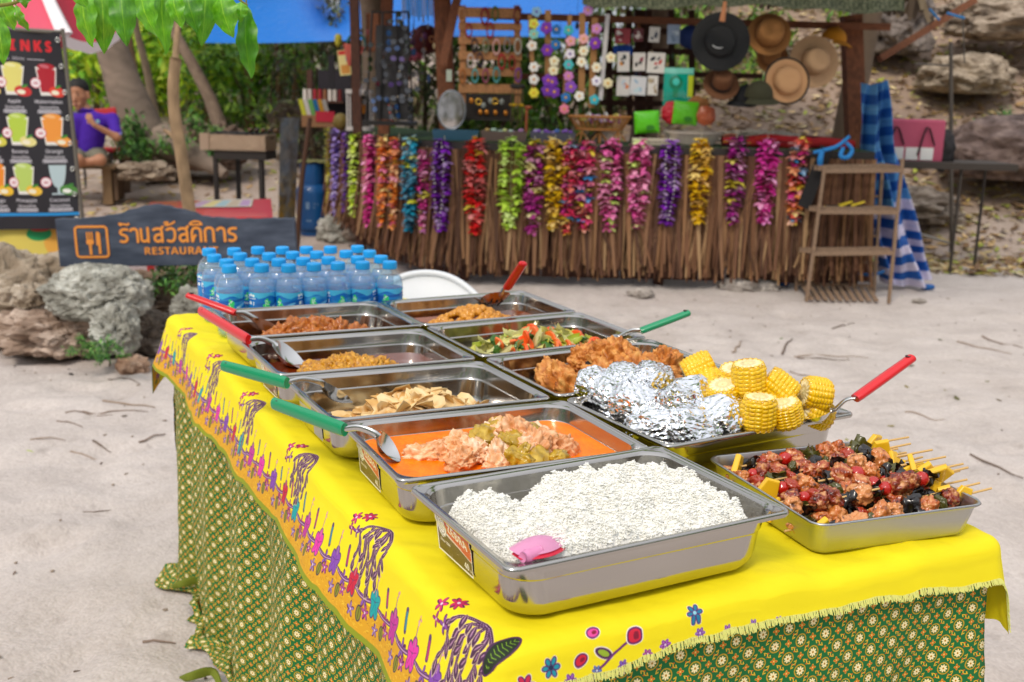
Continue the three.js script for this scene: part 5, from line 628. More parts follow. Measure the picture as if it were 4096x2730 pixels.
  // gold earrings display, wind chime
  { const t = thing('earring_stand', 'dark stand hung with gold earrings behind the trays', 'display stand', undefined, G(1955, 425, 8.1)); part('back_board', box(185 * k, 95 * k, 0.012, [0, 0, -0.015]), mat('#2c2420', 0.8), t); part('foot', box(190 * k, 0.02, 0.1, [0, -50 * k, 0]), mat('#2c2420', 0.8), t); }
  [[800, 1130, 0], [880, 1140, 1], [935, 1180, 2], [1015, 1130, 2], [1065, 1135, 1], [1140, 1140, 2], [970, 1260, 0], [1070, 1265, 0], [1185, 1270, 0], [900, 1260, 0]].forEach(([x, y, q]) => one('earring', ['coppery teardrop earring on the dark stand', 'gold ring earring on the dark stand', 'pale grey drop earring on the dark stand'][q], 'earring', ['copper earrings', 'gold ring earrings', 'grey earrings'][q], q === 1 ? new THREE.TorusGeometry(0.02, 0.007, 8, 20) : new THREE.SphereGeometry(0.018, 12, 8).scale(1, 1.25, 0.5), q === 2 ? mat('#8a8e88', 0.5) : mat(q ? '#e0b24a' : '#c07a30', 0.25, { metalness: 0.8 }), G(1600 + x / 2.8, y / 2.8, 8.05)));
  { const t = thing('wind_chime', 'wind chime with hanging tubes and gold hearts', 'wind chime', undefined, G(2070, 345, 7.9)); part('top_plate', lump(0.055, 0.02, 0.05, { det: 6, amp: 0.3 }), mat('#2a2826', 0.7), t); for (let i = 0; i < 9; i++) { const a = i / 9 * 6.28, x = Math.cos(a) * 0.042, z = Math.sin(a) * 0.035; part('chime_tube', rod(V(x, -0.01, z), V(x, -0.24 - 0.02 * (i % 3), z), 0.0035, 6), mat('#6a5c44', 0.4, { metalness: 0.6 }), t); if (i % 2) part('gold_heart', lump(0.016, 0.012, 0.01, { det: 4, amp: 0.2 }).translate(x, -0.13, z + 0.006), mat('#c8a020', 0.3, { metalness: 0.7 }), t); } }
  one('copper_scoop', 'copper coloured scoop standing behind the violet trinkets', 'scoop', undefined, [rod(V(0, -0.1, 0), V(0, 0.06, 0), 0.01, 8), lump(0.03, 0.014, 0.02, { det: 5, amp: 0.2 }).translate(0.01, 0.07, 0)], mat('#a85a3a', 0.4, { metalness: 0.3 }), G(2106, 470, 7.9));
  // left end of the counter: packets, coconut, glass box
  const LC = (x, d) => { const p = G(x, 500, d); return V(p.x, cy, p.z); };
  { const t = thing('glass_box', 'small white framed display box at the counter corner', 'display box', undefined, LC(1440, 9.2)), w = 0.19, h = 0.3, m = mat('#c8c4c2', 0.5); for (const [x, z] of [[-1, -1], [1, -1], [1, 1], [-1, 1]]) part('frame_post', box(0.012, h, 0.012, [x * w / 2, h / 2, z * 0.08]), m, t); part('lid', box(w + 0.02, 0.035, 0.19, [0, h + 0.018, 0]), m, t); part('base', box(w + 0.02, 0.03, 0.19, [0, 0.016, 0]), m, t); part('back', box(w * 0.94, h * 0.9, 0.006, [0, h / 2, -0.08]), mat('#2a2220', 0.8), t); part('ornament', lump(0.04, 0.06, 0.02, { det: 6, amp: 0.4 }).translate(0.0, h * 0.65, -0.05), mat('#c87a14', 0.5), t); part('sign', box(w * 0.7, 0.03, 0.004, [0, 0.06, 0.08]), mat('#3a3634', 0.6), t); }
  one('coconut_lamp', 'round olive coconut shell souvenir on the turf', 'coconut shell', undefined, lump(0.065, 0.072, 0.065, { det: 10, amp: 0.08 }), mat('#6b5a20', 0.6), LC(1362, 9.3).add(V(0, 0.065, 0)));
  { const b = thing('postcard_rack', 'low rack of striped packets at the counter corner', 'rack', undefined, LC(1285, 9.6), 0.2); part('tray', box(0.34, 0.1, 0.16, [0, 0.06, 0]), mat('#8a6444', 0.8), b); part('red_label', box(0.16, 0.09, 0.004, [0.03, 0.1, 0.084]), mat('#b01a34', 0.6), b); ['#c8c83a', '#d0ccc8', '#6aa85a', '#1a6aa0', '#c0902a', '#a8a4a0'].forEach((c, i) => part('packet', box(0.035, 0.15, 0.012, [-0.16 + i * 0.04, 0.17, 0.06 - 0.01 * i], [0, 0.2, 0.25]), mat(c, 0.5), b)); }
  { const b = thing('souvenir_shelf', 'dark shelf of small souvenirs behind the packets', 'shelf', undefined, LC(1290, 10.0)); part('shelf_board', box(0.4, 0.02, 0.15, [0, 0.22, 0]), darkWood, b); part('shelf_back', box(0.3, 0.4, 0.02, [0.1, 0.3, -0.08]), mat('#26222a', 0.8), b); for (let i = 0; i < 8; i++) part('souvenir_bottle', cyl(0.018, 0.02, 0.1, [-0.15 + i * 0.045, 0.28, 0.02], [0, 0, 0], 10), mat(pick(['#a02a34', '#c8c0b8', '#6a2020', '#d8d0c8', '#8a5a3a']), 0.4), b); part('support', box(0.05, 0.5, 0.05, [-0.12, 0.25, -0.06]), darkWood, b); }
  one('paper_lantern', 'dark red round lantern hanging behind the sunglasses', 'lantern', undefined, lump(0.12, 0.115, 0.12, { det: 8, amp: 0.06 }), mat('#5c1018', 0.7), G(1703, 158, 9.0)); one('pink_flowers', 'pink paper flowers below the dark red lantern', 'paper flowers', undefined, lump(0.06, 0.05, 0.04, { det: 5, amp: 0.6 }), mat('#d86a80', 0.8), G(1660, 215, 9.2)); one('yellow_card', 'yellow and red printed card hanging at the counter corner', 'card', undefined, box(0.1, 0.2, 0.006), mat('#ffffff', 0.5, { map: canvasTex(64, 128, (x) => { x.fillStyle = '#d8cc8a'; x.fillRect(0, 0, 64, 128); x.fillStyle = '#c02a24'; x.fillRect(4, 4, 36, 20); x.fillStyle = '#4aa0b8'; x.fillRect(40, 30, 22, 30); x.fillStyle = '#c88a3a'; x.fillRect(10, 76, 44, 44); }) }), G(1378, 250, 9.1), [0, 0.1, 0.12]); one('pink_fan', 'salmon pink folded fan beside the yellow card', 'fan', undefined, sheet((u, v) => V((u - 0.5) * 0.12 * (0.5 + v), (v - 0.5) * 0.17, 0.008 * Math.sin(u * 40)), 24, 2), mat('#c8685c', 0.8), G(1410, 222, 9.05), [0, 0, -0.15]);
  one('teal_dream_catcher', 'teal hoop hanging ornament beside the dark post', 'ornament', undefined, [new THREE.TorusGeometry(0.075, 0.012, 6, 24), rod(V(-0.06, -0.04, 0), V(-0.06, -0.26, 0), 0.014, 6), rod(V(0.03, -0.07, 0), V(0.03, -0.16, 0), 0.01, 6)], mat('#1d5a5c', 0.8), G(1425, 175, 9.15)); one('yellow_tassel', 'yellow green tassel hanging left of the teal hoop', 'ornament', undefined, lump(0.03, 0.05, 0.03, { det: 5, amp: 0.4 }), mat('#a8a030', 0.8), G(1352, 160, 9.2)); one('hanging_pouch', 'black hanging pouch strip at the counter corner', 'pouch', undefined, box(0.05, 0.28, 0.02), mat('#1c1a20', 0.8), G(1325, 290, 9.4)); one('sun_hook', 'brown board sign behind the sunglasses stand', 'board', undefined, rbox(0.11, 0.3, 0.02, 0.01), brownWood, G(1490, 130, 9.0));
}
// small charms on strings under the roof beam, and a lattice behind the cards
{ const r = rng(515), cg = [lump(0.014, 0.018, 0.008, { det: 4, amp: 0.4 }), new THREE.TorusGeometry(0.014, 0.004, 6, 14), lump(0.01, 0.024, 0.006, { det: 4, amp: 0.3, seed: 3 })], cc = ['#7a2a34', '#2a4a7a', '#c8b488', '#3a3230', '#8a8a90', '#a86a3a', '#4a6a4a', '#b8b0b8', '#5a2a5a'], mm = cc.map((c) => mat(c, 0.45)), sm = mat('#4a443e', 0.8);
  for (let i = 0; i < 64; i++) { const zone = i % 4, x = zone === 0 ? rr(1640, 1740, r) : zone === 1 ? rr(2110, 2440, r) : zone === 2 ? rr(2440, 2760, r) : rr(1440, 1660, r), y = zone === 3 ? rr(120, 420, r) : rr(100, 330, r), t = thing('charm', 'small charm hanging on a string at the stall ' + ['beside the red lantern', 'among the flower clips', 'among the souvenir cards', 'among the sunglasses'][zone], 'charm', 'charms ' + ['beside the red lantern', 'among the flower clips', 'among the souvenir cards', 'among the sunglasses'][zone], onZ(x, y, 8.35 + 0.3 * r())); t.rotation.y = r() * 3; part('pendant', cg[i % 3], mm[Math.floor(r() * 9)], t).scale.setScalar(rr(0.8, 1.6, r)); part('string', rod(V(0, 0.01, 0), V(0, 0.1 + 0.15 * r(), 0), 0.0015, 4), sm, t); }
  const t = thing('back_lattice', 'dark brown timber lattice behind the souvenir cards', 'lattice', undefined, V(0, 0, 0)); for (const x of [2440, 2520, 2600, 2690, 2770]) part('lattice_post', beam(onZ(x, 500, 9.1), onZ(x - 4, 40, 9.1), 0.05, 0.02), darkWood, t); for (const y of [120, 200, 340, 410]) part('lattice_rail', beam(onZ(2400, y, 9.06), onZ(2800, y + 8, 9.06), 0.045, 0.02), darkWood, t);
}
// sunglasses stand
{
  const d = 8.25, k = gk(d), t = thing('sunglasses_stand', 'tall black stand covered with sunglasses', 'display stand', undefined, G(1560, 500, d)), m = mat('#1c1a1a', 0.4);
  for (const x of [-95, -40, 30, 90]) part('upright', rod(V(x * k, 0.0, 0), V(x * k * 0.75, 430 * k, -0.05), 0.008, 8), m, t);
  part('top_bar', rod(V(-75 * k, 425 * k, -0.05), V(70 * k, 430 * k, -0.05), 0.007, 8), m, t); part('back_panel', box(130 * k, 360 * k, 0.01, [5 * k, 200 * k, -0.06], [-0.1, 0, 0]), mat('#231f20', 0.5), t); part('base', box(0.4, 0.03, 0.18, [0, 0.015, 0]), m, t);
  const ring = (() => { const s = new THREE.Shape(); s.absellipse(0, 0, 0.027, 0.024, 0, 6.3); const h = new THREE.Path(); h.absellipse(0, 0, 0.021, 0.018, 0, 6.3); s.holes.push(h); return new THREE.ExtrudeGeometry(s, { depth: 0.004, bevelEnabled: true, bevelSize: 0.001, bevelThickness: 0.001, bevelSegments: 1, curveSegments: 10 }); })(), lens = new THREE.CircleGeometry(0.022, 16).scale(1, 0.86, 1).translate(0, 0, 0.002);
  const FR = [['black', '#141416'], ['dark green', '#1d3a28'], ['tortoise brown', '#5a3a1c'], ['pale cream', '#b8a890'], ['orange', '#e8480f'], ['grey', '#6a6a70']], LN = [['dark', '#17161a', 0.05], ['blue', '#123c70', 0.08], ['violet', '#4a2a70', 0.08]];
  const r = rng(17); let n = 0;
  for (const [x, y, f, l] of [[1580, 85, 0, 0], [1600, 75, 0, 0], [1555, 150, 0, 1], [1590, 165, 0, 0], [1570, 195, 0, 1], [1620, 130, 0, 0], [1625, 185, 5, 0], [1500, 180, 0, 0], [1535, 230, 2, 0], [1590, 235, 0, 2], [1630, 240, 0, 0], [1480, 255, 0, 0], [1540, 280, 0, 0], [1600, 285, 3, 0], [1640, 300, 0, 0], [1525, 330, 1, 0], [1480, 320, 2, 0], [1580, 335, 0, 2], [1625, 345, 0, 0], [1530, 395, 1, 1], [1495, 420, 5, 1], [1590, 390, 3, 0], [1588, 445, 3, 1], [1562, 450, 4, 0], [1625, 400, 0, 0], [1650, 360, 0, 0], [1460, 390, 0, 0], [1640, 450, 5, 0]]) {
    const s = thing('sunglasses', FR[f][0] + ' framed sunglasses with ' + LN[l][0] + ' lenses on the black stand', 'sunglasses', 'sunglasses with ' + FR[f][0] + ' frames and ' + LN[l][0] + ' lenses', G(x, y, d - 0.06 - 0.03 * r())), fm = mat(FR[f][1], 0.25, { clearcoat: 0.6 }); s.rotation.set(rr(-0.3, 0.1, r), rr(-0.6, 0.6, r), pick([0, PI / 2, PI / 2 + 0.2, 0.2, PI / 2 - 0.2], r)); n++;
    part('frame', [ring.clone().translate(-0.032, 0, 0), ring.clone().translate(0.032, 0, 0), box(0.014, 0.005, 0.004, [0, 0.006, 0.002])], fm, s); for (const q of [-1, 1]) { part('lens', lens.clone().translate(q * 0.032, 0, 0), mat(LN[l][1], LN[l][2], { clearcoat: 1 }), s); part('temple', rod(V(q * 0.058, 0.006, 0), V(q * 0.056, 0.0, -0.12), 0.0028, 6), fm, s); }
  }
  for (let i = 0; i < 14; i++) one('bead_strand', 'hanging strand of small shells and beads beside the stall post', 'bead strand', 'bead strands by the stall post', rod(G(1610 + i * 9, -10, 8.5), G(1612 + i * 9, 60 + 40 * r(), 8.5), 0.006, 6), mat(pick(['#5a90b0', '#b0a890', '#8a98a0', '#3a78a0', '#c0b080'], r), 0.5));
  one('hook_tag', 'white paper tag pinned to the thick stall post', 'tag', undefined, box(0.04, 0.085, 0.004), mat('#b9c4b4', 0.7), G(1796, 302, 8.2));
}
// ---------- right of the stall: shoe rack, striped tarp, bag, posts ----------
{
  const w = mat('#ffffff', 0.85, { map: woodTex('#8a715c', 101) }), A = onY(3185, 1205, 0), P = (x, y, d) => onZ(x, y, d), t = thing('shoe_rack', 'weathered metal and slat shoe rack of three shelves', 'rack', undefined, V(A.x, 0, A.z)), b = V(A.x, 0, A.z), D0 = -A.z, L = (x, y, d = D0) => P(x, y, d).sub(b), bar = (n, a, c, s = 0.02) => part(n, beam(a, c, s, s), w, t), D1 = D0 + 0.38;
  bar('front_post', L(3228, 1190).setY(0.0), L(3300, 665)); bar('front_post', L(3560, 1180).setY(0.0), L(3612, 635));
  bar('back_post', L(3185, 1160, D1).setY(0), L(3200, 800, D1)); bar('back_post', L(3500, 1140, D1).setY(0), L(3530, 690, D1));
  for (const [y0, y1, x0, x1] of [[684, 682, 3298, 3610], [848, 850, 3278, 3590], [1015, 1012, 3255, 3570]]) { bar('shelf_bar', L(x0, y0), L(x1, y1), 0.026); bar('shelf_bar', L(x0 - 80, y0 - 8, D1), L(x1 - 75, y1 - 10, D1), 0.02); for (let i = 0; i < 5; i++) { const s = (i + 0.5) / 5; part('shelf_slat', beam(L(x0, y0).lerp(L(x0 - 80, y0 - 8, D1), s).add(V(0, 0.016, 0)), L(x1, y1).lerp(L(x1 - 75, y1 - 10, D1), s).add(V(0, 0.016, 0)), 0.035, 0.008), w, t); } }
  for (const y of [785, 945, 1050]) bar('back_rail', L(3205, y, D1), L(3515, y, D1), 0.014);
  bar('middle_post', L(3403, 1040, D1), L(3400, 1120, D1), 0.018);
  for (let i = 0; i < 10; i++) part('bottom_slat', beam(L(3215 + i * 29, 1108, D1).setY(0.05), L(3250 + i * 29, 1170).setY(0.015), 0.028, 0.01), w, t); bar('bottom_bar', L(3190, 1106, D1).setY(0.055), L(3505, 1106, D1).setY(0.055), 0.018);
  for (const [x, c] of [[3375, '#c8b020'], [3425, '#d0b424']]) { const s = thing('flip_flop', c === '#c8b020' ? 'yellow and black flip flop lying flat on the middle shelf' : 'yellow and black flip flop at an angle on the middle shelf', 'flip flop', undefined, onZ(x, 842, D0 + 0.15), x === 3375 ? 1.4 : 1.2); part('sole', rbox(0.09, 0.02, 0.24, 0.008, [0, 0.02, 0]), mat('#26241c', 0.7), s); part('strap', taper([V(-0.04, 0.03, -0.03), V(0, 0.06, 0.05), V(0.04, 0.03, -0.03)], [0.008], 6), mat(c, 0.6), s); part('edge_band', rbox(0.094, 0.008, 0.244, 0.003, [0, 0.022, 0]), mat(c, 0.6), s); }
  // striped tarp hanging to the ground
  const tex = canvasTex(64, 512, (x) => { for (let i = 0; i < 22; i++) { x.fillStyle = ['#0d4f9e', '#4f8cc4'][i % 2]; if (i < 9 && i % 2 === 0) x.fillStyle = '#c9c2da'; if (i < 9 && i % 2) x.fillStyle = '#0f52a4'; x.fillRect(0, 512 - (i + 1) * 23.3, 64, 24); } const r = rng(6); for (let i = 0; i < 500; i++) { x.fillStyle = pick(['#ffffff18', '#00000018', '#1a5aa820'], r); x.fillRect(r() * 64, r() * 512, 10, 2); } });
  const edgeL = [[0, 3520, 1125], [0.12, 3515, 1075], [0.25, 3480, 960], [0.45, 3460, 800], [0.7, 3440, 600], [1, 3460, 330]], edgeR = [[0, 3735, 1128], [0.12, 3690, 1020], [0.25, 3668, 950], [0.45, 3615, 760], [0.7, 3570, 560], [1, 3555, 330]], pl = (e, v) => { let i = 0; while (i < e.length - 2 && v > e[i + 1][0]) i++; const q = (v - e[i][0]) / (e[i + 1][0] - e[i][0]); return [lerp(e[i][1], e[i + 1][1], q), lerp(e[i][2], e[i + 1][2], q)]; };
  const mz = 7.85; one('striped_tarp', 'blue and white striped tarp hanging in folds beside the stall', 'tarp', undefined, sheet((u, v) => { const a = pl(edgeL, v), c = pl(edgeR, v), y = lerp(a[1], c[1], u), p = onZ(lerp(a[0], c[0], u), y + 10 * Math.sin(u * 5), mz); p.z += 0.07 * Math.sin(u * 13 + v * 4) + 0.05 * Math.sin(u * 23 - v * 7) + 0.25 * (1 - v) * Math.sin(u * PI) * 0.6; p.y = Math.max(0.01, p.y); return p; }, 40, 60), mat('#ffffff', 0.6, { map: tex }));
  one('blue_rope', 'bright blue rope knotted at the counter corner', 'rope', undefined, [taper([onZ(3255, 610, 7.4), onZ(3300, 600, 7.4), onZ(3350, 585, 7.4), onZ(3400, 545, 7.4)], [0.012, 0.015, 0.012], 6), taper([onZ(3290, 600, 7.4), onZ(3283, 640, 7.39), onZ(3283, 680, 7.4)], [0.018, 0.02, 0.012], 6), taper([onZ(3375, 590, 7.4), onZ(3365, 625, 7.38), onZ(3390, 630, 7.38), onZ(3410, 600, 7.4), onZ(3385, 570, 7.41)], [0.014, 0.016, 0.014], 6)], mat('#1f7fc8', 0.7));
  one('black_strap', 'black flat strap slanting from the counter corner', 'strap', undefined, beam(onZ(3215, 830, 7.45), onZ(3310, 590, 7.5), 0.09, 0.012), mat('#1d1a1c', 0.8));
  one('blue_hose', 'blue hose loop lying behind the shoe rack', 'hose', undefined, taper([onZ(3445, 1030, 7.8), onZ(3420, 1060, 7.8), onZ(3430, 1090, 7.75), onZ(3490, 1100, 7.7), onZ(3540, 1085, 7.7)], [0.012], 6), mat('#1a6ab0', 0.5));
  for (const [x, y, l] of [[3720, 1068, 'blue scrap lying beside the striped tarp'], [3130, 1120, 'dark blue scrap under the thatch']]) one('blue_scrap', l, 'scrap', undefined, lump(0.05, 0.02, 0.03, { det: 5, amp: 0.5 }), mat('#0f5aa0', 0.6), onZ(x, y, 7.75).setY(0.03));
  // palm leaf panel behind the rack
  const pp = thing('palm_panel', 'panel of upright dried palm strips behind the shoe rack', 'panel', undefined, V(0, 0, 0)), r = rng(88); for (let i = 0; i < 26; i++) part('palm_strip', beam(onZ(3225 + i * 9.2, 1110, 7.92 + 0.03 * r()).setY(0.03), onZ(3228 + i * 9.2 + rr(-4, 4, r), 590 + 40 * r(), 7.92 + 0.03 * r()), 0.022, 0.006), mat(pick(['#6a4632', '#86583c', '#9a6a46', '#553826'], r), 0.9), pp);
  // pink crate bag with white papers on a side table
  { const d = 8.7, k = gk(d), b2 = onZ(3640, 640, d), s = thing('pink_bag', 'pink bag with dark straps and white panels', 'bag', undefined, b2), m = mat('#b8506c', 0.7); part('bag_body', rbox(240 * k, 165 * k, 0.26, 0.02, [5 * k, 75 * k, -0.1]), m, s); for (const x of [-58, 0, 58]) part('white_panel', box(50 * k, 48 * k, 0.006, [x * k, 26 * k, 0.035]), mat('#e8e6e4', 0.6), s); for (const x of [-70, 50]) part('strap', taper([V((x - 30) * k, 20 * k, 0.045), V(x * k, 130 * k, 0.05), V((x + 34) * k, 60 * k, 0.045)], [0.012], 6, 0.5), mat('#2a2226', 0.7), s);
    const q = thing('side_table', 'dark wooden side table under the pink bag', 'table', undefined, V(b2.x, hillH(b2.x, b2.z), b2.z)); part('table_top', box(1.0, 0.05, 0.5, [0.28, b2.y - hillH(b2.x, b2.z) - 0.03, -0.05]), mat('#3d352f', 0.7), q); for (const [x, z] of [[-0.15, 0.15], [0.36, 0.15], [0.72, -0.25], [-0.15, -0.25]]) part('leg', box(0.018, b2.y - hillH(b2.x, b2.z) - 0.05, 0.018, [x, (b2.y - hillH(b2.x, b2.z) - 0.05) / 2, z]), mat('#3d352f', 0.7), q);
    one('black_bag', 'black bag standing beside the pink bag', 'bag', undefined, lump(0.09, 0.16, 0.08, { det: 8, amp: 0.25 }), mat('#201c1f', 0.7), onZ(3775, 600, 8.75)); }
  { const m = mat('#5c554f', 0.5, { metalness: 0.4 }), a = onY(3808, 1030, 0), s = thing('metal_post', 'thin rusty metal post with cross bars right of the striped tarp', 'post', undefined, V(a.x, hillH(a.x, a.z), a.z)), q = (x, y, d = -a.z) => onZ(x, y, d).sub(s.position); part('upright', rod(V(0, 0, 0), q(3806, 170), 0.018), m, s); part('cross_bar', rod(q(3660, 255), q(3810, 262), 0.008), m, s); part('cross_bar', rod(q(3660, 930), q(3808, 975), 0.012), mat('#a09a94', 0.4, { metalness: 0.5 }), s); part('bracket', rod(q(3850, 0), q(3860, 250), 0.007), m, s); }
  one('blue_string', 'blue string tied across the roof poles', 'string', undefined, [rod(onZ(3720, 35, 8.3), onZ(3760, 80, 8.3), 0.008, 6), rod(onZ(3790, 52, 8.3), onZ(3860, 72, 8.3), 0.01, 6)], mat('#1f78b8', 0.7));
}
// ---------- buffet table, cloths ----------
const TU0 = -0.005, TU1 = 0.765, TV0 = 0.006, TV1 = 1.95, TY = -0.0855, PD = 0.2923, PW = 0.40, PH = 0.083;
// pans: corner u, v; turn; height of rim; tilts (degrees)
const PANS = { rice: [0, 0, 0, 0.0056, 0.72, -0.66], curry: [-0.001, 0.325, -2.73, -0.0045, -0.29, -0.58], chips: [-0.003, 0.614, -0.15, -0.0026, -0.93, -0.38], stew: [-0.008, 0.913, -0.45, 0.0008, -0.61, -0.01], meat: [0.006, 1.209, 1.29, 0.0073, -0.99, 0.39], peas: [0.41, 1.235, -0.48, 0.0015, 0.47, 0.16], veg: [0.41, 0.931, -0.13, -0.0005, 0.83, 0.17], fried: [0.413, 0.624, 0.58, -0.0026, 0.81, 0.19], foil: [0.428, 0.311, 2.66, -0.0051, 0.16, -0.11] };
const panY = (P, u, v) => P[3] + Math.tan(P[4] * DEG) * (u - P[0] - 0.2) + Math.tan(P[5] * DEG) * (v - P[1] - 0.15);
const clothY = (u, v) => { let s = 0.15, w = 0.15 * (TY + 0.001); for (const P of Object.values(PANS)) { const dx = Math.max(0, Math.abs(u - P[0] - 0.2) - 0.17), dv = Math.max(0, Math.abs(v - P[1] - 0.146) - 0.12), k = Math.exp(-(dx * dx + dv * dv) / 0.0016); s += k; w += k * (panY(P, u, v) - PH - 0.003); } return w / s; };
{
  const t = thing('folding_table', 'long folding table hidden under the cloths', 'table', undefined, T((TU0 + TU1) / 2, (TV0 + TV1) / 2, -RIM), TA), m = mat('#b8b4ac', 0.6), H = RIM + TY - 0.012;
  part('table_top', rbox(TU1 - TU0 - 0.02, 0.035, TV1 - TV0 - 0.02, 0.01, [0, H - 0.018, 0]), m, t);
  for (const [a, b] of [[-0.3, -0.85], [0.3, -0.85], [0.3, 0.85], [-0.3, 0.85]]) part('leg', rod(V(a, 0, b), V(a, H - 0.03, b), 0.016), mat('#6a6a6c', 0.4, { metalness: 0.6 }), t);
}
const OV = { l: 0.158, r: 0.17, f: 0.056, b: 0.2 };
const clothP = (a, b, lift = 0) => {
  const cu = clamp(a, TU0, TU1), cv = clamp(b, TV0, TV1), da = a - cu, db = b - cv, p = Math.hypot(da, db), R = 0.026; let h = 0, g = 0;
  if (p < R * PI / 2) { h = R * Math.sin(p / R); g = R * (1 - Math.cos(p / R)); } else { const q = p - R * PI / 2, fl = 0.24 + 0.1 * N3(cv * 2, cu * 2, 3); h = R + q * Math.sin(fl); g = R + q * Math.cos(fl); }
  const s = cv * 1.0 - cu, fold = sstep(0.02, 0.16, p) * (0.005 * Math.sin(s * 13 + 1.2) + 0.002 * Math.sin(s * 37)), L = p || 1, wr = 0.0042 * fbm(a * 6 + b * 3, b * 5, 2, 4) + 0.0034 * (0.5 - Math.abs(N3(a * 9 + b * 4, b * 5 - a * 2, 5))) * sstep(0.05, 0.3, Math.abs(N3(a * 3, b * 3, 9)));
  h += fold; return T(cu + da / L * (h + lift * (p > 0 ? 1 : 0)), cv + db / L * (h + lift * (p > 0 ? 1 : 0)), (p > 0.03 ? TY : clothY(cu, cv)) * 1 - g + (p < 0.03 ? wr : wr * 2) + lift * Math.max(0, 1 - p / 0.03));
};
const frontOver = (u) => OV.f * (1 + 0.25 * Math.sin(u * 9 + 1) * 0.4 + 0.15 * (u > 0.5) * (u - 0.5) * 4 - 0.12 * Math.exp(-(((u - 0.22) / 0.05) ** 2)));
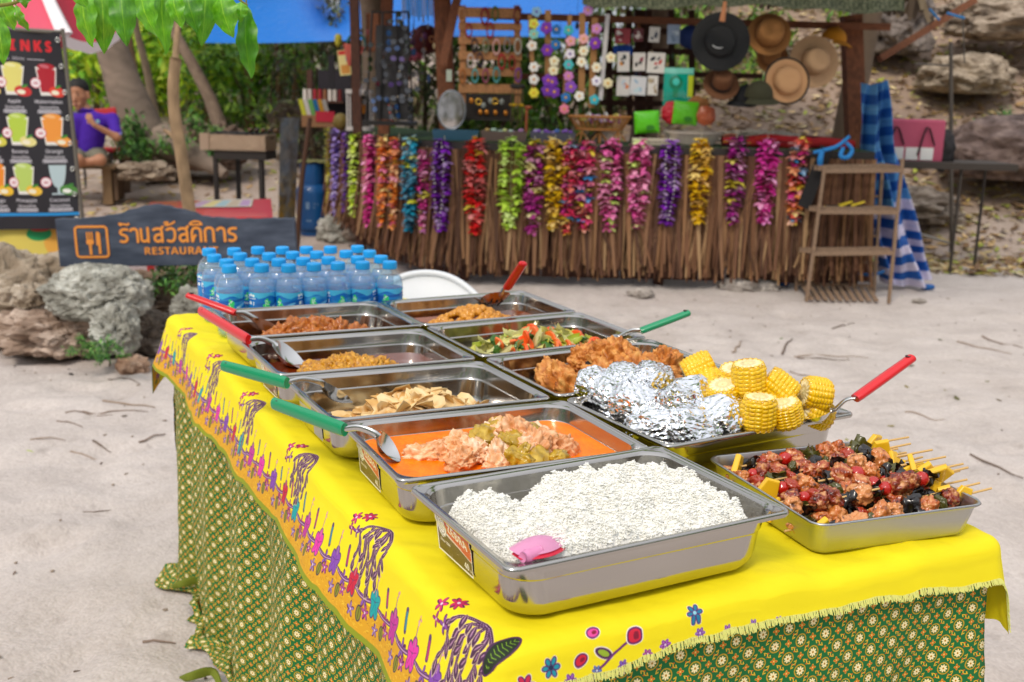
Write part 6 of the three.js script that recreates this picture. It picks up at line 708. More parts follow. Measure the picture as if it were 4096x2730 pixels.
{
  const A0 = TU0 - OV.l, A1 = TU1 + OV.r, B0 = TV0 - 0.09, B1 = TV1 + OV.b, S = 2048;
  const tex = canvasTex(S, S, (x) => {
    const kx = S / (A1 - A0), ky = S / (B1 - B0); x.fillStyle = '#f8e400'; x.fillRect(0, 0, S, S);
    x.setTransform(kx, 0, 0, -ky, -A0 * kx, B1 * ky);            // now in metres, b upwards
    const r = rng(55), blob = (a, b, ra, rb, c, rot = 0) => { x.fillStyle = c; x.beginPath(); x.ellipse(a, b, ra, rb, rot, 0, 7); x.fill(); }, line = (pts, w, c) => { x.strokeStyle = c; x.lineWidth = w; x.lineCap = 'round'; x.lineJoin = 'round'; x.beginPath(); x.moveTo(...pts[0]); for (let i = 1; i < pts.length - 1; i++) x.quadraticCurveTo(...pts[i], (pts[i][0] + pts[i + 1][0]) / 2, (pts[i][1] + pts[i + 1][1]) / 2); x.lineTo(...pts[pts.length - 1]); x.stroke(); };
    // gold border with a scribbled paisley, olive hem
    x.fillStyle = '#e0a412'; x.fillRect(A0, B0, 0.052, B1 - B0); for (let i = 0; i < 1700; i++) { const a = A0 + 0.008 + r() * 0.042, b = B0 + r() * (B1 - B0); line([[a, b], [a + 0.004 * (r() - 0.5), b + 0.003], [a + 0.006 * (r() - 0.5), b + 0.005]], 0.0009, pick(['#efc030', '#c88a08', '#f2cc3a'], r)); }
    x.fillStyle = '#8f9a10'; x.fillRect(A0, B0, 0.0085, B1 - B0);
    const star = (a, b, R, c, n = 5) => { for (let i = 0; i < n; i++) { const an = i / n * 6.283 + r() * 0.4; blob(a + Math.cos(an) * R * 0.6, b + Math.sin(an) * R * 0.6, R * 0.52, R * 0.26, '#5a1a50', an); } for (let i = 0; i < n; i++) { const an = i / n * 6.283 + 0.1; blob(a + Math.cos(an) * R * 0.58, b + Math.sin(an) * R * 0.58, R * 0.42, R * 0.2, c, an); } blob(a, b, R * 0.2, R * 0.2, '#e8d0e0'); };
    const hib = (a1, b1, c, cd) => { const a = 0, b = 0; x.save(); x.translate(a1, b1); x.scale(0.8, 0.62); // hibiscus seen from the side: long petals along the drop
      const P = [[0.0, 0.013, 0.013, 0.009, 0.5], [0.004, -0.012, 0.013, 0.009, -0.6], [-0.014, 0.008, 0.014, 0.009, -0.3], [-0.013, -0.008, 0.014, 0.009, 0.35], [0.012, 0.0, 0.011, 0.009, 0]];
      for (const [x0, y0, ra, rb, ro] of P) blob(a + x0, b + y0, ra + 0.0026, rb + 0.0026, '#5d3f6e', ro); for (const [x0, y0, ra, rb, ro] of P) blob(a + x0, b + y0, ra, rb, c, ro);
      for (const [x0, y0, , , ro] of P) line([[a + x0 * 0.3, b + y0 * 0.3], [a + x0 * 1.4, b + y0 * 1.4]], 0.0012, cd); line([[a + 0.01, b], [a + 0.028, b + 0.004], [a + 0.05, b + 0.002]], 0.0034, '#9a5a7c'); for (let i = 0; i < 7; i++) blob(a + 0.04 + r() * 0.014, b + (r() - 0.5) * 0.012, 0.0022, 0.0022, '#e0a0a0'); line([[a + 0.01, b], [a + 0.048, b + 0.002]], 0.0012, '#e8c8d8'); x.restore();
    };
    const cols = [['#10a8a8', '#0a6f80'], ['#e63aa8', '#a81a78'], ['#d01a3c', '#8a0c2c'], ['#c83a9a', '#8a1a70'], ['#8a4ab0', '#5a2a80']]; let n = 0;
    for (let b = -0.06; b < B1; b += 0.074, n++) {
      const [c, cd] = cols[(n * 2) % 5], a = A0 + 0.058; line([[a, b - 0.06], [a - 0.008, b - 0.03], [a + 0.006, b], [a - 0.004, b + 0.03], [a, b + 0.06]], 0.005, '#6a3f6a'); line([[a, b - 0.06], [a - 0.008, b - 0.03], [a + 0.006, b], [a - 0.004, b + 0.03], [a, b + 0.06]], 0.0016, '#c89ac0');
      hib(a + 0.006, b, c, cd); star(a - 0.004, b + 0.032, 0.012, pick(['#8a5ab0', '#c03a80'], r)); star(a - 0.018, b + 0.024, 0.0095, '#b84a98');
      blob(a - 0.026, b + 0.04, 0.011, 0.0075, '#4a3a50', 0.1); blob(a - 0.026, b + 0.04, 0.009, 0.0058, '#8a8a1c', 0.1); line([[a - 0.033, b + 0.04], [a - 0.019, b + 0.04]], 0.0015, '#4c4a12'); line([[a + 0.016, b - 0.04], [a + 0.03, b - 0.036], [a + 0.04, b - 0.034]], 0.0075, '#5d3f6e'); line([[a + 0.018, b - 0.04], [a + 0.036, b - 0.035]], 0.0045, n % 2 ? '#c02a70' : '#2a90a8'); star(a - 0.03, b - 0.012, 0.0095, '#9a7ab8');
    }
    // hanging sprays: dark purple tendrils with looped leaflets and pale dotted middles
    const drop = (a, b, L, w, ro, c) => { x.save(); x.translate(a, b); x.rotate(ro); x.beginPath(); x.moveTo(0, 0); x.quadraticCurveTo(-L * 0.5, w * 1.3, -L, 0); x.quadraticCurveTo(-L * 0.5, -w * 1.3, 0, 0); x.lineWidth = 0.0046; x.strokeStyle = '#e6cdb0'; x.stroke(); x.lineWidth = 0.0032; x.strokeStyle = '#4a2446'; x.stroke(); x.fillStyle = c; x.fill(); x.restore(); };
    for (const [vb, big] of [[1.70, 0.8], [1.36, 0.9], [1.04, 0.95], [0.70, 1.0], [0.355, 1.15], [0.045, 1.35]]) {
      const a0 = TU0 - 0.002, T2 = [], n = 6; for (let i = 0; i < n; i++) { const f = (i - (n - 1) / 2) / ((n - 1) / 2) + (r() - 0.5) * 0.2, L = (0.05 + 0.075 * Math.pow(r(), 1.3) * (1.2 - Math.abs(f))) * big, w = 0.036 * big; T2.push([[a0 + 0.006, vb + f * 0.004], [a0 - L * 0.05, vb + f * w * 0.7], [a0 - L * 0.3, vb + f * w * 1.05 + (r() - 0.5) * 0.006], [a0 - L * 0.65, vb + f * w * 0.8 + (r() - 0.5) * 0.014], [a0 - L, vb + f * w * 0.9 + (r() - 0.5) * 0.016]]); }
      const tear = (q, l, ro) => { x.save(); x.translate(q[0], q[1]); x.rotate(ro); for (const [k, c] of [[1.0, '#ead2a8'], [0.82, '#4c2848'], [0.2, '#b888a8']]) { x.fillStyle = c; x.beginPath(); x.moveTo(l * 0.1, 0); x.quadraticCurveTo(-l * 0.45, l * 0.52 * k, -l * (0.5 + 0.5 * k), 0); x.quadraticCurveTo(-l * 0.45, -l * 0.52 * k, l * 0.1, 0); x.fill(); } x.restore(); };
      for (const p of T2) line(p, 0.0068, '#ead2a8'); for (const p of T2) line(p, 0.0052, '#4c2848'); x.setLineDash([0.0014, 0.0022]); for (const p of T2) line(p, 0.001, '#cfa0cc'); x.setLineDash([]);
      for (const p of T2) for (let k = 1; k < 5; k++) for (const h2 of [0, 0.5]) { const q = k < 4 || !h2 ? [lerp(p[k][0], p[Math.min(4, k + 1)][0], h2), lerp(p[k][1], p[Math.min(4, k + 1)][1], h2)] : p[4]; tear(q, 0.016 * big * (0.8 + 0.4 * r()), ((k + h2 * 2) % 2 ? 0.55 : -0.55) * (k === 4 ? 0.3 : 1)); }
      if (big > 1.3) { blob(a0 - 0.004, vb - 0.036 * big, 0.024 * big, 0.0098 * big, '#4a2450', 0.25); blob(a0 - 0.004, vb - 0.036 * big, 0.0214 * big, 0.0078 * big, '#1c2a12', 0.25); for (let i = -4; i <= 4; i++) for (const q of [-1, 1]) line([[a0 - 0.004 + i * 0.004 * big, vb - 0.036 * big + i * 0.001 * big], [a0 - 0.001 + i * 0.0042 * big - q * 0.001, vb - 0.036 * big + i * 0.001 * big + q * 0.0058 * big * (1 - Math.abs(i) / 6)]], 0.0009, '#8ab820'); }
      star(a0 + 0.0, vb + 0.066, 0.0115, '#c81a5a', 7); star(a0 - 0.016, vb + 0.084, 0.0105, '#d82a78', 5); star(a0 - 0.034, vb + 0.08, 0.009, '#b02a80', 4); star(a0 - 0.03, vb + 0.06, 0.01, '#8a4aa0', 4);
    }
    // front edge sprigs
    const fl = (a, b, R, c, k) => { R *= 0.66; for (let i = 0; i < 6; i++) { const an = i / 6 * 6.283; blob(a + Math.cos(an) * R * 0.62, b + Math.sin(an) * R * 0.62, R * 0.5, R * 0.36, '#f2ead8', an); } for (let i = 0; i < 6; i++) { const an = i / 6 * 6.283; blob(a + Math.cos(an) * R * 0.6, b + Math.sin(an) * R * 0.6, R * 0.42, R * 0.3, '#5a1a5c', an); blob(a + Math.cos(an) * R * 0.6, b + Math.sin(an) * R * 0.6, R * 0.33, R * 0.2, c, an); } blob(a, b, R * 0.22, R * 0.22, k); };
    const bud = (a, b, R, c, ro) => { R *= 0.62; blob(a, b, R * 1.25, R * 0.95, '#f4ecdc', ro); blob(a, b, R * 1.08, R * 0.8, '#5c1460', ro); blob(a, b, R * 0.88, R * 0.6, c, ro); blob(a + R * 0.2, b, R * 0.4, R * 0.25, '#8a0a30', ro); };
    const ff = (u, k) => -frontOver(u) * k; fl(0.012, ff(0.0, 0.85), 0.02, '#d0204c', '#e8a0c0'); fl(0.046, ff(0.05, 0.62), 0.018, '#1894a8', '#102a50'); bud(0.085, ff(0.08, 0.6), 0.014, '#d81c38', 0.5); bud(0.105, ff(0.1, 0.2), 0.013, '#e84a9c', 0.1); blob(0.115, ff(0.11, 0.55), 0.0145, 0.0068, '#f2ead8', -0.5); blob(0.115, ff(0.11, 0.55), 0.0122, 0.0054, '#4a1a50', -0.5); blob(0.115, ff(0.11, 0.55), 0.0085, 0.0034, '#9ab82a', -0.5); fl(0.07, ff(0.07, 0.9), 0.012, '#9a5ac0', '#e0c0e8'); fl(0.105, ff(0.1, 0.85), 0.01, '#5a8ac0', '#d0e0f0'); fl(0.175, ff(0.17, 0.85), 0.011, '#c05aa0', '#f0d0e8'); fl(0.29, ff(0.29, 0.9), 0.01, '#a86ac0', '#e8d0f0'); line([[0.11, ff(0.1, 0.8)], [0.13, ff(0.12, 0.6)], [0.15, ff(0.14, 0.45)]], 0.003, '#6a2a7a'); bud(0.158, ff(0.16, 0.42), 0.016, '#d8203c', 0.15); fl(0.14, ff(0.14, 0.9), 0.011, '#7a5ac0', '#d0a0e0'); fl(0.2, ff(0.2, 0.8), 0.012, '#b05ac0', '#e0c0e0'); fl(0.245, ff(0.25, 0.35), 0.017, '#1c7aa0', '#8ad0e0'); fl(0.25, ff(0.25, 0.8), 0.011, '#9a6ac8', '#e0c0e8'); fl(0.33, ff(0.33, 0.9), 0.01, '#9a78c8', '#d8c0e8'); fl(0.37, ff(0.37, 0.95), 0.01, '#b090d0', '#e0d0f0'); fl(0.83, 0.03, 0.018, '#c02a80', '#e8c0d8'); fl(0.84, 0.1, 0.018, '#8a5ac0', '#e8c0d8');
  });
  const tw = tile(180, 180, 131, 1), bm = noiseTex(256, (u, v) => { const n = 0.5 + 0.2 * Math.sin(u * 2 * PI * 64) * Math.sin(v * 2 * PI * 64) + 0.2 * tw(u, v); return [n, n, n]; }); bm.repeat.set(14, 28);
  const NU = 190, NV = 330, fu = (u) => lerp(A0, A1, u), g = sheet((u, v) => { const a = fu(u), f = frontOver(clamp(a, TU0, TU1)), far = TV1 + OV.b * (a < 0.2 ? 1 : 0.6), b = v < 0.12 ? lerp(TV0 - f, TV0 + 0.09, v / 0.12) : lerp(TV0 + 0.09, far, (v - 0.12) / 0.88); return clothP(a, b); }, NU, NV, (u, v) => { const a = fu(u), f = frontOver(clamp(a, TU0, TU1)), far = TV1 + OV.b * (a < 0.2 ? 1 : 0.6), b = v < 0.12 ? lerp(TV0 - f, TV0 + 0.09, v / 0.12) : lerp(TV0 + 0.09, far, (v - 0.12) / 0.88); return [(a - A0) / (A1 - A0), (b - B0) / (B1 - B0)]; });
  const t = thing('yellow_tablecloth', 'bright yellow tablecloth printed with purple sprays and a flowered gold border', 'tablecloth', undefined, V(0, 0, 0));
  part('cloth', g, mat('#ffffff', 0.72, { map: tex, bumpMap: bm, bumpScale: 0.0006, sheen: 0.15 }), t);
  // fringe along the front hem
  const fr = [], r = rng(9); for (let i = 0; i < 900; i++) { const a = lerp(TU0 + 0.02, A1 - 0.01, i / 900) + (r() - 0.5) * 0.003, f = frontOver(clamp(a, TU0, TU1)), p = clothP(a, TV0 - f + 0.001), q = clothP(a + (r() - 0.5) * 0.004, TV0 - f - rr(0.005, 0.0095, r), 0.002), w = 0.0011; fr.push(sheet((u, v) => p.clone().lerp(q, v).add(V((u - 0.5) * w, 0, 0)), 1, 1)); }
  part('fringe', fr, mat('#d8d878', 0.85), t);
}
{
  // green printed skirt reaching the sand
  const S = 512, tex = canvasTex(S, S, (x) => {
    x.fillStyle = '#0a6e34'; x.fillRect(0, 0, S, S); const E = (a, b, ra, rb, ro, c) => { x.fillStyle = c; x.beginPath(); x.ellipse(a, b, ra, rb, ro, 0, 7); x.fill(); };
    const wrap = (f) => { for (const dx of [-S, 0, S]) for (const dy of [-S, 0, S]) { x.save(); x.translate(dx, dy); f(); x.restore(); } };
    const sm = (a, b) => { for (let i = 0; i < 4; i++) { const an = i * PI / 2; E(a + Math.cos(an) * 34, b + Math.sin(an) * 34, 30, 20, an, '#e8b41c'); E(a + Math.cos(an) * 34, b + Math.sin(an) * 34, 21, 12, an, '#d8401c'); } E(a, b, 13, 13, 0, '#f4d070'); };
    const big = (a, b) => { for (let i = 0; i < 8; i++) { const an = i * PI / 4 + 0.2; E(a + Math.cos(an) * 46, b + Math.sin(an) * 46, 34, 20, an, '#b88a1c'); } for (let i = 0; i < 8; i++) { const an = i * PI / 4 + 0.2; E(a + Math.cos(an) * 45, b + Math.sin(an) * 45, 29, 15, an, '#fbefbc'); } E(a, b, 20, 20, 0, '#d8a020'); E(a, b, 9, 9, 0, '#7a3a10'); };
    const curl = (a, b, ro) => { x.save(); x.translate(a, b); x.rotate(ro); x.scale(1.3, 1.3); x.strokeStyle = '#ecb824'; x.lineWidth = 13; x.lineCap = 'round'; x.beginPath(); x.moveTo(-62, 10); x.quadraticCurveTo(-20, -26, 0, 0); x.quadraticCurveTo(20, 26, 62, -10); x.stroke(); E(-40, 18, 17, 8, 0.5, '#f0be2c'); E(40, -18, 17, 8, 0.5, '#f0be2c'); E(-12, -24, 14, 8, -0.4, '#d8501c'); E(12, 24, 14, 8, -0.4, '#d8501c'); E(0, 0, 9, 9, 0, '#e8c040'); x.restore(); };
    const h = S / 2; wrap(() => { for (const [a, b] of [[0.25, 0.25], [0.75, 0.75]]) curl(a * S, b * S, -PI / 4); for (const [a, b] of [[0.25, 0.75], [0.75, 0.25]]) curl(a * S, b * S, PI / 4); for (let i = 0; i < 10; i++) { const an = i * 0.628 + 0.3; for (const [a, b] of [[0, 0], [h, h]]) E(a + Math.cos(an) * 96, b + Math.sin(an) * 96, 13, 6, an + 0.8, '#e8b424'); } x.strokeStyle = '#c89c1e'; x.lineWidth = 20; for (const [a, b] of [[0, 0], [h, h]]) { x.beginPath(); x.arc(a, b, 104, 0, 7); x.stroke(); } sm(h, 0); sm(0, h); big(0, 0); big(h, h); });
  }); tex.wrapS = tex.wrapT = THREE.RepeatWrapping;
  const W = TU1 - TU0, D = TV1 - TV0, per = 2 * (W + D), off = 0.012;
  const path = (s) => { s = ((s % per) + per) % per; if (s < D) return [TU0, TV1 - s, -1, 0]; s -= D; if (s < W) return [TU0 + s, TV0, 0, -1]; s -= W; if (s < D) return [TU1, TV0 + s, 1, 0]; s -= D; return [TU1 - s, TV1, 0, 1]; };
  const H = RIM + TY - 0.02, pt = (s, d) => {
    const [u, v] = path(s); let nu = 0, nv = 0; for (const k of [-0.04, -0.02, 0, 0.02, 0.04]) { const q = path(s + k); nu += q[2]; nv += q[3]; } const l = Math.hypot(nu, nv); nu /= l; nv /= l;
    const w = sstep(0.02, 0.35, d), fold = w * (0.022 * Math.sin(s * 19 + 0.8 * Math.sin(s * 5)) + 0.013 * Math.sin(s * 37 + 2 + d * 3) + 0.02 * fbm(s * 3, d * 1.2, 1, 3)) + 0.004 * fbm(s * 14 + d * 9, d * 14, 2, 3), hang = Math.min(d, H), lie = Math.max(0, d - H), o = off + fold * 0.8 + 0.012 * hang + lie * 0.7;
    const y = Math.max(0.006, H - hang) + (lie > 0 ? 0.02 * Math.abs(fbm(s * 12, lie * 20, 4, 3)) + 0.012 * Math.max(0, Math.sin(s * 30 + lie * 30)) : 0), p = T(u + nu * o, v + nv * o, 0); p.y = Math.max(y, lie > 0 ? sandH(p.x, p.z) + 0.005 + y * 0.5 : y); return p;
  };
  const ragged = (s) => H + 0.03 + 0.06 * sstep(0.1, 0.5, fbm(s * 4, 1, 2, 3) + 0.35) * (s < D ? 1 : 0.2);
  one('green_table_skirt', 'green table skirt printed with small cream and gold flowers', 'table skirt', undefined, sheet((u, v) => pt(u * per, v * ragged(u * per)), 520, 90, (u, v) => [u * per / 0.042, -v * ragged(u * per) / 0.042]), mat('#ffffff', 0.8, { map: tex }));
  for (const [x, y, k] of [[690, 2350, 0], [740, 2330, 1], [720, 2720, 2]]) { const p = onY(x, y, 0.02); one('cloth_scrap', ['torn green cloth strip on the sand beside the skirt', 'torn green cloth loop touching the skirt hem', 'torn green cloth strip below the ragged hem'][k], 'cloth scrap', undefined, taper([p, p.clone().add(V(0.03, 0.02, 0.02)), p.clone().add(V(0.07, 0.015, -0.01)), p.clone().add(V(0.1, 0.0, 0.03))], [0.007, 0.011, 0.006], 6, 0.3), mat('#6f7a1e', 0.85)); }
}
// ---------- bottles ----------
{
  const R = 0.031, body = lathe([[0, 0.003], [R * 0.8, 0.001], [R * 0.97, 0.006], [R, 0.014], [R, 0.036], [R * 0.985, 0.039], [R * 0.985, 0.107], [R, 0.11], [R * 0.985, 0.118], [R * 0.9, 0.129], [R * 0.74, 0.138], [R * 0.55, 0.1445], [R * 0.43, 0.148], [R * 0.4, 0.15], [R * 0.4, 0.154]], 36);
  const water = lathe([[0, 0.006], [R * 0.9, 0.006], [R * 0.955, 0.016], [R * 0.955, 0.116], [R * 0.85, 0.128], [R * 0.7, 0.1345], [0, 0.1345]], 32);
  const cap = (() => { const g = []; g.push(lathe([[0, 0.17], [R * 0.48, 0.17], [R * 0.53, 0.1685], [R * 0.55, 0.165], [R * 0.56, 0.153], [R * 0.53, 0.1515], [R * 0.4, 0.1515]], 40)); return g; })();
  const pet = mat('#f8fdff', 0.07, { transmission: 0.95, thickness: 0, ior: 1.45 }), wat = mat('#def2ff', 0.12, { transmission: 0.86, thickness: 0 }), capM = mat('#18a4f0', 0.4);
  const lab = (k) => canvasTex(768, 256, (x, w, h) => { // printed film wrap
    x.fillStyle = '#1470cc'; x.fillRect(0, 0, w, h); const r = rng(20 + k); for (let i = 0; i < 34; i++) { x.fillStyle = pick(['#1478d066', '#0a48a066', '#2aa0e055', '#7cc8f033'], r); x.beginPath(); x.ellipse(r() * w, h * (0.2 + 0.8 * r()), 60 + r() * 90, 8 + r() * 22, rr(-0.4, 0.3, r), 0, 7); x.fill(); } x.fillStyle = '#48b8ea'; x.beginPath(); x.moveTo(0, 0); for (let i = 0; i <= 24; i++) x.lineTo(i * w / 24, 34 + 16 * Math.sin(i * 1.1) + r() * 10); x.lineTo(w, 0); x.fill();
    x.save(); x.translate(0, -66); for (const cx of [110, 494]) { x.fillStyle = '#3ad07a'; for (let i = 0; i < 9; i++) { x.beginPath(); x.ellipse(cx + rr(-16, 16, r), 126 + i * 8, 12 + i * 2.6, 8, 0, 0, 7); x.fill(); } x.strokeStyle = '#eafaff'; x.lineWidth = 4; x.beginPath(); for (let i = 0; i < 6; i++) { x.moveTo(cx + rr(-22, 22, r), 130 + r() * 60); x.lineTo(cx + rr(-22, 22, r), 130 + r() * 60); } x.stroke(); x.fillStyle = '#6ab8f0'; x.beginPath(); x.ellipse(cx + 100, 180, 60, 12, -0.35, 0, 7); x.fill(); x.fillStyle = '#e8f4ff'; x.fillRect(cx + 52, 192, 44, 5); x.fillStyle = '#f4fbff'; x.font = 'bold 34px serif'; x.fillText('namtip', cx - 40, 232); for (const q of [0, 1, 2]) { x.beginPath(); x.arc(cx + 196 + q * 28, 96 - 6 * (q === 1), 13, 0, 7); x.fill(); } x.fillRect(cx + 184, 120, 90, 6); x.fillRect(cx + 196, 150, 34, 28); x.fillRect(cx + 250, 150, 8, 36); } x.restore();
  });
  const lg = new THREE.CylinderGeometry(R * 1.006, R * 1.006, 0.066, 40, 1, true).translate(0, 0.073, 0), lm = [0, 1, 2].map((k) => mat('#ffffff', 0.25, { map: lab(k) }));
  const front = [[458, 297], [797, 290], [1080, 292], [1345, 278], [1597, 268], [1855, 262], [2140, 258], [431, 238], [698, 232], [977, 232], [1233, 222], [1498, 212], [1806, 205], [2048, 200], [301, 188], [572, 173], [875, 172], [1122, 158], [1375, 155], [1684, 147], [1928, 145], [247, 125], [510, 120], [758, 108], [1016, 107], [1267, 105], [1518, 102], [1801, 95]];
  const protos = [0, 1, 2].map((k) => { const t = new THREE.Group(); t.name = 'water_bottle'; part('bottle_body', body, pet, t); part('water', water, wat, t); part('label', lg, lm[k], t); part('cap', cap, capM, t); return t; });
  const rowN = ['front', 'second', 'third', 'back'];
  front.forEach(([x, y], i) => { const p = onY(740 + x * 900 / 2353, 950 + y * 900 / 2353, RIM + 0.0895), [u, v] = toUV(p), row = Math.floor(i / 7), vv = Math.max(v, 1.545 + row * 0.07), b = protos[i % 3].clone(), q = T(u, vv, clothY(u, vv) + 0.0015); b.name = numbered('water_bottle'); tag(b, 'small water bottle with blue cap and blue label in the ' + rowN[row] + ' row behind the pans', 'bottle', 'water bottles, ' + rowN[row] + ' row'); b.position.copy(q); b.rotation.y = (i % 2 ? -0.9 : 2.24) + [0.3, -0.5, 0.1, 0.6, -0.2, 0.45, -0.6][(i * 3 + row) % 7]; b.scale.set(1.06, 1.03, 1.06); scene.add(b); });
}
// white plastic chair behind the bottles
{
  const p = onZ(1690, 1180, 3.55), t = thing('white_chair', 'white plastic chair with rounded back behind the bottles', 'chair', undefined, V(p.x, 0, p.z), -0.1), m = mat('#dcdfe4', 0.45), top = onZ(1680, 1113, 3.55).y;
  part('backrest', sheet((u, v) => { const a = (u - 0.5) * 2, x = a * 0.2, h = top - 0.075 * Math.pow(Math.abs(a), 2.2) * 1.15; return V(x, lerp(0.5, h, v), -0.05 + 0.07 * a * a - 0.06 * v + 0.012 * Math.sin(PI * Math.min(1, v * 1.1))); }, 24, 14), m, t);
  part('back_rim', taper(Array.from({ length: 13 }, (_, i) => { const a = (i - 6) / 6; return V(a * 0.2, top - 0.075 * Math.pow(Math.abs(a), 2.2) * 1.15, -0.11 + 0.07 * a * a); }), [0.011], 8), m, t);
  part('seat', rbox(0.42, 0.03, 0.4, 0.012, [0, 0.44, 0.12]), m, t); for (const [a, b] of [[-0.18, -0.05], [0.18, -0.05], [0.18, 0.3], [-0.18, 0.3]]) part('leg', rod(V(a * 1.1, 0, b), V(a, 0.5, b), 0.02), m, t);
}
// ---------- pans ----------
const steelB = tile(3, 90, 141, 3), steelN = tile(6, 6, 145, 4);
const steel = mat('#ffffff', 1, { color: new THREE.Color().setRGB(0.5, 0.475, 0.445), metalness: 1, roughnessMap: noiseTex(256, (u, v) => { const n = 0.16 + 0.05 * steelB(u, v) + 0.06 * steelN(u, v); return [n, n, n]; }, false, [3, 3]) });
const alu = mat('#ffffff', 1, { color: new THREE.Color().setRGB(0.5, 0.5, 0.5), metalness: 1, roughnessMap: noiseTex(256, (u, v) => { const n = 0.38 + 0.1 * steelN(u, v) + 0.08 * steelB(u, v); return [n, n, n]; }, false, [3, 3]) });
function ringPts(W, D, inset, r, n = 9) { const P = [], w = W / 2 - inset, d = D / 2 - inset; for (const [sx, sz, a0] of [[1, 1, 0], [-1, 1, 1], [-1, -1, 2], [1, -1, 3]]) for (let i = 0; i <= n; i++) { const a = (a0 + i / n) * PI / 2; P.push([sx * (w - r) + Math.cos(a) * r, sz * (d - r) + Math.sin(a) * r]); } return P; }
function shell(W, D, prof, floor = true) { // prof: [inset, y, corner radius]
  const P = [], U = [], I = [], n = ringPts(W, D, 0, 0.01).length; let l = 0;
  prof.forEach(([ins, y, r], k) => { if (k) l += Math.hypot(ins - prof[k - 1][0], y - prof[k - 1][1]); ringPts(W, D, ins, r).forEach(([x, z], i) => { P.push(x, y, z); U.push(i / n * 2 * (W + D), l); }); });
  for (let k = 0; k < prof.length - 1; k++) for (let i = 0; i < n; i++) { const a = k * n + i, b = k * n + (i + 1) % n, c = a + n, d = b + n; I.push(a, c, b, b, c, d); }
  if (floor) { const c = P.length / 3, k = (prof.length - 1) * n; P.push(0, prof[prof.length - 1][1], 0); U.push(0, 0); for (let i = 0; i < n; i++) I.push(k + i, c, k + (i + 1) % n); }
  const g = new THREE.BufferGeometry(); g.setAttribute('position', new THREE.Float32BufferAttribute(P, 3)); g.setAttribute('uv', new THREE.Float32BufferAttribute(U, 2)); g.setIndex(I); g.computeVertexNormals(); return g;
}
const Y = (y) => y + PH;    // pan parts are measured from the pan's bottom
const rimG = shell(PW, PD, [[0.0005, Y(-0.0065), 0.014], [-0.0008, Y(-0.003), 0.015], [0.0006, Y(0.0002), 0.0145], [0.0026, Y(0.0012), 0.0135], [0.0044, Y(0.0002), 0.013], [0.0066, Y(-0.0008), 0.018], [0.0092, Y(-0.001), 0.027], [0.0114, Y(-0.0024), 0.034], [0.013, Y(-0.0055), 0.038]], false);
const tubG = shell(PW, PD, [[0.013, Y(-0.0055), 0.038], [0.0135, Y(-0.012), 0.04], [0.0147, Y(-0.026), 0.042], [0.0163, Y(-0.0275), 0.042], [0.0169, Y(-0.03), 0.042], [0.019, Y(-0.058), 0.044], [0.021, Y(-0.067), 0.044], [0.0255, Y(-0.0755), 0.043], [0.0325, Y(-0.081), 0.04], [0.042, Y(-0.0828), 0.035], [0.07, Y(-0.0826), 0.03]]);
const stick = canvasTex(512, 300, (x) => {
  x.fillStyle = '#e8e4e2'; x.fillRect(0, 0, 512, 300); x.fillStyle = '#d0342c'; x.beginPath(); x.moveTo(120, 14); x.lineTo(512, 14); x.lineTo(512, 190); x.lineTo(120, 120); x.fill(); x.fillStyle = '#4a2a26'; x.beginPath(); x.moveTo(14, 130); x.quadraticCurveTo(260, 150, 512, 196); x.lineTo(512, 286); x.lineTo(14, 286); x.fill();
  x.fillStyle = '#f2eeec'; x.beginPath(); x.ellipse(84, 96, 66, 84, 0, 0, 7); x.fill(); x.strokeStyle = '#3a3a3c'; x.lineWidth = 5; x.stroke(); x.beginPath(); x.ellipse(84, 90, 46, 60, 0, 0, 7); x.stroke(); x.lineWidth = 3; x.beginPath(); for (let i = 0; i < 7; i++) { x.moveTo(58, 56 + i * 11); x.lineTo(108, 44 + i * 13); } x.stroke(); x.fillStyle = '#333'; x.font = 'bold 20px sans-serif'; x.fillText('THAILAND', 32, 172);
  x.fillStyle = '#f6f0ee'; x.font = 'bold 92px sans-serif'; x.save(); x.translate(176, 106); x.transform(1, 0.1, 0, 1, 0, 0); x.fillText('ZEBRA', 0, 0); x.font = 'bold 27px sans-serif'; x.fillStyle = '#f0c0b8'; x.fillText('Stainless Steel อุปกรณ์', 0, 44); x.restore(); x.fillStyle = '#f2eeec'; x.font = 'italic bold 30px sans-serif'; x.fillText('Since 1966', 40, 214); x.font = 'bold 62px sans-serif'; x.fillText('40', 392, 268); x.font = 'bold 24px sans-serif'; x.fillText('cm.', 466, 268);
  x.strokeStyle = '#f2efec'; x.lineWidth = 8; x.strokeRect(4, 4, 504, 292); const r = rng(2); x.fillStyle = '#d8d2ce'; for (let i = 0; i < 26; i++) { x.save(); x.translate(r() * 512, r() * 300); x.rotate(r() * 3); x.fillRect(0, 0, 30 + r() * 40, 1.5); x.restore(); }
});
const PAN = {};
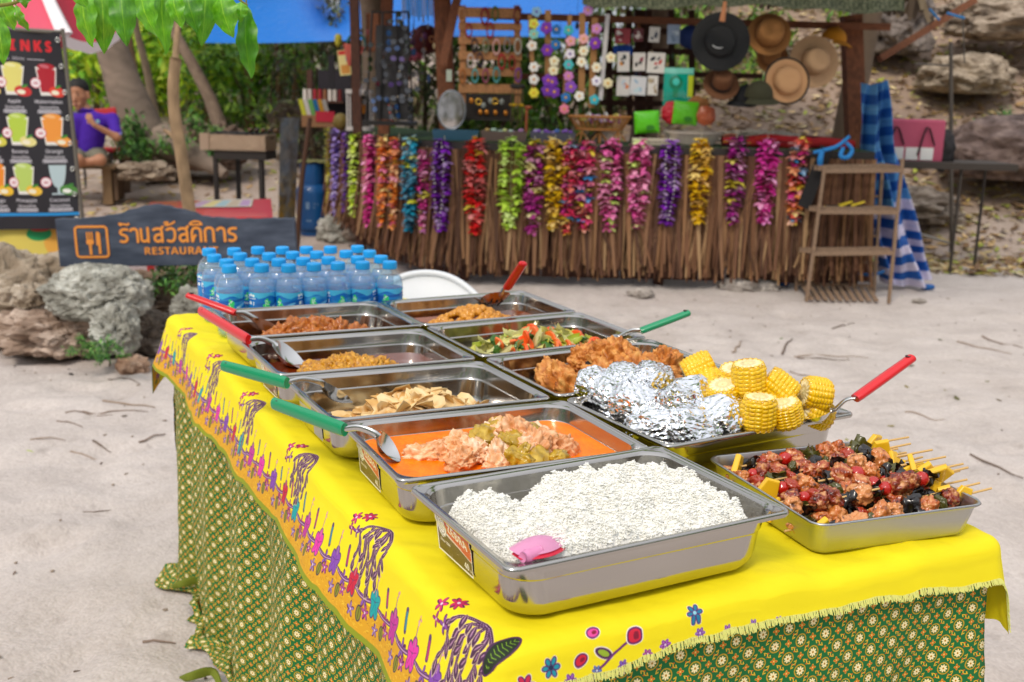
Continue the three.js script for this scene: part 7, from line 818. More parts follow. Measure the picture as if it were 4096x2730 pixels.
for (const [k, P] of Object.entries(PANS)) {
  const lab = { rice: 'steel food pan filled with white rice', curry: 'steel food pan of orange chicken curry', chips: 'steel food pan of crisp crackers', stew: 'steel food pan of yellow brown stew with a red handled spoon', meat: 'steel food pan of brown curried meat next to the bottles', peas: 'steel food pan of chickpea curry', veg: 'steel food pan of stir fried cabbage and carrots', fried: 'steel food pan of fried chicken', foil: 'steel food pan of foil parcels and corn cobs' }[k];
  const t = thing('food_pan', lab, 'food pan', 'steel food pans on the buffet table', T(P[0], P[1], 0)); t.rotation.set(0, TA + P[2] * DEG, 0);
  const c = V(PW / 2, 0, -PD / 2).applyEuler(t.rotation); t.position.add(c); t.position.y = RIM + P[3]; t.rotation.set(P[5] * DEG, TA + P[2] * DEG, P[4] * DEG, 'YXZ'); t.updateMatrixWorld(); t.position.add(V(0, -PH, 0).applyQuaternion(t.quaternion)); t.updateMatrixWorld();
  part('tub', tubG, steel, t); part('rim', rimG, steel, t);
  if (['rice', 'curry', 'stew', 'chips'].includes(k)) { const torn = k === 'chips', w = torn ? 0.05 : 0.105, z0 = k === 'rice' ? -0.035 : k === 'curry' ? -0.045 : 0.02; part('maker_sticker', sheet((u, v) => { const y = lerp(-0.067, -0.012, v), ins = y > -0.0265 ? lerp(0.0147, 0.0135, (y + 0.0265) / 0.0145) : lerp(0.0201, 0.0163, (y + 0.067) / 0.0405); return V(-PW / 2 + ins - 0.0012, Y(y), z0 + (u - 0.5) * w); }, 10, 12, (u, v) => [u, v]), torn ? mat('#a8a49e', 0.6) : mat('#ffffff', 0.35, { map: stick, clearcoat: 0.3 }), t); }
  PAN[k] = { t, at: (a, b, y) => V((a - 0.5) * (PW - 0.07), Y(y), (0.5 - b) * (PD - 0.07)).applyMatrix4(t.matrixWorld), q: t.quaternion };
}
const fillG = (y, ins, r, wav = 0.001) => { const p = ringPts(PW, PD, ins, r, 8), P = [], I = [], U = [], K = 14, n = p.length; for (let k = 0; k <= K; k++) p.forEach(([x, z]) => { const s = k / K; P.push(x * s, Y(y) + wav * fbm(x * s * 30, 0, z * s * 30, 3) * (s < 1 ? 1 : 0.3), z * s); U.push(x * s * 4, z * s * 4); }); for (let k = 0; k < K; k++) for (let i = 0; i < n; i++) { const a = k * n + i, b = k * n + (i + 1) % n; I.push(a, a + n, b, b, a + n, b + n); } const g = new THREE.BufferGeometry(); g.setAttribute('position', new THREE.Float32BufferAttribute(P, 3)); g.setAttribute('uv', new THREE.Float32BufferAttribute(U, 2)); g.setIndex(I); g.computeVertexNormals(); return g; };
const inPan = (k, name, label, cat, g, m) => { const o = one(name, label, cat, undefined, g, m, PAN[k].t.position, PAN[k].t.quaternion); return o; };
const rq = (r, k = 1) => new THREE.Quaternion().setFromEuler(new THREE.Euler((r() - 0.5) * 6 * k, r() * 6.28, (r() - 0.5) * 6 * k));
// pile of pieces: heights follow a heap
function heap(k, n, name, label, cat, group, geos, mats, heapY, region, seed, o = {}) {
  const r = rng(seed), { tumble = 1, sc = [0.8, 1.25], sink = 0.5 } = o;
  for (let i = 0; i < n; i++) { const [a, b] = region(r, i / n), y = heapY(a, b) - sink * 0.02 * r(), m = one(name, label, cat, group, geos[i % geos.length], mats[Math.floor(r() * mats.length)], PAN[k].at(a, b, y), PAN[k].q.clone().multiply(rq(r, tumble))); m.scale.setScalar(rr(sc[0], sc[1], r)); if (o.each) o.each(m, r, i); }
}
const disc = (ca, cb, ra, rb) => (r) => { const t = Math.sqrt(r()), a = r() * 6.283; return [ca + Math.cos(a) * ra * t, cb + Math.sin(a) * rb * t]; };
const bump2 = (a, b, ca, cb, ra, rb, h) => h * Math.exp(-(((a - ca) / ra) ** 2 + ((b - cb) / rb) ** 2));
const speck = (base, c1, c2, f = 60, amt = 1) => (g) => paint(g, (c, x, y, z) => { const n = fbm(x * f, y * f, z * f, 4), m = N3(x * f * 2.5, y * f * 2.5, z * f * 2.5); c.set(base).lerp(new THREE.Color(c1), clamp(n * 2.2 * amt, 0, 1)).lerp(new THREE.Color(c2), clamp(-n * 2 - 0.25 + m * 0.3, 0, 1)); });
const vcol = (rough, o = {}) => mat('#ffffff', rough, { vertexColors: true, ...o });
// ---------- rice ----------
{
  const H = (a, b) => { const e = sstep(-0.03, 0.05, a) * sstep(-0.03, 0.05, 1 - a) * sstep(-0.08, 0.03, b); return -0.074 + e * (0.0575 + bump2(a, b, 0.47, 0.5, 0.34, 0.4, 0.036) + bump2(a, b, 0.72, 0.6, 0.18, 0.2, 0.012) + bump2(a, b, 0.1, 0.62, 0.1, 0.22, 0.026) + bump2(a, b, 0.2, 0.12, 0.2, 0.2, 0.018) + bump2(a, b, 0.88, 0.4, 0.1, 0.3, 0.012) - bump2(a, b, 0.25, 0.85, 0.09, 0.22, 0.04) + 0.015 * fbm(a * 7, b * 5, 3, 4) + 0.015 * fbm(a * 15, b * 11, 5, 4) + 0.003 * N3(a * 60, b * 45, 2)) * (1 - 0.85 * sstep(0.78, 0.96, b + 0.05 * N3(a * 5, 1, 1))); };
  const t = thing('cooked_rice', 'heap of white cooked rice in the steel pan with the pink scoop', 'rice', undefined, PAN.rice.t.position); t.quaternion.copy(PAN.rice.t.quaternion); t.userData.kind = 'stuff';
  const loc = (a, b, y) => { const hw = PW / 2 - 0.0225, hd = PD / 2 - 0.0225, k = 0.042; let x = (a - 0.5) * 2 * hw, z = (0.5 - b) * 2 * hd; const cx = Math.abs(x) - hw + k, cz = Math.abs(z) - hd + k; if (cx > 0 && cz > 0) { const l = Math.hypot(cx, cz), s = Math.max(cx, cz) / l; x = Math.sign(x) * (hw - k + cx * s); z = Math.sign(z) * (hd - k + cz * s); } const ins = Math.max(0, (-0.06 - y)) * 0.8; return V(x * (1 - ins / hw), Y(y), z * (1 - ins / hd)); };
  part('rice_mass', sheet((u, v) => loc(u, v, H(u, v) - 0.0015), 130, 100), mat('#fdfbf5', 0.7), t).userData.kind = 'stuff';
  const n = 46000, r = rng(61), im = new THREE.InstancedMesh(new THREE.CapsuleGeometry(0.00078, 0.0049, 2, 6), mat('#ffffff', 0.55, { color: new THREE.Color().setRGB(0.93, 0.92, 0.89) }), n), q = new THREE.Object3D(), c = new THREE.Color();
  for (let i = 0; i < n; i++) { const a = 0.01 + r() * 0.98, b = 0.01 + r() * 0.98; q.position.copy(loc(a, b, H(a, b) - 0.00125 + (r() < 0.08 ? 0.0024 : 0.0004) * r())); q.rotation.set(PI / 2 + (r() < 0.12 ? rr(-0.9, 0.9, r) : rr(-0.3, 0.3, r)), r() * 6.28, 0, 'YXZ'); q.scale.set(rr(0.8, 1.15, r), rr(0.8, 1.3, r), 1); q.updateMatrix(); im.setMatrixAt(i, q.matrix); const s = rr(0.95, 1, r); c.setRGB(s, s, s * rr(0.94, 1, r)); im.setColorAt(i, c); }
  shade(im); im.name = 'rice_grains'; im.userData.kind = 'stuff'; t.add(im);
}
// ---------- chicken curry ----------
{
  const m = mat('#e06a10', 0.38, { specularIntensity: 0.35 }); m.map = noiseTex(512, ((a, b) => (u, v) => { const n = 0.07 * a(u, v) + 0.06 * b(u, v); return [0.98 + n, 0.49 + n * 1.4, 0.0 + n * 0.4]; })(tile(4, 4, 151, 5), tile(40, 40, 155, 3)), true); m.color.set('#ffffff');
  inPan('curry', 'curry_sauce', 'smooth orange curry sauce filling the pan', 'sauce', fillG(-0.027, 0.0168, 0.042, 0.0016), m);
  const ck = [0, 1, 2, 3, 4, 5].map((s) => speck('#eebd92', '#f8e0c4', '#d0924e', 60)(lump(0.03, 0.0175, 0.021, { amp: 0.5, freq: 1.4, seed: s + 3, det: 14, ridge: 0.18 }))), gd = [0, 1, 2].map((s) => speck('#b8921a', '#d0ae3a', '#8a7014', 50)(lump(0.03, 0.017, 0.024, { amp: 0.35, freq: 1.2, seed: s + 31, det: 9 })));
  const hy = (a, b) => -0.032 + bump2(a, b, 0.54, 0.44, 0.25, 0.32, 0.034);
  heap('curry', 30, 'curry_chicken', 'piece of pale boiled chicken in the orange curry', 'chicken piece', 'chicken pieces in the orange curry', ck, [vcol(0.45, { clearcoat: 0.2 }), vcol(0.45, { color: new THREE.Color('#f0d8c0') }), vcol(0.45, { color: new THREE.Color('#fff4e6') })], hy, (r, s) => (s > 0.82 ? disc(0.5, 0.5, 0.4, 0.42)(r) : disc(0.54, 0.46, 0.3, 0.36)(r)), 71, { tumble: 0.4, sink: 0.6 });
  heap('curry', 13, 'curry_gourd', 'glossy olive yellow vegetable chunk in the orange curry', 'vegetable chunk', 'vegetable chunks in the orange curry', gd, [vcol(0.25, { clearcoat: 0.4 })], (a, b) => hy(a, b) + 0.005, (r, s) => (s > 0.7 ? disc(0.5, 0.5, 0.4, 0.4)(r) : s > 0.35 ? disc(0.62, 0.24, 0.2, 0.16)(r) : disc(0.62, 0.6, 0.14, 0.14)(r)), 73, { tumble: 0.4, sc: [0.7, 1.05] });
}
// ---------- crackers ----------
{
  const chip = (s) => { const r = rng(s), k = 3 + (s % 3), ph = r() * 6, c1 = rr(-16, 16, r), c2 = rr(-14, 14, r), pts = 18; const P = [], I = []; const top = [], bot = []; const f = (x, z) => c1 * x * x + c2 * z * z + 0.004 * fbm(x * 60, s, z * 60, 3); for (let l = 0; l < 2; l++) for (let q = 0; q <= 4; q++) for (let i = 0; i < pts; i++) { const a = i / pts * 2 * PI, R = 0.026 * (1 + 0.22 * Math.cos(k * a + ph) + 0.12 * N3(Math.cos(a) * 2 + s, Math.sin(a) * 2, 1)) * q / 4, x = Math.cos(a) * R, z = Math.sin(a) * R; P.push(x, f(x, z) + (l ? -0.0011 : 0.0011) * (q < 4 ? 1 : 0.6), z); } void top; void bot; const N = 5 * pts; for (let l = 0; l < 2; l++) for (let q = 0; q < 4; q++) for (let i = 0; i < pts; i++) { const a = l * N + q * pts + i, b = l * N + q * pts + (i + 1) % pts; l ? I.push(a, a + pts, b, b, a + pts, b + pts) : I.push(a, b, a + pts, b, b + pts, a + pts); } for (let i = 0; i < pts; i++) { const a = 4 * pts + i, b = 4 * pts + (i + 1) % pts; I.push(a, b, a + N, b, b + N, a + N); } const g = new THREE.BufferGeometry(); g.setAttribute('position', new THREE.Float32BufferAttribute(P, 3)); g.setAttribute('uv', new THREE.Float32BufferAttribute(new Float32Array(P.length / 3 * 2), 2)); g.setIndex(I); g.computeVertexNormals(); return speck(['#e2b872', '#e9c88c', '#d8a860'][s % 3], '#f2dcae', '#b8803c', 70, 0.8)(g); };
  const gs = [1, 2, 3, 4, 5, 6, 7].map(chip);
  heap('chips', 110, 'cracker', 'thin crisp cream coloured cracker piece in its pan', 'cracker', 'crackers in the steel pan', gs, [vcol(0.6)], (a, b) => -0.07 + bump2(a, b, 0.47, 0.36, 0.3, 0.4, 0.064), disc(0.47, 0.4, 0.4, 0.4), 81, { tumble: 0.26, sc: [0.75, 1.35], sink: 0.3 });
}
// ---------- stews ----------
{
  const oil = mat('#7a2c08', 0.1, { clearcoat: 0.8 }); inPan('stew', 'stew_gravy', 'oily reddish brown gravy in the yellow brown stew pan', 'gravy', fillG(-0.046, 0.0185, 0.042), oil); inPan('meat', 'meat_gravy', 'dark gravy film in the curried meat pan', 'gravy', fillG(-0.06, 0.0198, 0.042), mat('#8a4a18', 0.2, { clearcoat: 0.5 })); inPan('peas', 'chickpea_gravy', 'reddish gravy under the chickpeas', 'gravy', fillG(-0.046, 0.0185, 0.042), mat('#a04a10', 0.15, { clearcoat: 0.6 }));
  const yb = [0, 1, 2, 3].map((s) => speck('#c98a14', '#e0a828', '#8a5410', 90)(lump(0.02, 0.013, 0.016, { amp: 0.5, seed: s + 41, det: 6, ridge: 0.3 }))), mb = [0, 1, 2, 3].map((s) => speck('#b0601c', '#cf8434', '#743a10', 80)(lump(0.028, 0.018, 0.022, { amp: 0.5, seed: s + 51, det: 7, ridge: 0.3 }))), cp = [0, 1, 2].map((s) => speck('#d08a1c', '#e6a83c', '#a05c10', 120, 0.8)(lump(0.0085, 0.0078, 0.0085, { amp: 0.12, seed: s + 61, det: 4 })));
  heap('stew', 90, 'stew_piece', 'small yellow brown stew chunk', 'stew chunk', 'chunks in the yellow brown stew', yb, [vcol(0.35, { clearcoat: 0.3 })], (a, b) => -0.048 + bump2(a, b, 0.42, 0.3, 0.24, 0.32, 0.036), (r, s) => (s > 0.9 ? disc(0.4, 0.4, 0.4, 0.4)(r) : disc(0.42, 0.27, 0.3, 0.28)(r)), 91, { tumble: 0.5 });
  heap('meat', 60, 'meat_piece', 'brown curried meat chunk', 'meat chunk', 'chunks of curried meat', mb, [vcol(0.4, { clearcoat: 0.2 })], (a, b) => -0.056 + bump2(a, b, 0.45, 0.38, 0.32, 0.36, 0.04), (r, s) => (s > 0.9 ? disc(0.55, 0.45, 0.4, 0.4)(r) : disc(0.45, 0.3, 0.36, 0.3)(r)), 93, { tumble: 0.5 });
  heap('peas', 280, 'chickpea', 'round golden chickpea in the chickpea curry', 'chickpea', 'chickpeas in the pan', cp, [vcol(0.35, { clearcoat: 0.3 })], (a, b) => -0.05 + bump2(a, b, 0.45, 0.42, 0.26, 0.34, 0.052), disc(0.46, 0.42, 0.4, 0.36), 95, { tumble: 1, sink: 0.15, sc: [0.85, 1.2] });
  // stir fry
  const cab = (s) => { const r = rng(s), w = rr(0.016, 0.026, r), L = rr(0.03, 0.055, r), b = rr(-0.4, 0.7, r); const g = sheet((u, v) => V((u - 0.5) * w * (0.6 + 0.5 * Math.sin(PI * v)), 0.006 * Math.sin(u * 7 + s) + b * L * v * v + 0.003 * fbm(u * 3, v * 3, s, 2), (v - 0.5) * L), 5, 7); return paint(g, (c, x, y, z) => { c.set(['#c6bf4a', '#d6cf7c', '#a8b436', '#dcd69a'][s % 4]).lerp(new THREE.Color('#8a9a24'), clamp(N3(x * 60, y * 60, z * 60) * 0.6, 0, 0.7)); }); };
  const car = (s) => { const sh = new THREE.Shape(); sh.moveTo(-0.013, -0.005); sh.quadraticCurveTo(0, -0.012, 0.015, -0.004); sh.quadraticCurveTo(0.018, 0.006, 0.004, 0.009); sh.quadraticCurveTo(-0.01, 0.009, -0.013, -0.005); const g = new THREE.ExtrudeGeometry(sh, { depth: 0.003 + s * 0.001, bevelEnabled: true, bevelSize: 0.0012, bevelThickness: 0.001, bevelSegments: 2 }); return g; };
  const hy = (a, b) => -0.054 + bump2(a, b, 0.5, 0.44, 0.46, 0.42, 0.056);
  heap('veg', 120, 'cabbage_piece', 'soft yellow green strip of fried cabbage', 'cabbage strip', 'cabbage strips in the stir fry', [1, 2, 3, 4, 5, 6, 7, 8].map(cab), [vcol(0.35, { clearcoat: 0.35 })], hy, disc(0.48, 0.4, 0.46, 0.4), 97, { tumble: 0.25, sc: [0.8, 1.3] });
  heap('veg', 34, 'carrot_slice', 'orange carrot slice in the stir fry', 'carrot slice', 'carrot slices in the stir fry', [0, 1].map(car), [mat('#ef5a14', 0.35, { clearcoat: 0.3 }), mat('#f0702a', 0.35, { clearcoat: 0.3 })], (a, b) => hy(a, b) + 0.006, disc(0.5, 0.4, 0.46, 0.4), 98, { tumble: 0.35, sc: [0.9, 1.4] });
  heap('veg', 12, 'green_leaf_piece', 'dark green leaf scrap in the stir fry', 'leaf scrap', 'green leaf scraps in the stir fry', [lump(0.013, 0.004, 0.01, { amp: 0.6, det: 6, freq: 2 })], [mat('#3c6a1c', 0.35, { clearcoat: 0.3 })], (a, b) => hy(a, b) + 0.006, disc(0.45, 0.42, 0.4, 0.35), 99, { tumble: 0.3 });
}
// ---------- fried chicken ----------
{
  const gs = [0, 1, 2, 3, 4, 5, 6].map((s) => speck('#c67a30', '#e2a558', '#8a4818', 45)(lump(0.043 + 0.006 * (s % 3), 0.033, 0.034, { amp: 0.5, freq: 1.25, seed: s + 71, det: 24, oct: 6, ridge: 0.16 })));
  heap('fried', 30, 'fried_chicken', 'craggy golden brown piece of fried chicken', 'fried chicken', 'fried chicken pieces', gs, [vcol(0.55)], (a, b) => -0.05 + bump2(a, b, 0.5, 0.42, 0.42, 0.42, 0.058) + bump2(a, b, 0.47, 0.62, 0.1, 0.15, 0.02), disc(0.5, 0.42, 0.43, 0.4), 103, { tumble: 0.5, sc: [0.8, 1.2], sink: 0.6 });
  for (const [a, b] of [[0.1, 0.3], [0.13, 0.42], [0.37, 0.5]]) one('burnt_bit', 'small black burnt scrap on the fried chicken', 'burnt scrap', 'burnt scraps on the fried chicken', lump(0.012, 0.006, 0.01, { det: 5, amp: 0.5 }), mat('#1a1210', 0.6), PAN.fried.at(a, b, 0.0), rq(rng(a * 100), 0.3));
}
// ---------- foil parcels and corn ----------
{
  // crumpled sheet: many flat facets meeting in sharp creases
  const foil = (s, f) => { const r = rng(s * 17 + 5), nn = []; for (let i = 0; i < 84; i++) { const z = rr(-1, 1, r), a = r() * 6.283, q = Math.sqrt(1 - z * z); nn.push([Math.cos(a) * q, z, Math.sin(a) * q, rr(0.8, 1.06, r)]); }
    let g = new THREE.IcosahedronGeometry(1, 17); g.deleteAttribute('normal'); g.deleteAttribute('uv'); g = mergeVertices(g, 1e-4); const p = g.attributes.position;
    for (let i = 0; i < p.count; i++) { const x0 = p.getX(i), y0 = p.getY(i), z0 = p.getZ(i), w = 0.1, x = x0 + w * N3(x0 * 2.2, y0 * 2.2, z0 * 2.2 + s), y = y0 + w * N3(x0 * 2.2 + 9, y0 * 2.2, z0 * 2.2 + s), z = z0 + w * N3(x0 * 2.2, y0 * 2.2 + 9, z0 * 2.2 + s), l = Math.hypot(x, y, z); let m = 9; for (const n of nn) { const d = (x * n[0] + y * n[1] + z * n[2]) / l; if (d > 0.3) m = Math.min(m, n[3] / d); } m += 0.07 * (0.5 - Math.abs(N3(x0 * 2.4 + s, y0 * 2.4, z0 * 2.4))) + 0.01 * N3(x0 * 8, y0 * 8, z0 * 8 + s); p.setXYZ(i, x0 * m * 0.056 * f, y0 * m * 0.037, z0 * m * 0.042); }
    g = g.toNonIndexed(); g.setAttribute('uv', new THREE.Float32BufferAttribute(new Float32Array(g.attributes.position.count * 2), 2)); g.computeVertexNormals(); return g; };
  const fm = mat('#ffffff', 0.1, { metalness: 1, color: new THREE.Color().setRGB(0.9, 0.91, 0.93) }), gs = [0, 1, 2, 3, 4].map((s) => foil(s, 1 + 0.1 * (s % 3)));
  [[1385, 905, 0.0], [1445, 890, 0.012], [1505, 888, 0.018], [1470, 945, 0.012], [1560, 950, 0.016], [1655, 975, 0.004], [1520, 995, -0.008], [1600, 1000, -0.008], [1420, 935, -0.006], [1585, 930, 0.016], [1540, 965, 0.002], [1440, 965, -0.03]].forEach(([x, y, h], i) => { const r = rng(i + 400), p = onY((x - 6) * 1.7408, (y - 14) * 1.7408, RIM + h); one('foil_parcel', 'crumpled silver foil parcel piled beside the corn', 'foil parcel', 'foil parcels beside the corn', gs[i % 5], fm, p, new THREE.Quaternion().setFromEuler(new THREE.Euler(rr(-0.5, 0.5, r), TA + rr(-1, 1, r), rr(-0.6, 0.6, r)))); });
  // corn: cob with rounded kernels, cut faces
  const R = 0.0265, L = 0.052, cols = 16, rows = 8;
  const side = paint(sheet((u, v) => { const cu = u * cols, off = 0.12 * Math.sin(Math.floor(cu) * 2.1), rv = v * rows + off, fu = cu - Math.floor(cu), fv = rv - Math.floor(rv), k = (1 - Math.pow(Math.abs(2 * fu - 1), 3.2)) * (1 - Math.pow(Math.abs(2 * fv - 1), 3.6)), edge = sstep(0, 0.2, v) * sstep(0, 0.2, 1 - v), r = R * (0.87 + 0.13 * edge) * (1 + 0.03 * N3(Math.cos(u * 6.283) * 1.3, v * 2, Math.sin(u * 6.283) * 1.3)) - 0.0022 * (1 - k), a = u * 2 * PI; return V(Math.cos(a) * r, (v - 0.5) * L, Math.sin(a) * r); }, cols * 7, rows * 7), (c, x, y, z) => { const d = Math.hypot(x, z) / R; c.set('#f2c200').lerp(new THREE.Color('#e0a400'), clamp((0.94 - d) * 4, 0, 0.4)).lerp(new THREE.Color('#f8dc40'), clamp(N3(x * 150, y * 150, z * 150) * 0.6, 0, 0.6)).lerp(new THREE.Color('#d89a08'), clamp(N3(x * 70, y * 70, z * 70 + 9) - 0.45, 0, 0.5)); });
  const face = (top) => paint(sheet((u, v) => { const a = u * 2 * PI, r = R * 0.865 * v, k = Math.abs(Math.sin(u * PI * cols)), y = L / 2 - (v > 0.45 ? 0.0028 * (1 - k) * sstep(0.45, 0.6, v) : 0) - 0.0012 * (v < 0.4 ? 1 : 0) + 0.0006 * N3(u * 30, v * 8, 1); return V(Math.cos(a) * r * (top ? 1 : -1), top ? y : -y, Math.sin(a) * r); }, cols * 5, 12), (c, x, y, z) => { const d = Math.hypot(x, z) / R, k = Math.abs(Math.sin(Math.atan2(z, x) / 2 * cols)); c.set('#f0e2a8').lerp(new THREE.Color('#f4ecd0'), sstep(0.2, 0.5, d) * (1 - k)).lerp(new THREE.Color('#efca20'), sstep(0.5, 0.85, d) * k).lerp(new THREE.Color('#d8b868'), sstep(0.32, 0.2, Math.abs(d - 0.36) * 3) * 0.4); });
  const cm = vcol(0.3, { clearcoat: 0.3 }), fa = face(true), fb = face(false);
  [[1607, 850, 0.045, 2.05, 0.5], [1665, 908, 0.03, 0.35, 0.1], [1722, 870, 0.062, 0.16, 0.3], [1690, 870, 0.05, 0.25, 0.0], [1790, 893, 0.045, 1.0, 0.7], [1875, 905, 0.035, 1.5, 0.3], [1745, 948, 0.02, 0.05, 0.0], [1805, 950, 0.015, 0.35, 0.3], [1635, 890, 0.025, 1.2, 1.2], [1590, 912, 0.005, 0.4, 0], [1870, 948, 0.0, 1.3, 0.2], [1700, 930, 0.01, 0.9, 2], [1840, 930, 0.005, 0.6, 1], [1720, 980, -0.02, 1.4, 0.4], [1760, 905, 0.02, 1.2, 2.4], [1830, 975, -0.025, 1.1, 0.2]].forEach(([x, y, h, tilt, dir], i) => { const p = onY(x * 1.7408, y * 1.7408, RIM + h), t = thing('corn_cob_piece', tilt < 0.45 ? 'boiled corn cob piece standing on end with its white cut face up' : 'boiled corn cob piece lying on its side beside the foil parcels', 'corn cob', tilt < 0.45 ? 'corn cob pieces standing on end' : 'corn cob pieces lying on their side', p); t.quaternion.setFromEuler(new THREE.Euler(tilt * Math.cos(dir * 2.2 + 0.5), i * 1.3, tilt * Math.sin(dir * 2.2 + 0.5) , 'XZY')); t.scale.set(1.1, [1.05, 0.85, 1.05, 0.8][i % 4], 1.1); part('kernels', side, cm, t); part('cut_face', fa, cm, t); part('cut_face', fb, cm, t); });
}
// ---------- skewers ----------
{
  const W = 0.278, D = 0.285, ang = -7.2 * DEG, c = T(0.471, 0.03, 0); const t = thing('skewer_tray', 'shallow aluminium tray heaped with grilled skewers', 'tray', undefined, c, TA + ang); t.position.add(V(W / 2, 0, -D / 2).applyEuler(t.rotation)); t.position.y = RIM + TY + 0.002; t.updateMatrixWorld();
  const h = 0.05; part('tray_body', shell(W, D, [[0.0, h - 0.004, 0.02], [-0.003, h - 0.001, 0.022], [-0.001, h + 0.0015, 0.021], [0.0022, h, 0.02], [0.006, h * 0.6, 0.02], [0.011, 0.008, 0.02], [0.014, 0.002, 0.018], [0.02, 0.0, 0.016]]), alu, t);
  const ch = [0, 1, 2, 3, 4].map((s) => speck(['#c0622a', '#d88c50', '#a84418', '#cc7430', '#8a2c10'][s], '#d89a62', '#340a05', 60, 1.0)(lump(0.0185, 0.0145, 0.016, { amp: 0.42, freq: 1.1, seed: s + 91, det: 12, ridge: 0.1 }))), bl = [0, 1, 2].map((s) => sheet((u, v) => { const a = (u - 0.5) * 3.2 + 0.4 * N3(u * 2, v * 2, s), R2 = 0.011 + 0.004 * N3(u * 1.5 + s, v * 1.5, 2); return V((v - 0.5) * 0.03 + 0.003 * N3(u * 3, v * 3, s + 7), Math.cos(a) * R2 - 0.004 + 0.002 * N3(u * 7, v * 7, s), Math.sin(a) * R2 * 1.1); }, 12, 8)), tm = lump(0.013, 0.013, 0.013, { amp: 0.06, det: 7 }), pn = (() => { const s = new THREE.Shape(); s.moveTo(-0.017, 0); s.quadraticCurveTo(0, 0.012, 0.017, 0.0); s.lineTo(0.009, 0.028); s.lineTo(-0.008, 0.027); const g = new THREE.ExtrudeGeometry(s, { depth: 0.004, bevelEnabled: true, bevelSize: 0.003, bevelThickness: 0.003, bevelSegments: 3 }); g.translate(0, -0.013, -0.002); return g; })(), on = lump(0.013, 0.014, 0.008, { amp: 0.3, det: 7, seed: 9 });
  const CM = vcol(0.3, { clearcoat: 0.5, clearcoatRoughness: 0.2 }), BM = mat('#17100f', 0.28, { clearcoat: 0.5 }), GM = mat('#4e4c1a', 0.3, { clearcoat: 0.5 }), TM = mat('#b8180c', 0.2, { clearcoat: 0.7 }), PM = mat('#efbe1e', 0.35, { clearcoat: 0.3 }), RM = mat('#a8361a', 0.3, { clearcoat: 0.5 }), SM = mat('#d8b070', 0.7);
  const r = rng(808), N = 16;
  for (let i = 0; i < N; i++) {
    const lay = i < 10 ? 0 : 1, k = lay === 0 ? i / 9 : (i - 10) / 5, z = lay === 0 ? lerp(D / 2 - 0.042, -D / 2 + 0.036, k) : lerp(0.06, -0.105, k), y = 0.03 + lay * 0.017 + 0.004 * r();
    const s = thing('meat_skewer', lay ? 'grilled chicken, pepper and pineapple skewer piled on top in the tray' : 'grilled chicken, pepper and pineapple skewer in the bottom layer of the tray', 'skewer', lay ? 'skewers piled on top in the tray' : 'skewers in the bottom layer of the tray', V(rr(-0.008, 0.012, r), y, z).applyMatrix4(t.matrixWorld), t.rotation.y + rr(-0.05, 0.05, r)); s.rotation.z = 0.05 + 0.05 * r();
    part('stick', rod(V(-0.135, -0.002, 0), V(0.185 + 0.012 * r(), 0.004, 0), 0.0017, 6), SM, s);
    let x = -0.114; const n = 13;
    for (let j = 0; j < n; j++) {
      const q = r(), last = j >= n - 1, kind = last || (j === 0 && q < 0.3) ? 'p' : j % 3 === 1 ? (q < 0.66 ? 'b' : q < 0.86 ? 't' : 'o') : q < 0.22 ? 'b' : q < 0.34 ? 'r' : 'c';
      const [nm, g, m] = { p: ['pineapple_wedge', pn, PM], b: ['charred_pepper', bl[j % 3], q < 0.05 ? GM : BM], t: ['tomato', tm, TM], o: ['green_pepper', on, GM], r: ['glazed_onion', on, RM], c: ['chicken_chunk', ch[Math.floor(r() * 5)], CM] }[kind];
      const o = part(nm, g, m, s); o.position.set(x, rr(-0.002, 0.003, r), rr(-0.003, 0.003, r)); kind === 'p' ? o.rotation.set(rr(-0.9, 0.6, r), rr(-0.5, 1.2, r), rr(-0.8, 0.5, r)) : o.rotation.set(r() * 6, r() * 6, r() * 6); const sc = rr(0.74, 1.02, r); o.scale.setScalar(sc); x += (kind === 'c' ? 0.0265 : kind === 'p' ? 0.024 : 0.021) * sc;
    }
  }
}
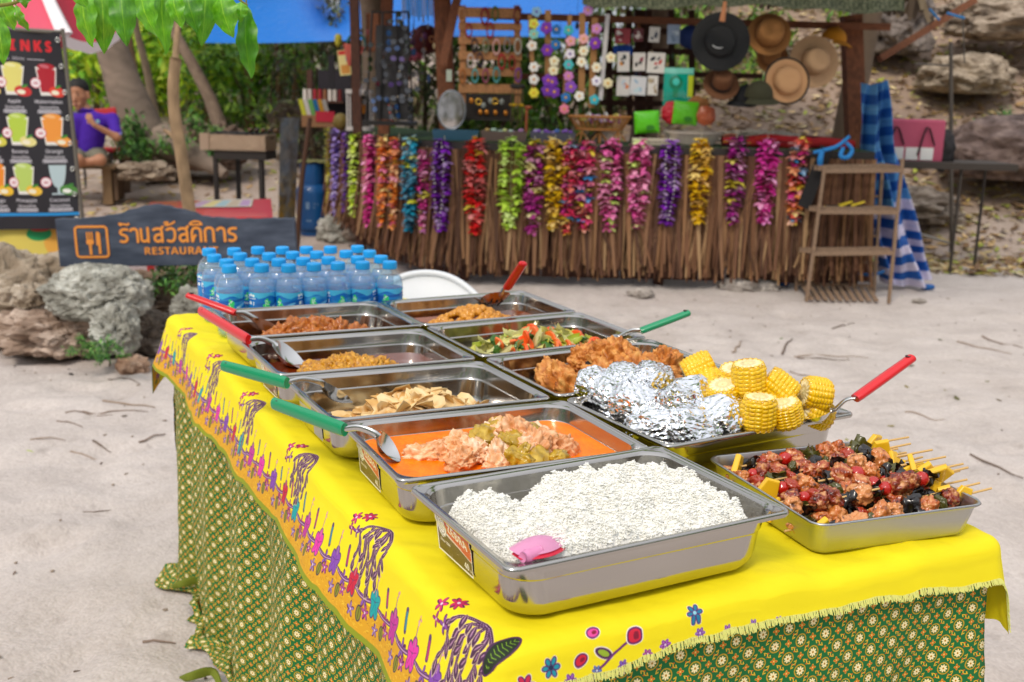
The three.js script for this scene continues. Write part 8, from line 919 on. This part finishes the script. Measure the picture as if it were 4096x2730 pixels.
// ---------- serving spoons ----------
function spoon(label, cfg) {
  const { H1, H0, N, Tp, y, col, w = 0.034, deep = 0.016, hr = 0.0115, slots } = cfg, P = (a, k) => onY(a[0], a[1], RIM + y[k]), h1 = P(H1, 0), h0 = P(H0, 1), n = P(N, 2), tp = P(Tp, 3);
  const t = thing('serving_spoon', label, 'serving spoon', undefined, h0), L = (p) => p.clone().sub(h0), m = mat(col, 0.28, { clearcoat: 0.4 }), st = mat('#ffffff', 0.16, { metalness: 1, color: new THREE.Color().setRGB(0.6, 0.59, 0.57) });
  const d = L(h1).normalize(), e = L(h1);
  const hd = part('handle', taper([d.clone().multiplyScalar(-0.004), d.clone().multiplyScalar(0.004), e.clone().multiplyScalar(0.5), e.clone().multiplyScalar(0.97), e.clone().addScaledVector(d, 0.0)], [hr * 0.92, hr, hr * 1.0, hr * 0.92, hr * 0.45], 14, 0.68, 36), m, t);
  part('hanging_hole', tf(new THREE.TorusGeometry(0.0042, 0.0013, 6, 14), e.clone().multiplyScalar(0.9).add(V(0, hr * 0.66, 0)).toArray(), [PI / 2, 0, 0]), mat('#3a2a2a', 0.6), hd);
  const dn = L(tp).sub(L(n)); part('neck', taper([V(0, 0, 0), L(n).multiplyScalar(0.5).add(V(0, 0.006, 0)), L(n), L(n).addScaledVector(dn, 0.12)], [0.0048, 0.0055, 0.0065, 0.007], 10, 0.55, 24), st, t);
  // bowl: an oval dish along n -> tip, opening upwards
  const ax = dn.clone().normalize(), side = ax.clone().cross(V(0, 1, 0)).normalize(), up = side.clone().cross(ax), len = dn.length();
  const g = sheet((u, v) => { const s = v, wd = w * Math.pow(Math.sin(PI * Math.pow(clamp(s * 0.97 + 0.02, 0, 1), 0.75)), 0.55), x = (u - 0.5) * 2; return L(n).addScaledVector(ax, s * len).addScaledVector(side, x * wd).addScaledVector(up, -deep * Math.sin(PI * s) * (1 - x * x) + 0.004 * (1 - s)); }, 18, 22);
  part('bowl', g, st, t);
  if (slots) for (const k of [-1, 0, 1]) part('slot', tf(new THREE.CapsuleGeometry(0.0022, len * 0.4, 3, 6), L(n).addScaledVector(ax, len * 0.5).addScaledVector(side, k * w * 0.4).addScaledVector(up, -deep * 0.75).toArray(), new THREE.Euler().setFromQuaternion(new THREE.Quaternion().setFromUnitVectors(V(0, 1, 0), ax)).toArray().slice(0, 3)), mat('#1c1a18', 0.6), t);
}
const RED = '#d8121c', GRN = '#06915f';
spoon('red handled serving spoon resting in the curried meat pan', { H1: [745, 1180], H0: [936, 1250], N: [1020, 1278], Tp: [1115, 1335], y: [0.05, 0.018, 0.0, -0.05], col: RED, w: 0.03 });
spoon('red handled serving spoon with broad bowl in the yellow brown stew pan', { H1: [796, 1242], H0: [990, 1358], N: [1090, 1375], Tp: [1225, 1478], y: [0.03, 0.013, 0.002, -0.05], col: RED, w: 0.042, deep: 0.02 });
spoon('green handled serving spoon resting in the cracker pan', { H1: [886, 1462], H0: [1142, 1532], N: [1280, 1532], Tp: [1400, 1612], y: [0.012, 0.012, 0.005, -0.045], col: GRN, w: 0.032 });
spoon('green handled serving spoon dipping into the orange curry', { H1: [1088, 1612], H0: [1372, 1718], N: [1500, 1738], Tp: [1600, 1845], y: [0.012, 0.012, 0.01, -0.03], col: GRN, w: 0.03 });
spoon('red handled slotted spoon standing in the chickpea pan', { H1: [2094, 1052], H0: [2030, 1150], N: [2005, 1175], Tp: [1950, 1215], y: [0.12, 0.04, 0.02, -0.03], col: RED, w: 0.036, slots: true });
spoon('green handled spoon resting on the stir fry pan', { H1: [2762, 1250], H0: [2570, 1322], N: [2480, 1350], Tp: [2425, 1368], y: [0.06, 0.02, 0.0, -0.01], col: GRN, w: 0.026 });
spoon('red handled spoon stuck into the corn cob pieces', { H1: [3656, 1428], H0: [3430, 1590], N: [3340, 1640], Tp: [3215, 1672], y: [0.1, 0.04, 0.015, -0.005], col: RED, w: 0.034 });
{ // pink rice scoop lying on the rice at the pan's front
  const a = onY(2075, 2245, RIM + 0.004), b = onY(2275, 2195, RIM + 0.004), t = thing('rice_scoop', 'pink plastic rice scoop lying on the rice by the pan rim', 'rice scoop', undefined, a), ax = b.clone().sub(a), L = ax.length(), x = ax.clone().normalize(), z = V(0, 1, 0).cross(x).normalize().negate(), m = mat('#e89ac4', 0.3, { clearcoat: 0.4, transmission: 0.15, thickness: 0 });
  part('blade', sheet((u, v) => { const s = u, w = 0.021 * Math.pow(Math.sin(PI * clamp(s * 0.9 + 0.08, 0, 1)), 0.6), k = (v - 0.5) * 2; return V(0, 0.002, 0).addScaledVector(x, s * L).addScaledVector(z, k * w - 0.012).add(V(0, 0.011 * Math.sin(PI * clamp(s, 0, 1)) * (1 - k * k) + 0.004, 0)); }, 24, 14), m, t);
  part('blade_underside', sheet((u, v) => { const s = u, w = 0.019 * Math.pow(Math.sin(PI * clamp(s * 0.9 + 0.08, 0, 1)), 0.6), k = (v - 0.5) * 2; return V(0, 0.002, 0).addScaledVector(x, s * L).addScaledVector(z, k * w - 0.007).add(V(0, 0.007 * Math.sin(PI * s) * (1 - k * k), 0)); }, 16, 8), mat('#d01c3c', 0.4), t);
  part('handle_stub', taper([V(0.004, 0.004, 0), V(0, 0, 0).addScaledVector(x, 0.012).add(V(0, 0.003, 0)), V(0, 0.006, 0).addScaledVector(x, 0.03)], [0.006, 0.0085, 0.007], 10), mat('#e08ab8', 0.3, { clearcoat: 0.4 }), t);
}
// ---------- leaves of the branch hanging into the view ----------
{
  const D = 2.1, t = thing('leafy_branch', 'leafy branch with long drooping green leaves hanging into view', 'branch', undefined, onZ(500, -160, D)), o = t.position.clone(), r = rng(31);
  const tex = noiseTex(256, ((a) => (u, v) => { const rib = Math.exp(-(((u - 0.5) / 0.02) ** 2)), side = Math.exp(-(((((v * 11 - Math.abs(u - 0.5) * 7) % 1 + 1) % 1 - 0.5) / 0.07) ** 2)) * 0.35, n = 0.12 * a(u, v); return [0.42 + n + 0.2 * rib + 0.06 * side, 0.70 + n + 0.14 * rib + 0.08 * side, 0.08 + n * 0.5 + 0.12 * rib]; })(tile(5, 5, 171, 4)), true);
  const lm = mat('#ffffff', 0.42, { map: tex, transmission: 0.25, thickness: 0 }), lm2 = mat('#c4d890', 0.42, { map: tex, transmission: 0.25, thickness: 0 }), tw = mat('#7a7a30', 0.8);
  const leaves = [[330, -60, 370, 190, 75], [400, -70, 415, 215, 75], [480, -80, 505, 185, 75], [560, -60, 630, 150, 72], [650, -110, 665, 220, 62], [690, -60, 730, 115, 55], [735, -70, 790, 130, 68], [820, -90, 805, 185, 72], [880, -40, 930, 150, 80], [965, 5, 960, 90, 40], [985, 25, 1005, 315, 70], [5, -20, 60, 120, 65], [60, 20, 120, 125, 30], [-15, 60, 12, 260, 55], [90, -60, 100, 30, 50], [600, -120, 560, 60, 60], [300, -90, 345, 30, 60]];
  leaves.forEach(([x0, y0, x1, y1, w], i) => { const d = D + rr(-0.12, 0.14, r), a = onZ(x0, y0, d).sub(o), b = onZ(x1, y1, d - 0.02).sub(o), L = a.distanceTo(b), ax = b.clone().sub(a).normalize(), W = w * d / FPX, sd = V(0, 0, 1).cross(ax).normalize().applyAxisAngle(ax, rr(-0.5, 0.5, r)), nn = ax.clone().cross(sd);
    part('leaf', sheet((u, v) => { const k = (u - 0.5) * 2, wd = W * Math.pow(Math.sin(PI * Math.pow(v * 0.985 + 0.012, 0.9)), 0.9) * 0.7; return a.clone().addScaledVector(ax, v * L).addScaledVector(sd, k * wd).addScaledVector(nn, -Math.abs(k) * wd * 0.22 + 0.012 * Math.sin(PI * v) + 0.003 * Math.sin(v * 22 + i) * Math.abs(k)); }, 8, 18), i % 4 === 2 ? lm2 : lm, t); part('leaf_stalk', rod(a, a.clone().addScaledVector(ax, -0.03).add(V(0, 0.02, 0)), 0.0016, 5), tw, t); });
  part('twig', taper([onZ(180, -190, D), onZ(500, -110, D), onZ(800, -90, D), onZ(990, 20, D)].map((p) => p.sub(o)), [0.006, 0.005, 0.004, 0.0015], 7), tw, t); part('twig', taper([onZ(-120, 10, D), onZ(-20, 22, D), onZ(80, 0, D), onZ(200, -120, D)].map((p) => p.sub(o)), [0.004, 0.0035, 0.003], 7), tw, t);
}
renderer.render(scene, camera);
